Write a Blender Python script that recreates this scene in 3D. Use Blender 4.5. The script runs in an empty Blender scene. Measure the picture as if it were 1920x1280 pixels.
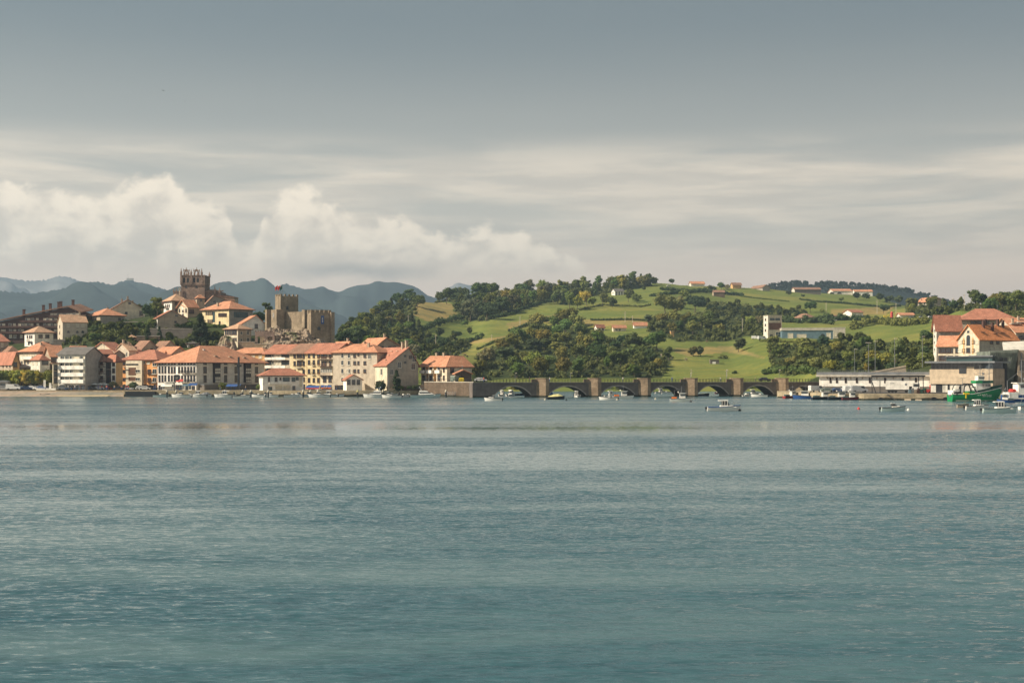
import bpy, math, random
import numpy as np
from mathutils import Vector, Matrix
R = math.radians
random.seed(7); rng = np.random.default_rng(7)
sc = bpy.context.scene
COL = sc.collection

# ------------------------------------------------------------------ camera
F = 2600.0            # focal length in pixels of the 1920 px wide photograph
H = 7.5               # eye height above the water
HY = 703.0            # picture row of the horizon
cam = bpy.data.cameras.new('camera'); cam.sensor_width = 36; cam.lens = F*36/1920
cam.shift_y = (HY-640)/1920; cam.clip_start = 0.5; cam.clip_end = 60000
camo = bpy.data.objects.new('camera', cam); COL.objects.link(camo)
camo.location = (0, 0, H); camo.rotation_euler = (R(90), 0, 0); sc.camera = camo

sc.view_settings.view_transform = 'Standard'; sc.view_settings.look = 'None'
sc.view_settings.gamma = 1; sc.view_settings.use_curve_mapping = False
sc.view_settings.exposure = 0.55

# ------------------------------------------------------------------ node helper
class NT:
    def __init__(s, tree): s.t = tree; s.n = tree.nodes; s.l = tree.links
    def new(s, kind, **kw):
        n = s.n.new(kind)
        for k, v in kw.items(): setattr(n, k, v)
        return n
    def put(s, sock, v):
        if v is None: return
        if hasattr(v, 'is_output') or isinstance(v, bpy.types.NodeSocket): s.l.new(v, sock)
        else:
            if isinstance(v, (tuple, list)) and len(v) == 3 and sock.type == 'RGBA': v = (*v, 1)
            sock.default_value = v
    def m(s, op, a, b=None, c=None, clamp=False):
        n = s.new('ShaderNodeMath', operation=op); n.use_clamp = clamp
        for i, v in enumerate((a, b, c)): s.put(n.inputs[i], v)
        return n.outputs[0]
    def vm(s, op, a, b=None):
        n = s.new('ShaderNodeVectorMath', operation=op)
        s.put(n.inputs[0], a); s.put(n.inputs[1], b)
        return n.outputs[0]
    def comb(s, x, y, z=0.0):
        n = s.new('ShaderNodeCombineXYZ')
        for i, v in enumerate((x, y, z)): s.put(n.inputs[i], v)
        return n.outputs[0]
    def sep(s, v):
        n = s.new('ShaderNodeSeparateXYZ'); s.put(n.inputs[0], v); return n.outputs
    def noise(s, v, scale, detail=3, rough=.5, dist=0.0, dim='3D', out=0):
        n = s.new('ShaderNodeTexNoise'); n.noise_dimensions = dim
        s.put(n.inputs['Vector'], v); n.inputs['Scale'].default_value = scale
        n.inputs['Detail'].default_value = detail; n.inputs['Roughness'].default_value = rough
        n.inputs['Distortion'].default_value = dist
        return n.outputs[out]
    def ss(s, v, a, b, lo=0.0, hi=1.0, kind='SMOOTHSTEP'):
        n = s.new('ShaderNodeMapRange', interpolation_type=kind)
        for i, q in enumerate((v, a, b, lo, hi)): s.put(n.inputs[i], q)
        return n.outputs[0]
    def mix(s, f, a, b, mode='MIX'):
        n = s.new('ShaderNodeMix', data_type='RGBA', blend_type=mode)
        s.put(n.inputs[0], f); s.put(n.inputs[6], a); s.put(n.inputs[7], b)
        return n.outputs[2]
    def mapping(s, v, scale=(1,1,1), rot=(0,0,0), loc=(0,0,0)):
        n = s.new('ShaderNodeMapping'); s.put(n.inputs[0], v)
        n.inputs[1].default_value = loc; n.inputs[2].default_value = rot; n.inputs[3].default_value = scale
        return n.outputs[0]
    def curve(s, v, pts):
        n = s.new('ShaderNodeFloatCurve'); c = n.mapping.curves[0]
        c.points[0].location = pts[0]; c.points[1].location = pts[-1]
        for p in pts[1:-1]: c.points.new(*p)
        n.mapping.update(); s.put(n.inputs['Value'], v); return n.outputs[0]

# ------------------------------------------------------------------ sun and sky
SUN_EL = 36.0
sun_h = Vector((-.965, -.26, 0)).normalized()
to_sun = Vector((sun_h.x*math.cos(R(SUN_EL)), sun_h.y*math.cos(R(SUN_EL)), math.sin(R(SUN_EL))))
sl = bpy.data.lights.new('sun', 'SUN'); sl.energy = 5.0; sl.angle = R(.53); sl.color = (1.0, .87, .69)
so = bpy.data.objects.new('sun', sl); COL.objects.link(so)
so.rotation_euler = to_sun.to_track_quat('Z', 'Y').to_euler(); so.location = (-300, 100, 400)

world = bpy.data.worlds.new('World'); sc.world = world; world.use_nodes = True
w = NT(world.node_tree); w.n.clear()
WS = 0.064
sky = w.new('ShaderNodeTexSky'); sky.sky_type = 'NISHITA'; sky.sun_disc = False
sky.sun_elevation = R(SUN_EL); sky.sun_rotation = math.atan2(to_sun.x, to_sun.y)
sky.air_density = 1.0; sky.dust_density = 2.0; sky.ozone_density = 1.0
d = w.new('ShaderNodeTexCoord').outputs['Generated']
dx, dy, dz = w.sep(d)
az = w.m('MULTIPLY', w.m('ARCTAN2', dx, dy), 57.2958)
el = w.m('MULTIPLY', w.m('ARCSINE', dz), 57.2958)
P = w.comb(az, el, 0.0)
# clear-sky part: the physical sky, greyed by a thin high veil
base = w.mix(1.0, sky.outputs[0], (.60, .68, .66), 'MULTIPLY')
veil_n = w.noise(w.mapping(P, (.035, .22, 1)), 1.0, 4, .55)
veil = w.m('MULTIPLY', w.ss(el, 60, 0, .55, .88), w.ss(veil_n, .2, .8, .9, 1.05))
veil_c = w.mix(w.ss(el, 5, 15), (8.6, 7.9, 6.6), (2.5, 2.85, 2.95))
c = w.mix(veil, base, veil_c)
# low stratus sheets
n1 = w.noise(w.mapping(P, (.10, .85, 1)), 1.0, 5, .55, .6)
n2 = w.noise(w.mapping(P, (.028, .50, 1), loc=(3, 7, 0)), 1.0, 4, .5)
sheet = w.m('MULTIPLY', w.ss(w.m('ADD', w.m('MULTIPLY', n1, .55), w.m('MULTIPLY', n2, .45)), .34, .56), w.ss(el, 10.4, 8.0))
sheet = w.m('MAXIMUM', w.m('MULTIPLY', sheet, .92), w.ss(el, 8.0, 3.6, 0, .95))
sheet = w.m('MULTIPLY', sheet, w.ss(el, 10.4, 9.2))
n3 = w.noise(w.mapping(P, (.16, 1.3, 1), loc=(11, 2, 0)), 1.0, 5, .6)
sheet_c = w.mix(w.ss(n3, .35, .65), (8.8, 7.7, 6.3), (11.6, 9.9, 7.8))
sheet_c = w.mix(w.ss(el, 6.0, 2.8), sheet_c, (17.0, 12.6, 9.3))
c = w.mix(sheet, c, sheet_c)
# cumulus banks
t = w.m('DIVIDE', w.m('ADD', az, 23.0), 30.0, clamp=True)
def AZ(px): return (math.degrees(math.atan((px-960)/F))+23)/30
def EL(py): return math.degrees(math.atan((HY-py)/F))/10
env = w.m('MULTIPLY', w.curve(t, [(0, .74), (AZ(60), EL(352)), (AZ(170), EL(375)), (AZ(285), EL(338)), (AZ(350), EL(370)), (AZ(420), EL(385)), (AZ(465), EL(470)),
      (AZ(500), EL(385)), (AZ(560), EL(358)), (AZ(650), EL(385)), (AZ(750), EL(402)), (AZ(850), EL(430)), (AZ(950), EL(418)), (AZ(1020), EL(450)), (AZ(1100), EL(490)), (1, .20)]), 10.0)
nc = w.noise(w.mapping(P, (.62, .85, 1)), 1.0, 7, .55, .35)
nc2 = w.noise(w.mapping(P, (1.5, 1.9, 1), loc=(5, 5, 0)), 1.0, 6, .6, .2)
dens = w.m('ADD', w.m('SUBTRACT', env, el), w.m('MULTIPLY', w.m('SUBTRACT', w.m('ADD', w.m('MULTIPLY', nc, .8), w.m('MULTIPLY', nc2, .2)), .52), 3.6))
cum = w.m('MULTIPLY', w.ss(dens, -.12, .50), w.ss(el, 3.4, 5.3))
nl = w.noise(w.mapping(P, (.62, .85, 1), loc=(.28, -.35, 0)), 1.0, 7, .55, .35)
lit = w.m('ADD', w.m('MULTIPLY', w.m('SUBTRACT', nc, nl), 2.6), w.ss(dens, 3.2, 0.0, -.12, .50))
lit = w.m('ADD', lit, w.m('MULTIPLY', w.m('SUBTRACT', nc2, .5), .9))
cum_c = w.mix(w.ss(lit, -.35, .75), (10.2, 8.7, 7.0), (15.2, 12.9, 10.0))
c = w.mix(w.m('MULTIPLY', cum, .9), c, cum_c)
# a flat grey base under the right-hand bank
gb = w.m('MULTIPLY', w.ss(w.m('ABSOLUTE', w.m('SUBTRACT', el, w.m('ADD', 4.25, w.m('MULTIPLY', w.m('SUBTRACT', nc, .5), .9)))), .55, 0),
         w.ss(w.m('ABSOLUTE', w.m('SUBTRACT', az, -6.3)), 4.5, .8))
c = w.mix(w.m('MULTIPLY', gb, .5), c, (3.4, 3.35, 3.1))
bg = w.new('ShaderNodeBackground'); w.l.new(c, bg.inputs[0]); bg.inputs[1].default_value = WS
wo = w.new('ShaderNodeOutputWorld'); w.l.new(bg.outputs[0], wo.inputs[0])

# ------------------------------------------------------------------ geometry helpers
def at(px, py, Y): return Vector(((px-960)/F*Y, Y, H+(HY-py)/F*Y))
def zz(Y, py): return H+(HY-py)/F*Y
def wY(py, z=0.0): return (H-z)*F/(py-HY)

def prop(o, label=None, cat=None, group=None, kind=None):
    if label: o['label'] = label
    if cat: o['category'] = cat
    if group: o['group'] = group
    if kind: o['kind'] = kind
    return o
def empty(name, loc=(0,0,0), rz=0.0, label=None, cat=None, group=None):
    o = bpy.data.objects.new(name, None); COL.objects.link(o)
    o.location = loc; o.rotation_euler = (0, 0, rz); o.empty_display_size = .2
    return prop(o, label, cat, group)
def link(name, me, parent=None, loc=(0,0,0), rz=0.0, scale=None):
    o = bpy.data.objects.new(name, me); COL.objects.link(o)
    o.location = loc; o.rotation_euler = (0, 0, rz)
    if scale is not None: o.scale = scale if hasattr(scale, '__len__') else (scale,)*3
    if parent: o.parent = parent
    return o
class MB:
    def __init__(s): s.v = []; s.f = []; s.mi = []
    def add(s, vs, fs, mi=0):
        b = len(s.v); s.v += [tuple(v) for v in vs]
        for f in fs: s.f.append(tuple(b+i for i in f)); s.mi.append(mi)
        return s
    def box(s, x0, y0, z0, x1, y1, z1, mi=0):
        return s.add([(x0,y0,z0),(x1,y0,z0),(x1,y1,z0),(x0,y1,z0),(x0,y0,z1),(x1,y0,z1),(x1,y1,z1),(x0,y1,z1)],
              [(0,3,2,1),(4,5,6,7),(0,1,5,4),(1,2,6,5),(2,3,7,6),(3,0,4,7)], mi)
    def loft(s, rings, mi=0, cap=True, closed=True):
        n = len(rings[0]); vs = [p for r in rings for p in r]; fs = []
        for k in range(len(rings)-1):
            for i in range(n if closed else n-1):
                j = (i+1) % n; fs.append((k*n+i, k*n+j, (k+1)*n+j, (k+1)*n+i))
        if cap: fs.append(tuple(range(n-1, -1, -1))); fs.append(tuple((len(rings)-1)*n+i for i in range(n)))
        return s.add(vs, fs, mi)
    def prism(s, poly, z0, z1, mi=0):
        return s.loft([[(x, y, z0) for x, y in poly], [(x, y, z1) for x, y in poly]], mi)
    def slab(s, poly, th, mi=0, d=(0,0,-1)):
        """a 3-D polygon given a thickness along d"""
        lo = [tuple(Vector(p)+Vector(d)*th) for p in poly]
        return s.loft([lo, [tuple(p) for p in poly]], mi)
    def cyl(s, p0, p1, r0, r1=None, n=8, mi=0):
        p0 = Vector(p0); p1 = Vector(p1); r1 = r0 if r1 is None else r1
        q = (p1-p0).to_track_quat('Z', 'Y')
        ring = lambda p, r: [tuple(p+q @ Vector((r*math.cos(2*math.pi*i/n), r*math.sin(2*math.pi*i/n), 0))) for i in range(n)]
        return s.loft([ring(p0, r0), ring(p1, r1)], mi)
    def tube(s, pts, r, n=6, mi=0):
        for a, b in zip(pts[:-1], pts[1:]): s.cyl(a, b, r, r, n, mi)
        return s
    def ball(s, c, r, sc=(1,1,1), n=8, m=5, mi=0):
        rings = []
        for k in range(1, m):
            a = math.pi*k/m
            rings.append([(c[0]+r*sc[0]*math.sin(a)*math.cos(2*math.pi*i/n), c[1]+r*sc[1]*math.sin(a)*math.sin(2*math.pi*i/n), c[2]-r*sc[2]*math.cos(a)) for i in range(n)])
        return s.loft(rings, mi)
    def mesh(s, name, mats, smooth=False):
        me = bpy.data.meshes.new(name); me.from_pydata(s.v, [], s.f)
        for m in (mats if isinstance(mats, (list, tuple)) else [mats]): me.materials.append(m)
        me.polygons.foreach_set('material_index', s.mi)
        if smooth: me.polygons.foreach_set('use_smooth', [True]*len(s.f))
        me.update(); return me
    def build(s, name, mats, parent=None, loc=(0,0,0), rz=0.0, smooth=False):
        return link(name, s.mesh(name, mats, smooth), parent, loc, rz)

# ------------------------------------------------------------------ materials
def mat(name, col, rough=.85, var=.18, scale=.6, bump=0.0, metal=0.0, spec=.3, stain=0.0, fine=0.0):
    m = bpy.data.materials.new(name); m.use_nodes = True; t = NT(m.node_tree)
    b = t.n['Principled BSDF']; tc = t.new('ShaderNodeTexCoord').outputs['Object']
    n = t.noise(tc, scale, 5, .6)
    c = t.mix(t.ss(n, .3, .7), tuple(x*(1-var) for x in col), tuple(min(1, x*(1+var)) for x in col))
    if stain:
        n2 = t.noise(t.mapping(tc, (1.1, 1.1, .16)), 1.0, 4, .6)
        c = t.mix(t.m('MULTIPLY', t.ss(n2, .5, .72), stain*.6), c, tuple(x*.5 for x in col))
    if fine:
        n3 = t.noise(tc, 4.0, 3, .7)
        c = t.mix(t.m('MULTIPLY', t.ss(n3, .45, .7), fine), c, tuple(x*.45 for x in col))
    t.put(b.inputs['Base Color'], c); b.inputs['Roughness'].default_value = rough
    b.inputs['Metallic'].default_value = metal; b.inputs['Specular IOR Level'].default_value = spec
    if bump:
        bn = t.new('ShaderNodeBump'); bn.inputs['Strength'].default_value = bump; bn.inputs['Distance'].default_value = .1
        t.put(bn.inputs['Height'], t.noise(tc, 3.0, 4, .6)); t.put(b.inputs['Normal'], bn.outputs[0])
    return m
def roofmat(name, col, var=.22):
    m = bpy.data.materials.new(name); m.use_nodes = True; t = NT(m.node_tree)
    b = t.n['Principled BSDF']; tc = t.new('ShaderNodeTexCoord').outputs['Object']
    n = t.noise(tc, .35, 5, .65); n2 = t.noise(tc, 2.6, 3, .7); n3 = t.noise(tc, 1.0, 2, .5)
    c = t.mix(t.ss(n, .3, .7), tuple(x*(1-var) for x in col), tuple(x*(1+var) for x in col))
    c = t.mix(t.m('MULTIPLY', t.ss(n2, .42, .66), .75), c, tuple(x*.5 for x in col))
    c = t.mix(t.m('MULTIPLY', t.ss(n3, .58, .72), .35), c, (col[0]*1.05, col[1]*1.6, col[2]*1.7))
    # rows of curved tiles: fine relief
    ww = t.new('ShaderNodeTexWave'); ww.inputs['Scale'].default_value = 2.2; t.put(ww.inputs['Vector'], tc)
    bn = t.new('ShaderNodeBump'); bn.inputs['Strength'].default_value = .35; bn.inputs['Distance'].default_value = .08
    t.put(bn.inputs['Height'], ww.outputs['Fac']); t.put(b.inputs['Normal'], bn.outputs[0])
    t.put(b.inputs['Base Color'], c); b.inputs['Roughness'].default_value = .9; b.inputs['Specular IOR Level'].default_value = .2
    return m
def stonemat(name, col, sx=.9, var=.35):
    m = bpy.data.materials.new(name); m.use_nodes = True; t = NT(m.node_tree)
    b = t.n['Principled BSDF']; tc = t.new('ShaderNodeTexCoord').outputs['Object']
    n = t.noise(tc, .25, 5, .65); v = t.new('ShaderNodeTexVoronoi'); v.inputs['Scale'].default_value = 1.6; t.put(v.inputs['Vector'], t.mapping(tc, (1, 1, 1.7)))
    c = t.mix(t.ss(n, .3, .7), tuple(x*(1-var) for x in col), tuple(x*(1+var*.6) for x in col))
    vc = t.sep(v.outputs['Color'])[0]
    c = t.mix(t.m('MULTIPLY', t.ss(vc, .1, 1.0), .45), c, tuple(x*.45 for x in col))
    n2 = t.noise(t.mapping(tc, (.8, .8, .12)), 1.0, 4, .6)
    c = t.mix(t.m('MULTIPLY', t.ss(n2, .52, .75), .55), c, (col[0]*.3, col[1]*.34, col[2]*.36))
    t.put(b.inputs['Base Color'], c); b.inputs['Roughness'].default_value = .95; b.inputs['Specular IOR Level'].default_value = .15
    bn = t.new('ShaderNodeBump'); bn.inputs['Strength'].default_value = .3; bn.inputs['Distance'].default_value = .1
    t.put(bn.inputs['Height'], v.outputs['Distance']); t.put(b.inputs['Normal'], bn.outputs[0])
    return m
M = {}
M['white'] = mat('white_render', (.82, .79, .72), stain=.25)
M['offwhite'] = mat('off_white_render', (.66, .62, .54), stain=.35)
M['cream'] = mat('cream_render', (.66, .58, .44), stain=.3)
M['yellow'] = mat('yellow_render', (.68, .56, .34), stain=.25)
M['beige'] = mat('beige_render', (.54, .47, .37), stain=.35)
M['tan'] = mat('tan_render', (.42, .34, .25), stain=.45)
M['orange'] = mat('orange_render', (.74, .36, .14), stain=.15)
M['orange2'] = mat('ochre_render', (.62, .38, .17), stain=.2)
M['grey'] = mat('grey_render', (.36, .32, .28), stain=.4)
M['greyplaster'] = mat('weathered_plaster', (.42, .37, .30), stain=.75, fine=.35)
M['brown'] = mat('brown_brick', (.10, .055, .045))
M['concrete'] = mat('pale_concrete', (.48, .44, .37), stain=.35)
M['darkconcrete'] = mat('dark_concrete', (.17, .15, .13), stain=.5)
M['lonja'] = mat('travertine_panel', (.62, .50, .36), stain=.12)
M['glass'] = mat('window_glass', (.035, .045, .055), rough=.15, spec=.6, var=.3)
M['teal'] = mat('teal_glass', (.03, .075, .08), rough=.2, spec=.6)
M['frame_w'] = mat('white_window_frame', (.7, .67, .58))
M['frame_b'] = mat('brown_window_frame', (.11, .06, .045))
M['shut'] = mat('cream_blind', (.62, .56, .44))
M['shutb'] = mat('brown_shutter', (.16, .08, .05))
M['wood'] = mat('dark_wood', (.045, .028, .028))
M['metal'] = mat('grey_metal', (.24, .25, .26), rough=.5, metal=.4)
M['dark'] = mat('dark_metal', (.03, .032, .036), rough=.5)
M['greenmetal'] = mat('grey_green_cladding', (.16, .18, .15), rough=.55, var=.3, stain=.4)
M['tealpanel'] = mat('teal_cladding', (.12, .19, .23))
M['roof_a'] = roofmat('orange_tiles', (.62, .295, .175))
M['roof_b'] = roofmat('red_tiles', (.47, .205, .135))
M['roof_c'] = roofmat('brown_tiles', (.33, .19, .13))
M['roof_d'] = roofmat('pale_tiles', (.58, .36, .23))
M['roof_o'] = roofmat('bright_orange_tiles', (.80, .31, .13), .12)
M['roof_e'] = mat('slate_sheet_roof', (.15, .14, .13))
M['eave'] = mat('eave_timber', (.14, .06, .04))
M['stone'] = stonemat('castle_stone', (.36, .285, .20))
M['stone_ch'] = stonemat('church_stone', (.30, .225, .185))
M['stone_p'] = stonemat('pier_stone', (.36, .265, .18))
M['stone_w'] = stonemat('retaining_stone', (.17, .125, .09))
M['stone_q'] = stonemat('quay_stone', (.44, .36, .24))
M['stone_b'] = mat('bridge_concrete', (.16, .135, .12), stain=.5)
M['hullw'] = mat('white_gelcoat', (.78, .76, .70), rough=.3, var=.06, spec=.5)
M['hullp'] = mat('pale_green_gelcoat', (.52, .62, .58), rough=.35, var=.06)
M['hullg'] = mat('green_hull_paint', (.012, .24, .085), rough=.4, var=.12, stain=.15)
M['hulldg'] = mat('dark_green_paint', (.01, .07, .05), rough=.4)
M['hullb'] = mat('blue_hull_paint', (.03, .09, .26), rough=.4, var=.12)
M['hulln'] = mat('navy_hull_paint', (.015, .02, .035), rough=.4)
M['hullr'] = mat('red_hull_paint', (.24, .03, .03), rough=.45)
M['hullm'] = mat('maroon_hull_paint', (.14, .025, .035), rough=.45)
M['canvas_b'] = mat('blue_canvas', (.04, .10, .28))
M['canvas_y'] = mat('yellow_canvas', (.62, .56, .25))
M['canvas_r'] = mat('red_canvas', (.55, .08, .07))
M['rubber'] = mat('black_rubber', (.02, .02, .02))
M['redp'] = mat('red_paint', (.6, .06, .05)); M['yel'] = mat('yellow_paint', (.75, .55, .03)); M['orangep'] = mat('orange_paint', (.8, .2, .03))
M['sand'] = mat('sand_and_gravel', (.46, .36, .22), fine=.4, bump=.4)
M['asphalt'] = mat('worn_asphalt', (.09, .085, .08))
M['skin'] = mat('skin', (.5, .3, .2)); M['bark'] = mat('bark', (.12, .09, .065), bump=.5)
M['weed'] = mat('tide_weed', (.035, .035, .022), fine=.4)
M['haywall'] = mat('dry_stone', (.30, .25, .19), fine=.4)
def leafmat(name, k=1.0):
    m = bpy.data.materials.new(name); m.use_nodes = True; t = NT(m.node_tree)
    b = t.n['Principled BSDF']; oi = t.new('ShaderNodeObjectInfo'); tc = t.new('ShaderNodeTexCoord').outputs['Object']
    n = t.noise(tc, 5.0, 4, .7); n2 = t.noise(t.vm('ADD', tc, oi.outputs['Location']), 22.0, 2, .6)
    c0 = oi.outputs['Color']
    c = t.mix(t.ss(n, .3, .72), t.mix(1.0, c0, (.62, .66, .75), 'MULTIPLY'), t.mix(1.0, c0, (1.35, 1.22, .9), 'MULTIPLY'))
    c = t.mix(t.ss(n2, .35, .75, 0, .5), c, t.mix(1.0, c, (1.6, 1.45, 1.1), 'MULTIPLY'))
    c = t.mix(t.m('MULTIPLY', oi.outputs['Random'], .45), c, t.mix(1.0, c, (1.4, 1.15, .8), 'MULTIPLY'))
    t.put(b.inputs['Base Color'], c); b.inputs['Roughness'].default_value = .75; b.inputs['Specular IOR Level'].default_value = .12
    tr = t.new('ShaderNodeBsdfTranslucent'); t.put(tr.inputs[0], t.mix(1.0, c, (1.2, 1.3, .5), 'MULTIPLY'))
    mx = t.new('ShaderNodeMixShader'); mx.inputs[0].default_value = .22
    t.l.new(b.outputs[0], mx.inputs[1]); t.l.new(tr.outputs[0], mx.inputs[2]); t.l.new(mx.outputs[0], t.n['Material Output'].inputs[0])
    return m
M['leaf'] = leafmat('leaves')
# ------------------------------------------------------------------ water
def water_mat():
    m = bpy.data.materials.new('estuary_water'); m.use_nodes = True; t = NT(m.node_tree)
    b = t.n['Principled BSDF']; g = t.new('ShaderNodeNewGeometry').outputs['Position']
    x, y, z = t.sep(g)
    warp = t.noise(t.mapping(g, (.006, .02, 1)), 1.0, 4, .55)
    yw = t.m('ADD', y, t.m('MULTIPLY', t.m('SUBTRACT', warp, .5), 60.0))
    # wind patches: long streaks lying across the view, breaking into cat's paws
    gust = t.noise(t.mapping(g, (.010, .045, 1), rot=(0, 0, .06)), 1.0, 5, .6, .5)
    gust2 = t.noise(t.mapping(g, (.05, .22, 1), rot=(0, 0, -.05)), 1.0, 4, .6)
    gg = t.m('ADD', t.m('MULTIPLY', gust, .7), t.m('MULTIPLY', gust2, .3))
    gg = t.ss(gg, .40, .60)
    far = t.ss(yw, 215, 245)              # sheltered water under the far shore
    slick = t.ss(t.m('ABSOLUTE', t.m('SUBTRACT', t.m('ADD', y, t.m('MULTIPLY', t.m('SUBTRACT', warp, .5), 22.0)), 203)), 34, 4)
    rough_amt = t.m('MULTIPLY_ADD', gg, .95, .42)
    amp = t.m('MULTIPLY', rough_amt, t.m('MULTIPLY_ADD', far, .35, 1.0))
    amp = t.m('MULTIPLY', amp, t.m('SUBTRACT', 1.0, t.m('MULTIPLY', slick, .79)))
    # slopes of the ripples, several sizes
    def slopes(sc_, det, rot, loc):
        c = t.noise(t.mapping(g, (sc_*.40, sc_, 1), rot=(0, 0, rot), loc=loc), 1.0, det, .55, .4, out=1)
        return t.vm('SUBTRACT', c, (.5, .5, .5))
    s1 = slopes(.55, 3, .15, (0, 0, 0)); s2 = slopes(1.9, 3, -.2, (9, 4, 2)); s3 = slopes(6.0, 2, .1, (3, 8, 5))
    def sc(v, k): n = t.new('ShaderNodeVectorMath', operation='SCALE'); t.put(n.inputs[0], v); t.put(n.inputs['Scale'], k); return n.outputs[0]
    s = t.vm('ADD', t.vm('ADD', sc(s1, .19), sc(s2, .85)), sc(s3, .62))
    s = sc(s, amp)
    sx, sy, _ = t.sep(s)
    nrm = t.vm('NORMALIZE', t.comb(t.m('MULTIPLY', sx, 1.0), t.m('SUBTRACT', -.012, t.m('ABSOLUTE', sy)), 1.0))
    t.put(b.inputs['Normal'], nrm)
    c = t.mix(gg, (.088, .158, .162), (.032, .092, .112))  # darker reflection of the windy patches put into the base colour as well
    t.put(b.inputs['Base Color'], c)
    b.inputs['Roughness'].default_value = .035; b.inputs['IOR'].default_value = 1.33; b.inputs['Specular IOR Level'].default_value = .5
    return m
M['water'] = water_mat()
g = MB(); g.add([(-2500, -300, 0), (2500, -300, 0), (2500, 1000, 0), (-2500, 1000, 0)], [(0, 1, 2, 3)])
prop(g.build('water', M['water']), 'calm blue-green estuary water with wind ripples across the whole foreground', kind='structure')

# ------------------------------------------------------------------ land
knots = {
 -300: [(482,-3),(494,1.9),(545,2.0),(600,zz(600,655)),(640,zz(640,640)),(720,zz(720,640)),(900,3),(1900,3)],
  20: [(482,-3),(494,1.9),(545,2.0),(590,zz(590,655)),(640,zz(640,640)),(720,zz(720,640)),(900,3),(1900,3)],
 110: [(482,-3),(494,1.9),(545,2.0),(572,zz(572,652)),(640,zz(640,632)),(720,zz(720,630)),(900,5),(1900,3)],
 200: [(482,-3),(494,1.9),(545,2.0),(566,zz(566,650)),(592,zz(592,616)),(650,zz(650,606)),(750,zz(750,606)),(950,3),(1900,3)],
 300: [(482,-3),(494,1.9),(545,2.0),(565,zz(565,652)),(590,zz(590,618)),(630,zz(630,592)),(700,zz(700,578)),(800,zz(800,580)),(1000,3),(1900,3)],
 370: [(482,-3),(494,1.9),(545,2.0),(562,zz(562,655)),(590,zz(590,622)),(620,zz(620,594)),(660,zz(660,570)),(740,zz(740,570)),(1000,3),(1900,3)],
 430: [(482,-3),(494,1.9),(540,2.0),(556,zz(556,656)),(585,zz(585,620)),(620,zz(620,602)),(680,zz(680,580)),(800,zz(800,590)),(1000,3),(1900,3)],
 490: [(482,-3),(494,1.9),(540,2.0),(553,zz(553,652)),(580,zz(580,624)),(640,zz(640,602)),(740,zz(740,606)),(1000,3),(1900,3)],
 550: [(482,-3),(494,1.9),(540,2.0),(552,zz(552,654)),(566,zz(566,622)),(620,zz(620,616)),(700,zz(700,620)),(1000,3),(1900,3)],
 610: [(482,-3),(494,1.9),(540,2.0),(556,zz(556,656)),(575,zz(575,640)),(640,zz(640,634)),(720,zz(720,630)),(1000,3),(1900,3)],
 660: [(482,-3),(494,1.9),(545,2.0),(600,zz(600,680)),(700,zz(700,652)),(820,zz(820,612)),(900,zz(900,608)),(1200,10),(1900,3)],
 720: [(482,-3),(494,1.9),(545,2.0),(600,zz(600,705)),(700,zz(700,675)),(900,zz(900,615)),(1000,zz(1000,580)),(1150,zz(1150,585)),(1500,20),(1900,10)],
 780: [(482,-3),(494,2.0),(545,2.2),(620,zz(620,706)),(900,zz(900,640)),(1100,zz(1100,562)),(1250,zz(1250,568)),(1700,30),(1900,20)],
 880: [(470,-3),(482,3.0),(545,3.0),(620,zz(620,708)),(900,zz(900,648)),(1250,zz(1250,558)),(1400,zz(1400,562)),(1900,60)],
 915: [(475,-2),(600,-2),(660,1),(690,zz(690,714)),(1250,zz(1250,554)),(1450,zz(1450,562)),(1900,60)],
}
for px_, pr, Yr in ((1000,552,1350),(1060,547,1400),(1120,540,1450),(1180,533,1500),(1240,529,1500),(1300,535,1500),(1370,542,1550),(1440,546,1600),(1500,549,1650)):
    knots[px_] = [(475,-2),(600,-2),(655,1),(685,zz(685,711)),(Yr,zz(Yr,pr)),(Yr+180,zz(Yr+180,pr+8)),(Yr+500,zz(Yr+500,pr+40))]
    if px_ == 1440: knots[px_] = [(475,-2),(600,-2),(655,1),(685,zz(685,709)),(800,zz(800,640)),(1150,zz(1150,592)),(1600,zz(1600,546)),(1900,zz(1900,556))]
    if px_ == 1500: knots[px_] = [(430,-2),(520,-2),(560,0),(660,zz(660,705)),(790,zz(790,636)),(900,zz(900,626)),(1150,zz(1150,590)),(1650,zz(1650,548)),(1900,zz(1900,556))]
knots[1545] = [(430,1.5),(490,1.6),(540,3),(690,zz(690,668)),(790,zz(790,637)),(870,zz(870,632)),(1150,zz(1150,592)),(1650,zz(1650,549)),(1900,zz(1900,558))]
knots[1600] = [(430,1.5),(490,1.6),(540,4),(690,zz(690,662)),(790,zz(790,637)),(870,zz(870,630)),(1150,zz(1150,592)),(1600,zz(1600,551)),(1900,zz(1900,560))]
knots[1660] = [(430,1.5),(490,1.6),(530,5),(690,zz(690,650)),(900,zz(900,615)),(1200,zz(1200,590)),(1600,zz(1600,556)),(1900,zz(1900,566))]
knots[1740] = [(430,1.5),(480,1.6),(520,zz(520,700)),(600,zz(600,655)),(900,zz(900,605)),(1200,zz(1200,574)),(1400,zz(1400,575)),(1900,30)]
knots[1800] = [(430,1.5),(480,2.0),(520,zz(520,682)),(600,zz(600,642)),(700,zz(700,612)),(900,zz(900,576)),(1050,zz(1050,580)),(1500,30),(1900,10)]
knots[1920] = [(430,1.5),(480,2.0),(520,zz(520,680)),(600,zz(600,640)),(700,zz(700,610)),(900,zz(900,574)),(1050,zz(1050,578)),(1500,30),(1900,10)]
knots[2250] = knots[1920]
PXS = np.arange(-300, 2251, 4.0)
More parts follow.
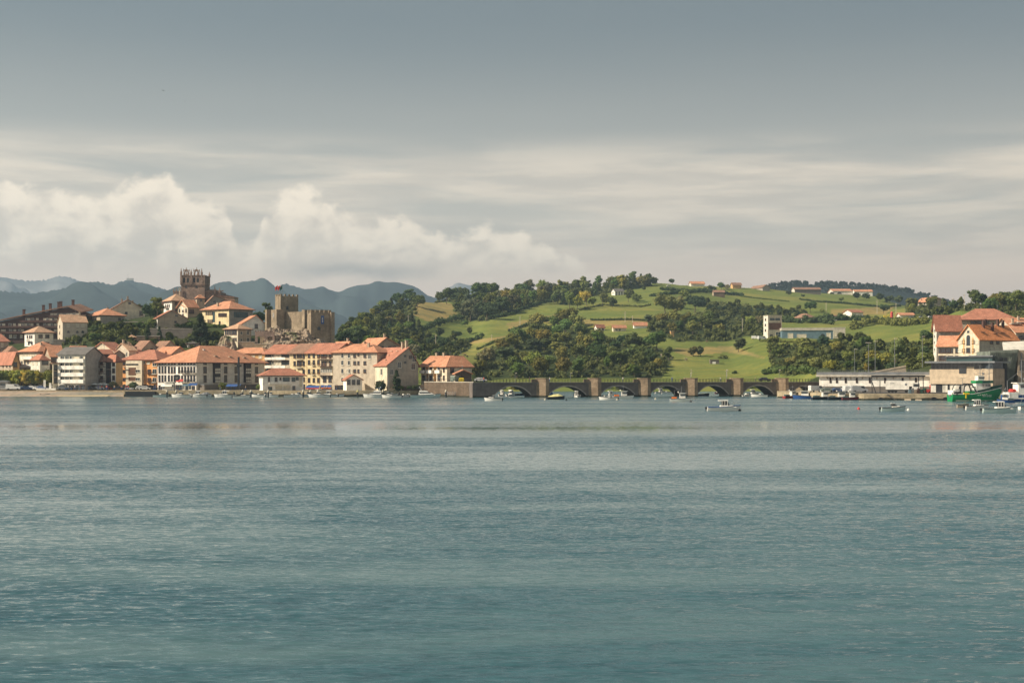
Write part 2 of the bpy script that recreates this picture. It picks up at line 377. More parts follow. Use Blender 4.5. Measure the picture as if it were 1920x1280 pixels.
YS = np.concatenate([np.arange(476, 800, 4.5), np.arange(800, 1100, 8), np.arange(1100, 1901, 14)])
kp = sorted(knots); KZ = np.array([np.interp(YS, [a for a, _ in knots[k]], [b for _, b in knots[k]]) for k in kp])
Z = np.array([[np.interp(p, kp, KZ[:, j]) for j in range(len(YS))] for p in PXS])
def blur(a, ax, k):
    ker = np.exp(-np.linspace(-2, 2, 2*k+1)**2/1.2); ker /= ker.sum()
    pad = [(0, 0), (0, 0)]; pad[ax] = (k, k); q = np.pad(a, pad, mode='edge')
    return np.apply_along_axis(lambda r: np.convolve(r, ker, 'valid'), ax, q)
Zs = blur(blur(Z, 0, 6), 1, 3)
ZX = (PXS[:, None]-960)/F*YS[None, :]; ZY = np.broadcast_to(YS[None, :], Zs.shape)
und = np.zeros_like(Zs)
for k in range(9):
    a = rng.uniform(0, 6.28); wl = rng.uniform(60, 260); ph = rng.uniform(0, 6.28)
    und += np.sin((ZX*math.cos(a)+ZY*math.sin(a))*6.28/wl+ph)*wl/190
mask = np.clip((ZY-700)/300, 0, 1)
Zs = Zs+und*mask*.75
def in_poly(px, py, poly):
    ins = np.zeros(px.shape, bool); n = len(poly)
    for i in range(n):
        x0, y0 = poly[i]; x1, y1 = poly[(i+1) % n]
        if y0 == y1: continue
        c = ((y0 > py) != (y1 > py)) & (px < (x1-x0)*(py-y0)/(y1-y0)+x0); ins ^= c
    return ins
PYS = HY-(Zs-H)/ZY*F; PXG = np.broadcast_to(PXS[:, None], Zs.shape)
# what grows where: 0 pasture, 1 scrub and leaf litter, 2 dry grass, 3 bare earth, 4 town paving
WOODS = {
 'west_slope': [(640,645),(690,590),(740,560),(790,552),(782,580),(775,612),(802,640),(790,665),(760,684),(690,684)],
 'row_houses': [(770,640),(800,636),(850,640),(885,640),(880,655),(845,672),(790,678)],
 'hilltop_left': [(815,552),(875,545),(880,562),(870,574),(825,562)],
 'north_belt': [(880,550),(1040,548),(1050,560),(985,578),(955,588),(905,592)],
 'mid_clump': [(856,575),(905,570),(918,602),(866,602)],
 'bridge_wood': [(893,668),(925,650),(975,640),(1020,612),(1062,604),(1100,628),(1180,640),(1240,652),(1262,672),(1240,708),(893,710)],
 'crest_belt': [(1000,560),(1060,550),(1120,541),(1205,531),(1225,536),(1120,552),(1060,572)],
 'east_wood': [(1215,596),(1290,588),(1420,592),(1432,622),(1360,640),(1270,640),(1215,622)],
 'dark_belt': [(1325,568),(1512,586),(1512,594),(1330,588)],
 'right_slope': [(1440,650),(1590,642),(1745,640),(1752,700),(1540,698),(1470,705),(1445,685)],
 'right_crest': [(1700,575),(1750,574),(1925,560),(1925,600),(1800,582),(1750,600),(1700,596)],
 'farm_belt': [(1400,590),(1430,588),(1430,632),(1400,630)],
 'town_garden': [(165,612),(245,612),(250,645),(170,645)],
 'town_slope': [(120,640),(165,610),(240,612),(300,625),(380,626),(420,622),(420,650),(380,652),(120,652)],
 'castle_grove': [(632,612),(690,600),(700,652),(634,648)],
}
DRY = [[(775,572),(800,562),(850,570),(858,590),(850,602),(800,602),(775,590)], [(1250,655),(1370,648),(1440,672),(1360,660),(1290,668)], [(1560,580),(1680,574),(1660,590),(1560,594)],
       [(950,606),(1050,588),(1060,596),(955,618)], [(1080,600),(1200,596),(1220,608),(1100,612)], [(850,640),(985,626),(985,632),(860,648)]]
zone = np.zeros(Zs.shape, int)
for k, p in WOODS.items(): zone[in_poly(PXG, PYS, p) & (ZY > 540)] = 1
for p in DRY: zone[in_poly(PXG, PYS, p) & (ZY > 700)] = 2
zone[(ZY < 700) & (PXG > 470) & (PXG < 620)] = 1
zone[(ZY < 552) & (PXG < 900)] = 4; zone[(ZY < 510) & (PXG > 1500)] = 4
zone[(ZY < 720) & (PXG < 470) & (ZY > 552)] = 1
zone[(ZY < 600) & (PXG > 900)] = np.where(PXG > 1500, 1, 3)[(ZY < 600) & (PXG > 900)]
ZC = np.array([(.150,.190,.048), (.045,.062,.022), (.27,.225,.085), (.22,.18,.11), (.30,.27,.22)])
colr = ZC[zone]; pn = np.zeros(Zs.shape)
for k in range(8):
    a = rng.uniform(0, 6.28); wl = rng.uniform(50, 300); pn += np.sin((ZX*math.cos(a)+ZY*math.sin(a)*.6)*6.28/wl+rng.uniform(0, 6))/4
f1 = np.clip(pn, -1, 1)[..., None]
past = (zone == 0)[..., None]
colr = np.where(past, colr*(1+.12*f1)+np.array([.05, .012, .008])*np.clip(f1, 0, 1), colr)
def grid_mesh(name, X, Y, Z, m, col=None):
    nx, ny = X.shape; v = np.stack([X, Y, Z], -1).reshape(-1, 3).astype(np.float32)
    i = np.arange(nx*ny).reshape(nx, ny); q = np.stack([i[:-1, :-1], i[1:, :-1], i[1:, 1:], i[:-1, 1:]], -1).reshape(-1, 4)
    me = bpy.data.meshes.new(name); me.vertices.add(len(v)); me.vertices.foreach_set('co', v.ravel())
    me.loops.add(q.size); me.loops.foreach_set('vertex_index', q.ravel().astype(np.int32))
    me.polygons.add(len(q)); me.polygons.foreach_set('loop_start', np.arange(0, q.size, 4, dtype=np.int32))
    me.polygons.foreach_set('use_smooth', np.ones(len(q), bool)); me.update(calc_edges=True)
    if col is not None:
        a = me.color_attributes.new('ground', 'FLOAT_COLOR', 'POINT')
        c4 = np.concatenate([col.reshape(-1, 3), np.ones((nx*ny, 1))], 1).astype(np.float32); a.data.foreach_set('color', c4.ravel())
    me.materials.append(m); return me
def ground_mat():
    m = bpy.data.materials.new('hillside_ground'); m.use_nodes = True; t = NT(m.node_tree); b = t.n['Principled BSDF']
    a = t.new('ShaderNodeVertexColor', layer_name='ground').outputs[0]; tc = t.new('ShaderNodeTexCoord').outputs['Object']
    n = t.noise(tc, .05, 6, .65); n2 = t.noise(tc, .5, 4, .7); n3 = t.noise(t.mapping(tc, (.02, .10, 1), rot=(0, 0, .5)), 1.0, 4, .6)
    c = t.mix(t.ss(n, .3, .7), t.mix(1.0, a, (.80, .84, .85), 'MULTIPLY'), t.mix(1.0, a, (1.2, 1.12, 1.1), 'MULTIPLY'))
    c = t.mix(t.ss(n3, .5, .7, 0, .5), c, t.mix(1.0, a, (1.45, 1.12, .95), 'MULTIPLY'))
    c = t.mix(t.ss(n2, .50, .72, 0, .8), c, t.mix(1.0, c, (.55, .62, .6), 'MULTIPLY'))
    wv = t.new('ShaderNodeTexWave'); wv.inputs['Scale'].default_value = .045; wv.inputs['Distortion'].default_value = 6; wv.inputs['Detail'].default_value = 3; wv.inputs['Detail Scale'].default_value = .6
    t.put(wv.inputs['Vector'], t.mapping(tc, (1, 1, 1), rot=(0, 0, .8)))
    c = t.mix(t.m('MULTIPLY', t.ss(wv.outputs['Fac'], .55, .95), t.ss(n, .35, .6, 0, .55)), c, t.mix(1.0, c, (1.35, 1.12, 1.0), 'MULTIPLY'))
    n5 = t.noise(tc, .16, 5, .7); c = t.mix(t.ss(n5, .58, .72, 0, .6), c, t.mix(1.0, c, (.62, .72, .7), 'MULTIPLY'))
    t.put(b.inputs['Base Color'], c); b.inputs['Roughness'].default_value = .95; b.inputs['Specular IOR Level'].default_value = .1
    bn = t.new('ShaderNodeBump'); bn.inputs['Strength'].default_value = .7; bn.inputs['Distance'].default_value = .6
    t.put(bn.inputs['Height'], n2); t.put(b.inputs['Normal'], bn.outputs[0]); return m
M['ground'] = ground_mat()
prop(link('hillside', grid_mesh('hillside', ZX, ZY, Zs, M['ground'], colr)), 'green pasture hillside and town slope behind the estuary', kind='structure')
def ground_z(x, Y):
    px = x/Y*F+960; i = np.clip((px-PXS[0])/4.0, 0, len(PXS)-1.001); j = np.clip(np.interp(Y, YS, np.arange(len(YS))), 0, len(YS)-1.001)
    i0 = int(i); j0 = int(j); fi = i-i0; fj = j-j0
    return float((Zs[i0, j0]*(1-fi)+Zs[i0+1, j0]*fi)*(1-fj)+(Zs[i0, j0+1]*(1-fi)+Zs[i0+1, j0+1]*fi)*fj)
def hit(px, py, Y0=545.0, Y1=1880.0):
    i = int(round((px-PXS[0])/4)); i = max(0, min(len(PXS)-1, i)); row = PYS[i]
    for j in range(1, len(YS)):
        if YS[j] < Y0: continue
        if YS[j] > Y1: break
        if row[j] <= py:
            a = row[j-1]; b = row[j]; f = 0 if a == b else max(0, min(1, (a-py)/(a-b)))
            Y = YS[j-1]+(YS[j]-YS[j-1])*f; x = (px-960)/F*Y
            return Vector((x, Y, ground_z(x, Y)))
    j = [k for k in range(len(YS)) if Y0 <= YS[k] <= Y1]; j = min(j, key=lambda k: row[k])
    if row[j] < py+14: x = (px-960)/F*YS[j]; return Vector((x, YS[j], ground_z(x, YS[j])))
    return None

# far plain that carries the hills and mountains
g = MB(); g.add([(-9000, 640, -2.5), (9000, 640, -2.5), (9000, 10300, -2.5), (-9000, 10300, -2.5)], [(0, 1, 2, 3)])
M['plain'] = mat('far_ground', (.10, .12, .05), scale=.01)
prop(g.build('ground', M['plain']), 'flat low ground behind the hills', kind='structure')
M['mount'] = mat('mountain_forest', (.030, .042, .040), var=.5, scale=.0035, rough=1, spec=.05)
M['mountr'] = mat('hazed_mountain_rock', (.20, .20, .20), var=.45, scale=.002, rough=1, spec=.05)  # farthest ranges: paleness of the haze put into the rock colour
def range_(name, label, prof, Yr, depth, m, seed, rough=1.0, kx=3.0):
    r = np.random.default_rng(seed); pxs = np.arange(prof[0][0], prof[-1][0]+1, kx); py = np.interp(pxs, [p[0] for p in prof], [p[1] for p in prof])
    py = blur(py[:, None], 0, 3)[:, 0]
    N = 60; t = np.linspace(0, 1, N); X = np.zeros((len(pxs), N+12)); Y = X.copy(); Zm = X.copy()
    zr = H+(HY-py)/F*Yr; xr = (pxs-960)/F*Yr
    g1 = np.zeros((len(pxs), N+12)); tt = np.concatenate([t, 1+np.linspace(.02, .35, 12)])
    for k in range(26):
        wl = 10**r.uniform(2.2, 3.3); ph = r.uniform(0, 6.28); s = r.uniform(-1.4, 1.4)
        g1 += np.abs(np.sin((xr[:, None]+s*tt[None, :]*depth)*3.14/wl+ph))*wl*.055
    g1 -= g1.mean()
    for j, q in enumerate(tt):
        X[:, j] = xr*(1 if q > 1 else 1)*((Yr-depth*(1-min(q, 1)))/Yr); Y[:, j] = Yr-depth*(1-q)
        if q <= 1: zz_ = zr*(q**1.15)
        else: zz_ = zr*max(0, 1-(q-1)*2.2)
        amp = np.sin(min(q, 1)*math.pi)*.9 if q < 1 else 0
        Zm[:, j] = zz_+g1[:, j]*amp*rough-(6 if q == 0 else 0)
    rr = r.normal(0, 1, len(pxs)); Zm[:, N-1] += rr*zr.mean()*.006*rough
    prop(link(name, grid_mesh(name, X, Y, Zm, m)), label, kind='structure')
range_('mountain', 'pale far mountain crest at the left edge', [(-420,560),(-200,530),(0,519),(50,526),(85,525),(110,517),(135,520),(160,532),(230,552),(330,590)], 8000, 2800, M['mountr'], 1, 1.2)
range_('mountain', 'blue wooded ridge behind the brown apartment block', [(-420,548),(-100,545),(0,546),(60,550),(120,541),(150,532),(180,528),(212,533),(245,540),(300,556),(360,580),(430,640)], 4600, 2000, M['mount'], 2)
range_('mountain', 'blue peak with a mast left of the church', [(120,600),(190,548),(212,535),(240,523),(262,530),(300,540),(325,546),(380,566),(450,600)], 5600, 2200, M['mount'], 3)
range_('mountain', 'steep blue peaks behind the castle tower', [(390,600),(430,558),(452,552),(462,552),(480,538),(498,530),(510,536),(522,541),(530,531),(545,536),(556,538),(572,543),(592,550),(606,546),(620,551),(634,558),(650,551),(668,546),(690,549),(705,544),(722,546),(745,544),(770,549),(840,570),(920,600)], 6000, 2400, M['mount'], 4, 1.15)
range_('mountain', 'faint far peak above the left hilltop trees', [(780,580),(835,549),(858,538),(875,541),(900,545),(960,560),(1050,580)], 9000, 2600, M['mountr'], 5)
range_('wooded_ridge', 'dark forested ridge behind the hill barns', [(1380,560),(1440,540),(1460,535),(1490,533),(1540,534),(1600,536),(1650,540),(1700,546),(1740,555),(1775,567),(1850,590),(2000,600),(2260,600)], 2700, 700, M['mount'], 6, .25)
b = MB(); p = at(240, 524, 5560); b.cyl(p-Vector((0,0,4)), p+Vector((0,0,26)), .9, .5); b.box(p.x-5, p.y-3, p.z-4, p.x+22, p.y+3, p.z+5)
o = b.build('summit_mast', M['concrete']); prop(o, 'thin mast and hut on the blue peak left of the church', 'mast')

# haze: one closed box of pale air round everything
hm = bpy.data.materials.new('haze_air'); hm.use_nodes = True; t = NT(hm.node_tree); t.n.clear()
pv = t.new('ShaderNodeVolumePrincipled'); pv.inputs['Color'].default_value = (.53, .74, .95, 1); pv.inputs['Density'].default_value = HAZE = 1.35e-4; pv.inputs['Anisotropy'].default_value = .3
ho = t.new('ShaderNodeOutputMaterial'); t.l.new(pv.outputs[0], ho.inputs['Volume'])
hb = MB().box(-9500, -1500, -9, 9500, 10400, 640)
o = hb.build('haze', hm); prop(o, 'pale bluish summer haze over the whole bay', kind='stuff')
# ------------------------------------------------------------------ buildings
WIN = {}
def window_mesh(wd, ht, style):
    k = (round(wd, 1), round(ht, 1), style)
    if k in WIN: return WIN[k]
    wd, ht = k[0], k[1]; g = MB(); a = wd/2; t = .11
    fm = {'dark': 'frame_w', 'brown': 'frame_b', 'plain': 'glass', 'shut': 'frame_w', 'shutb': 'shutb', 'teal': 'dark', 'arch': 'tan', 'door': 'frame_b', 'grille': 'frame_w', 'hole': 'dark', 'gallery': 'wood'}[style]
    pm = {'dark': 'glass', 'brown': 'glass', 'plain': 'glass', 'shut': 'shut', 'shutb': 'shutb', 'teal': 'teal', 'arch': 'glass', 'door': 'glass', 'grille': 'glass', 'hole': 'dark', 'gallery': 'glass'}[style]
    if style in ('arch', 'hole'):
        pts = [(-a, 0), (a, 0)]+[(a*math.cos(q), ht-a+a*math.sin(q)) for q in np.linspace(0, math.pi, 7)]
        g.loft([[(x, .05, z) for x, z in pts], [(x, -.02, z) for x, z in pts]], 1)
        g.loft([[(x*1.16, .05, z*1.02) for x, z in pts], [(x*1.16, -.008, z*1.02) for x, z in pts]], 0)
    else:
        g.box(-a, -.02, 0, a, .05, ht, 1)
        for x0, x1, z0, z1 in ((-a-t, -a, -t, ht+t), (a, a+t, -t, ht+t), (-a, a, -t, 0), (-a, a, ht, ht+t)): g.box(x0, -.12, z0, x1, .05, z1, 0)
        if style in ('dark', 'brown', 'grille') and wd > .9: g.box(-.035, -.06, 0, .035, -.02, ht, 0)
        if style == 'grille' or (style == 'teal' and wd > 2.5):
            n = max(2, int(wd/1.1))
            for i in range(1, n): g.box(-a+wd*i/n-.05, -.10, 0, -a+wd*i/n+.05, -.02, ht, 0)
            g.box(-a, -.09, ht*.5-.05, a, -.02, ht*.5+.05, 0)
        if style in ('dark', 'brown', 'shut'): g.box(-a-.2, -.22, -t-.09, a+.2, .05, -t, 0)
        if style == 'shutb':
            g.box(-a-t, -.14, ht*.5-.04, a+t, -.02, ht*.5+.04, 0)
    WIN[k] = g.mesh('window', [M[fm], M[pm]]); return WIN[k]
BAL = {}
def balcony_mesh(wd, dp, style):
    k = (round(wd, 1), round(dp, 1), style)
    if k in BAL: return BAL[k]
    g = MB(); a = k[0]/2; dp = k[1]
    g.box(-a, -dp, -.18, a, .02, 0, 0)
    if style == 'solid': g.box(-a, -dp, 0, a, -dp+.12, 1.0, 0); g.box(-a, -dp+.12, 0, -a+.12, 0, 1.0, 0); g.box(a-.12, -dp+.12, 0, a, 0, 1.0, 0)
    else:
        g.box(-a, -dp, .92, a, -dp+.08, 1.0, 1); n = max(3, int(wd/.3))
        for i in range(n+1): x = -a+.04+(2*a-.08)*i/n; g.box(x-.03, -dp+.01, 0, x+.03, -dp+.06, .92, 1)
        for s in (-a, a-.06): g.box(s, -dp, .92, s+.06, 0, 1.0, 1)
    mats = {'solid': [M['white'], M['white']], 'rail': [M['concrete'], M['dark']], 'wood': [M['wood'], M['shutb']], 'brown': [M['brown'], M['brown']]}[style]
    BAL[k] = g.mesh('balcony', mats); return BAL[k]

class House: pass
HOUSES = {}
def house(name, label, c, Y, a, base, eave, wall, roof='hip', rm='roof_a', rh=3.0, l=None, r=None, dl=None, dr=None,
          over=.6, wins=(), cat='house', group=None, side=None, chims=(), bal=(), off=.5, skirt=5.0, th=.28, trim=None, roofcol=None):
    """c,l,r: picture columns of the near corner and of the far ends of its left (lit) and right faces; a: how far the corner turns"""
    if base < 701 and Y > 553 or Y > 640:      # stands on the slope: find the ground under that picture row
        hp = hit(c, base, 545.0)
        if hp is not None: Y = hp.y
    a = a+math.degrees(math.atan((c-960)/F))
    ca, sa = math.cos(R(a)), math.sin(R(a)); Xc = (c-960)/F*Y
    dL = (-ca, sa); dR = (sa, ca)
    def solve(d, px):
        u = (px-960)/F; return (u*Y-Xc)/(d[0]-u*d[1])
    B = solve(dL, l) if l is not None else dl
    A = solve(dR, r) if r is not None else dr
    zb = zz(Y, base); ze = zz(Y, eave)-zb
    hs = House(); hs.A, hs.B, hs.ze, hs.zb, hs.Y = A, B, ze, zb, Y
    root = empty(name, (Xc, Y, zb), math.atan2(ca, sa), label, cat, group); hs.root = root
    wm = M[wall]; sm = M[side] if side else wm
    g = MB(); g.box(0, 0, -skirt, A, B, ze, 0)
    for f in (2,): pass
    gable = []
    if roof == 'gx':   # ridge parallel to the right face, gable on the left face
        g.add([(0, 0, ze), (0, B, ze), (0, B*off, ze+rh), (A, 0, ze), (A, B, ze), (A, B*off, ze+rh)], [(0, 2, 1), (3, 4, 5), (0, 3, 5, 2), (1, 2, 5, 4)], 0)
    if roof == 'gy':
        g.add([(0, 0, ze), (A, 0, ze), (A*off, 0, ze+rh), (0, B, ze), (A, B, ze), (A*off, B, ze+rh)], [(0, 1, 2), (3, 5, 4), (0, 2, 5, 3), (1, 4, 5, 2)], 0)
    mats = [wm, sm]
    if side:   # the right face has its own material, on some houses darkened for its shade
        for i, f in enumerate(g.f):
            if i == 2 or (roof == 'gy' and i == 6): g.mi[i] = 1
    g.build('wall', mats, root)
    o = over; q = MB(); e = [(-o, -o), (A+o, -o), (A+o, B+o), (-o, B+o)]; zt = ze-rh*0
    def drop(x, y): return 0
    if roof in ('hip', 'pyr'):
        if A >= B: m_ = min(A, B)/2; r0 = (m_, B/2); r1 = (A-m_, B/2)
        else: m_ = A/2; r0 = (A/2, m_); r1 = (A/2, B-m_)
        k = rh/(min(A, B)/2); zl = ze-k*o*.6+th; P0 = (*r0, ze+rh+th); P1 = (*r1, ze+rh+th)
        E = [(x, y, zl) for x, y in e]
        if A >= B: polys = [[E[0], E[1], P1, P0], [E[1], E[2], P1], [E[2], E[3], P0, P1], [E[3], E[0], P0]]
        else: polys = [[E[0], E[1], P0], [E[1], E[2], P1, P0], [E[2], E[3], P1], [E[3], E[0], P0, P1]]
        if abs(A-B) < .2: P1 = P0; polys = [[E[i], E[(i+1) % 4], P0] for i in range(4)]
        vs = []; fs = []
        for p in polys: b_ = len(vs); vs += p; fs.append(tuple(range(b_, b_+len(p))))
        q.add(vs, fs, 0); q.loft([[(x, y, zl-th) for x, y in e], [(x, y, zl-.002) for x, y in e]], 1)
    elif roof == 'gx':
        for s, y0, y1 in ((1, 0, B*off), (-1, B, B*off)):
            run = abs(y1-y0); k = rh/run; ye = y0-s*o
            q.slab([(-o, ye, ze-k*o+th), (A+o, ye, ze-k*o+th), (A+o, y1, ze+rh+th), (-o, y1, ze+rh+th)] if s > 0 else [(A+o, ye, ze-k*o+th), (-o, ye, ze-k*o+th), (-o, y1, ze+rh+th), (A+o, y1, ze+rh+th)], th)
    elif roof == 'gy':
        for s, x0, x1 in ((1, 0, A*off), (-1, A, A*off)):
            run = abs(x1-x0); k = rh/run; xe = x0-s*o
            q.slab([(xe, B+o, ze-k*o+th), (xe, -o, ze-k*o+th), (x1, -o, ze+rh+th), (x1, B+o, ze+rh+th)] if s > 0 else [(xe, -o, ze-k*o+th), (xe, B+o, ze-k*o+th), (x1, B+o, ze+rh+th), (x1, -o, ze+rh+th)], th)
    elif roof == 'shed':   # rises from the right (near) face to the back
        q.slab([(-o, -o, ze+th), (A+o, -o, ze+th), (A+o, B+o, ze+rh+th), (-o, B+o, ze+rh+th)], th)
        g2 = MB(); g2.add([(0, 0, ze), (A, 0, ze), (A, B, ze), (0, B, ze), (0, B, ze+rh), (A, B, ze+rh)], [(0, 4, 3), (1, 2, 5), (3, 4, 5, 2)]); g2.build('gable_wall', wm, root)
    elif roof == 'flat':
        q.box(-o, -o, ze+.002, A+o, B+o, ze+th)
    ro = q.build('roof', [M[rm], M['eave']], root)
    hs.roof = ro
    def place(face, px, py):
        d = dR if face == 'R' else dL; t_ = solve(d, px); Yp = Y+t_*d[1]
        return t_, zz(Yp, py)-zb, Yp
    hs.place = place
    HOUSES[' '.join(label.split()[:3])] = hs; HOUSES[' '.join(label.split()[:5])] = hs; HOUSES[' '.join(label.split()[:4])] = hs
    def put(name_, me, face, px, py, zoff=0, up=0):
        t_, z_, Yp = place(face, px, py)
        return link(name_, me, root, (t_, 0, z_+up) if face == 'R' else (0, t_, z_+up), 0 if face == 'R' else -math.pi/2)
    hs.put = put
    for wdef in wins:
        face, pxs, pys, wd, hp, st = wdef; nm = 'door' if st == 'door' else 'window'
        for px in pxs:
            for py in pys:
                t_, z_, Yp = place(face, px, py+hp/2); put(nm, window_mesh(wd, hp/F*Yp, st), face, px, py+hp/2)
    for bdef in bal:
        face, pxs, pys, wd, dp, st = bdef
        for px in pxs:
            for py in pys: put('balcony', balcony_mesh(wd, dp, st), face, px, py)
    if cat in ('house', 'warehouse', 'hall', 'row house') and Y < 700:
        for face, Ln in (('R', A), ('L', B)):
            if any(q_[0] == face for q_ in wins) or Ln < 5 or ze < 3: continue
            n_ = min(4, int(Ln/3.2)); rr_ = random.Random(int(c*3+Y))
            for k_ in range(n_):
                if rr_.random() < .2: continue
                me_ = window_mesh(rr_.choice((.8, .9, 1.1)), rr_.choice((1.0, 1.3, 1.5)), rr_.choice(('brown', 'shutb', 'shut', 'dark'))); t_ = Ln*(k_+.5)/n_
                for z_ in (ze-2.1, ze-5.0):
                    if z_ > .5: link('window', me_, root, (t_, 0, z_) if face == 'R' else (0, t_, z_), 0 if face == 'R' else -math.pi/2)
    for (fx, fy, hh) in chims:
        x, y = A*fx, B*fy
        if roof == 'gx': zr = ze+rh*(1-abs(y-B*off)/(B*(off if y < B*off else 1-off)))
        elif roof == 'gy': zr = ze+rh*(1-abs(x-A*off)/(A*(off if x < A*off else 1-off)))
        elif roof == 'flat': zr = ze
        else: zr = ze+rh*min(1, min(x, A-x, y, B-y)/(min(A, B)/2))
        k = MB().box(-.35, -.35, -.6, .35, .35, hh).box(-.45, -.45, hh, .45, .45, hh+.15)
        ch = k.build('chimney', M['brown'] if rm == 'roof_b' else M['tan'], ro, (x, y, zr+.2))
    return hs

# --- the hill-top quarter, left
def slope_block():
    Y = 622; root = empty('apartment_block', at(-60, 648, Y), 0, 'long dark brown brick apartment block with a roof stepping up to the right', 'apartment block')
    x0 = root.location.x; z0 = root.location.z
    X = lambda px: (px-960)/F*Y-x0; Zf = lambda py: zz(Y, py)-z0
    prof = [(-60, 612), (0, 601), (60, 588), (128, 574), (152, 584)]
    pts = [(X(-60), -4), (X(149), -4), (X(149), Zf(585)), (X(128), Zf(576))]+[(X(a), Zf(b+2)) for a, b in prof[2::-1]]
    g = MB(); g.loft([[(x, 0, z) for x, z in pts], [(x, 16, z) for x, z in pts]]); g.build('wall', M['brown'], root)
    q = MB(); up = [(X(a), Zf(b)) for a, b in ((-62, 612.4), (0, 601), (60, 588), (128, 574.5), (153.5, 585.5))]
    for (xa, za), (xb, zb_) in zip(up[:-1], up[1:]): q.slab([(xa, -1.0, za+.3), (xb, -1.0, zb_+.3), (xb, 17, zb_+.3+1.8), (xa, 17, za+.3+1.8)], .45)
    ro = q.build('roof', [M['roof_c'], M['eave']], root)
    rows = [(590, list(range(97, 149, 6)), .0), (599, [50, 54, 61, 70, 84, 88, 95, 99, 104, 112], 0), (609, [3, 7, 19, 27, 37, 42, 48, 53, 60, 71, 84, 92, 97, 104], 0), (620, [4, 8, 20, 28, 37, 42, 85, 93, 104], 0), (630, [6, 20, 28, 40, 60], 0)]
    for py, pxs, _ in rows:
        for i, px in enumerate(pxs): link('window', window_mesh(1.1 if i % 3 else .9, 1.25, 'shut' if (i*7+py) % 5 < 3 else 'dark'), root, (X(px), 0, Zf(py+2.7)))
    for py in (594.5, 604, 614.5, 625): 
        xa = X({594.5: 93, 604: 38, 614.5: -55, 625: -55}[py]); MB().box(xa, -1.1, Zf(py)-.1, X(148), 0, Zf(py)+.85).build('balcony_band', M['brown'], root)
    for px, py in ((73, 583), (86, 580), (102, 577), (106, 576), (129, 573), (36, 591)):
        MB().box(-.5, -.5, -1.5, .5, .5, 2.0).box(-.65, -.65, 2.0, .65, .65, 2.2).build('chimney', M['brown'], ro, (X(px), 6, Zf(py)+.8))
slope_block()
house('house', 'tall beige stone house with three rows of windows left of the garden trees', 117.5, 585, 78, 645, 604, 'beige', 'gx', 'roof_d', 3.2, l=108, r=164, over=.3,
      wins=[('R', [128, 145, 155], [610], 1.0, 4.5, 'shut'), ('R', [128, 145, 155], [622], 1.0, 5, 'arch'), ('R', [128, 145, 155], [636.5], .9, 4.2, 'plain'), ('L', [112], [612, 624, 636], .8, 4, 'brown')], chims=[(.8, .5, 1.2)])
house('house', 'small white hipped house below the brown apartment block', 65, 565, 62, 650, 622.5, 'white', 'hip', 'roof_d', 2.6, l=46, r=100, over=.9,
      wins=[('R', [76, 88.5], [630.5], 1.7, 5.5, 'brown'), ('R', [76, 88.5], [643.5], 1.7, 4, 'brown'), ('L', [51.5, 56, 59.5], [631], .9, 4.5, 'brown'), ('L', [54, 60], [643], 1.0, 5, 'brown')], bal=[('L', [56], [640], 2.6, .9, 'wood')])
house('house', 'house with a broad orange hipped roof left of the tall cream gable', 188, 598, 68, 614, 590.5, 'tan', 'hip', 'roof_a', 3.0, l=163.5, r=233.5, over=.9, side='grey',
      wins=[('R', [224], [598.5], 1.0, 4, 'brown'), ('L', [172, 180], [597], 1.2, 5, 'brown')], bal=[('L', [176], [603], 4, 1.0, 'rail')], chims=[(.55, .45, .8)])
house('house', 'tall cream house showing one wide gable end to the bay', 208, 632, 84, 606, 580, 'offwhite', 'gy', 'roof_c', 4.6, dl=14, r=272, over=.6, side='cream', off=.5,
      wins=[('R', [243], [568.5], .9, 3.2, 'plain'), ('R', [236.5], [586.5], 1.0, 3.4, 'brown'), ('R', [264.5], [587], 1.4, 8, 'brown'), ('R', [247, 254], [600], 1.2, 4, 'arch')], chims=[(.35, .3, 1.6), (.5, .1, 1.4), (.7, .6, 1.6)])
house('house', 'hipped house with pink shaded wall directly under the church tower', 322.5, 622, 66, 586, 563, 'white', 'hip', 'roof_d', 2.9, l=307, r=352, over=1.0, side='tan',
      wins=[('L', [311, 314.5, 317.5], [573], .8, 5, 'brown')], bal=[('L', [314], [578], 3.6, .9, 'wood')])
house('house', 'low house end with an orange wall left of the church hipped house', 300.5, 632, 60, 584, 572.5, 'orange2', 'hip', 'roof_a', 1.2, l=298.5, r=312, over=.4)
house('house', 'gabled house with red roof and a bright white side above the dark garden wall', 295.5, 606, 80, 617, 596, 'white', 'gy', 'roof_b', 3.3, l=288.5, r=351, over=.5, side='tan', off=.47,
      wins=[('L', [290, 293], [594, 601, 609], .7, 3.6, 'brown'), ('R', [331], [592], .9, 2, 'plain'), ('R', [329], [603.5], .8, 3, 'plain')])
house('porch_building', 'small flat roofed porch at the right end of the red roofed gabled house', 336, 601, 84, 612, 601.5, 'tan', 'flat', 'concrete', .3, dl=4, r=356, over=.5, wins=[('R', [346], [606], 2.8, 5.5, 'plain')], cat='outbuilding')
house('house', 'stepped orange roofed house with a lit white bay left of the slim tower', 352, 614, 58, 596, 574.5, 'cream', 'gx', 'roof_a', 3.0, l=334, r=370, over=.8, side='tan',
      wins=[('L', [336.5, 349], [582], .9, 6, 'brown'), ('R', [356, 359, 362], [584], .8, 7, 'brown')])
house('bay_annex', 'bright white narrow house front beside the conifer under the church', 348, 609, 50, 595, 577, 'white', 'shed', 'roof_a', 1.2, l=341, r=352, over=.4, wins=[('L', [343, 346], [583, 590], .7, 3.5, 'brown')], cat='house')
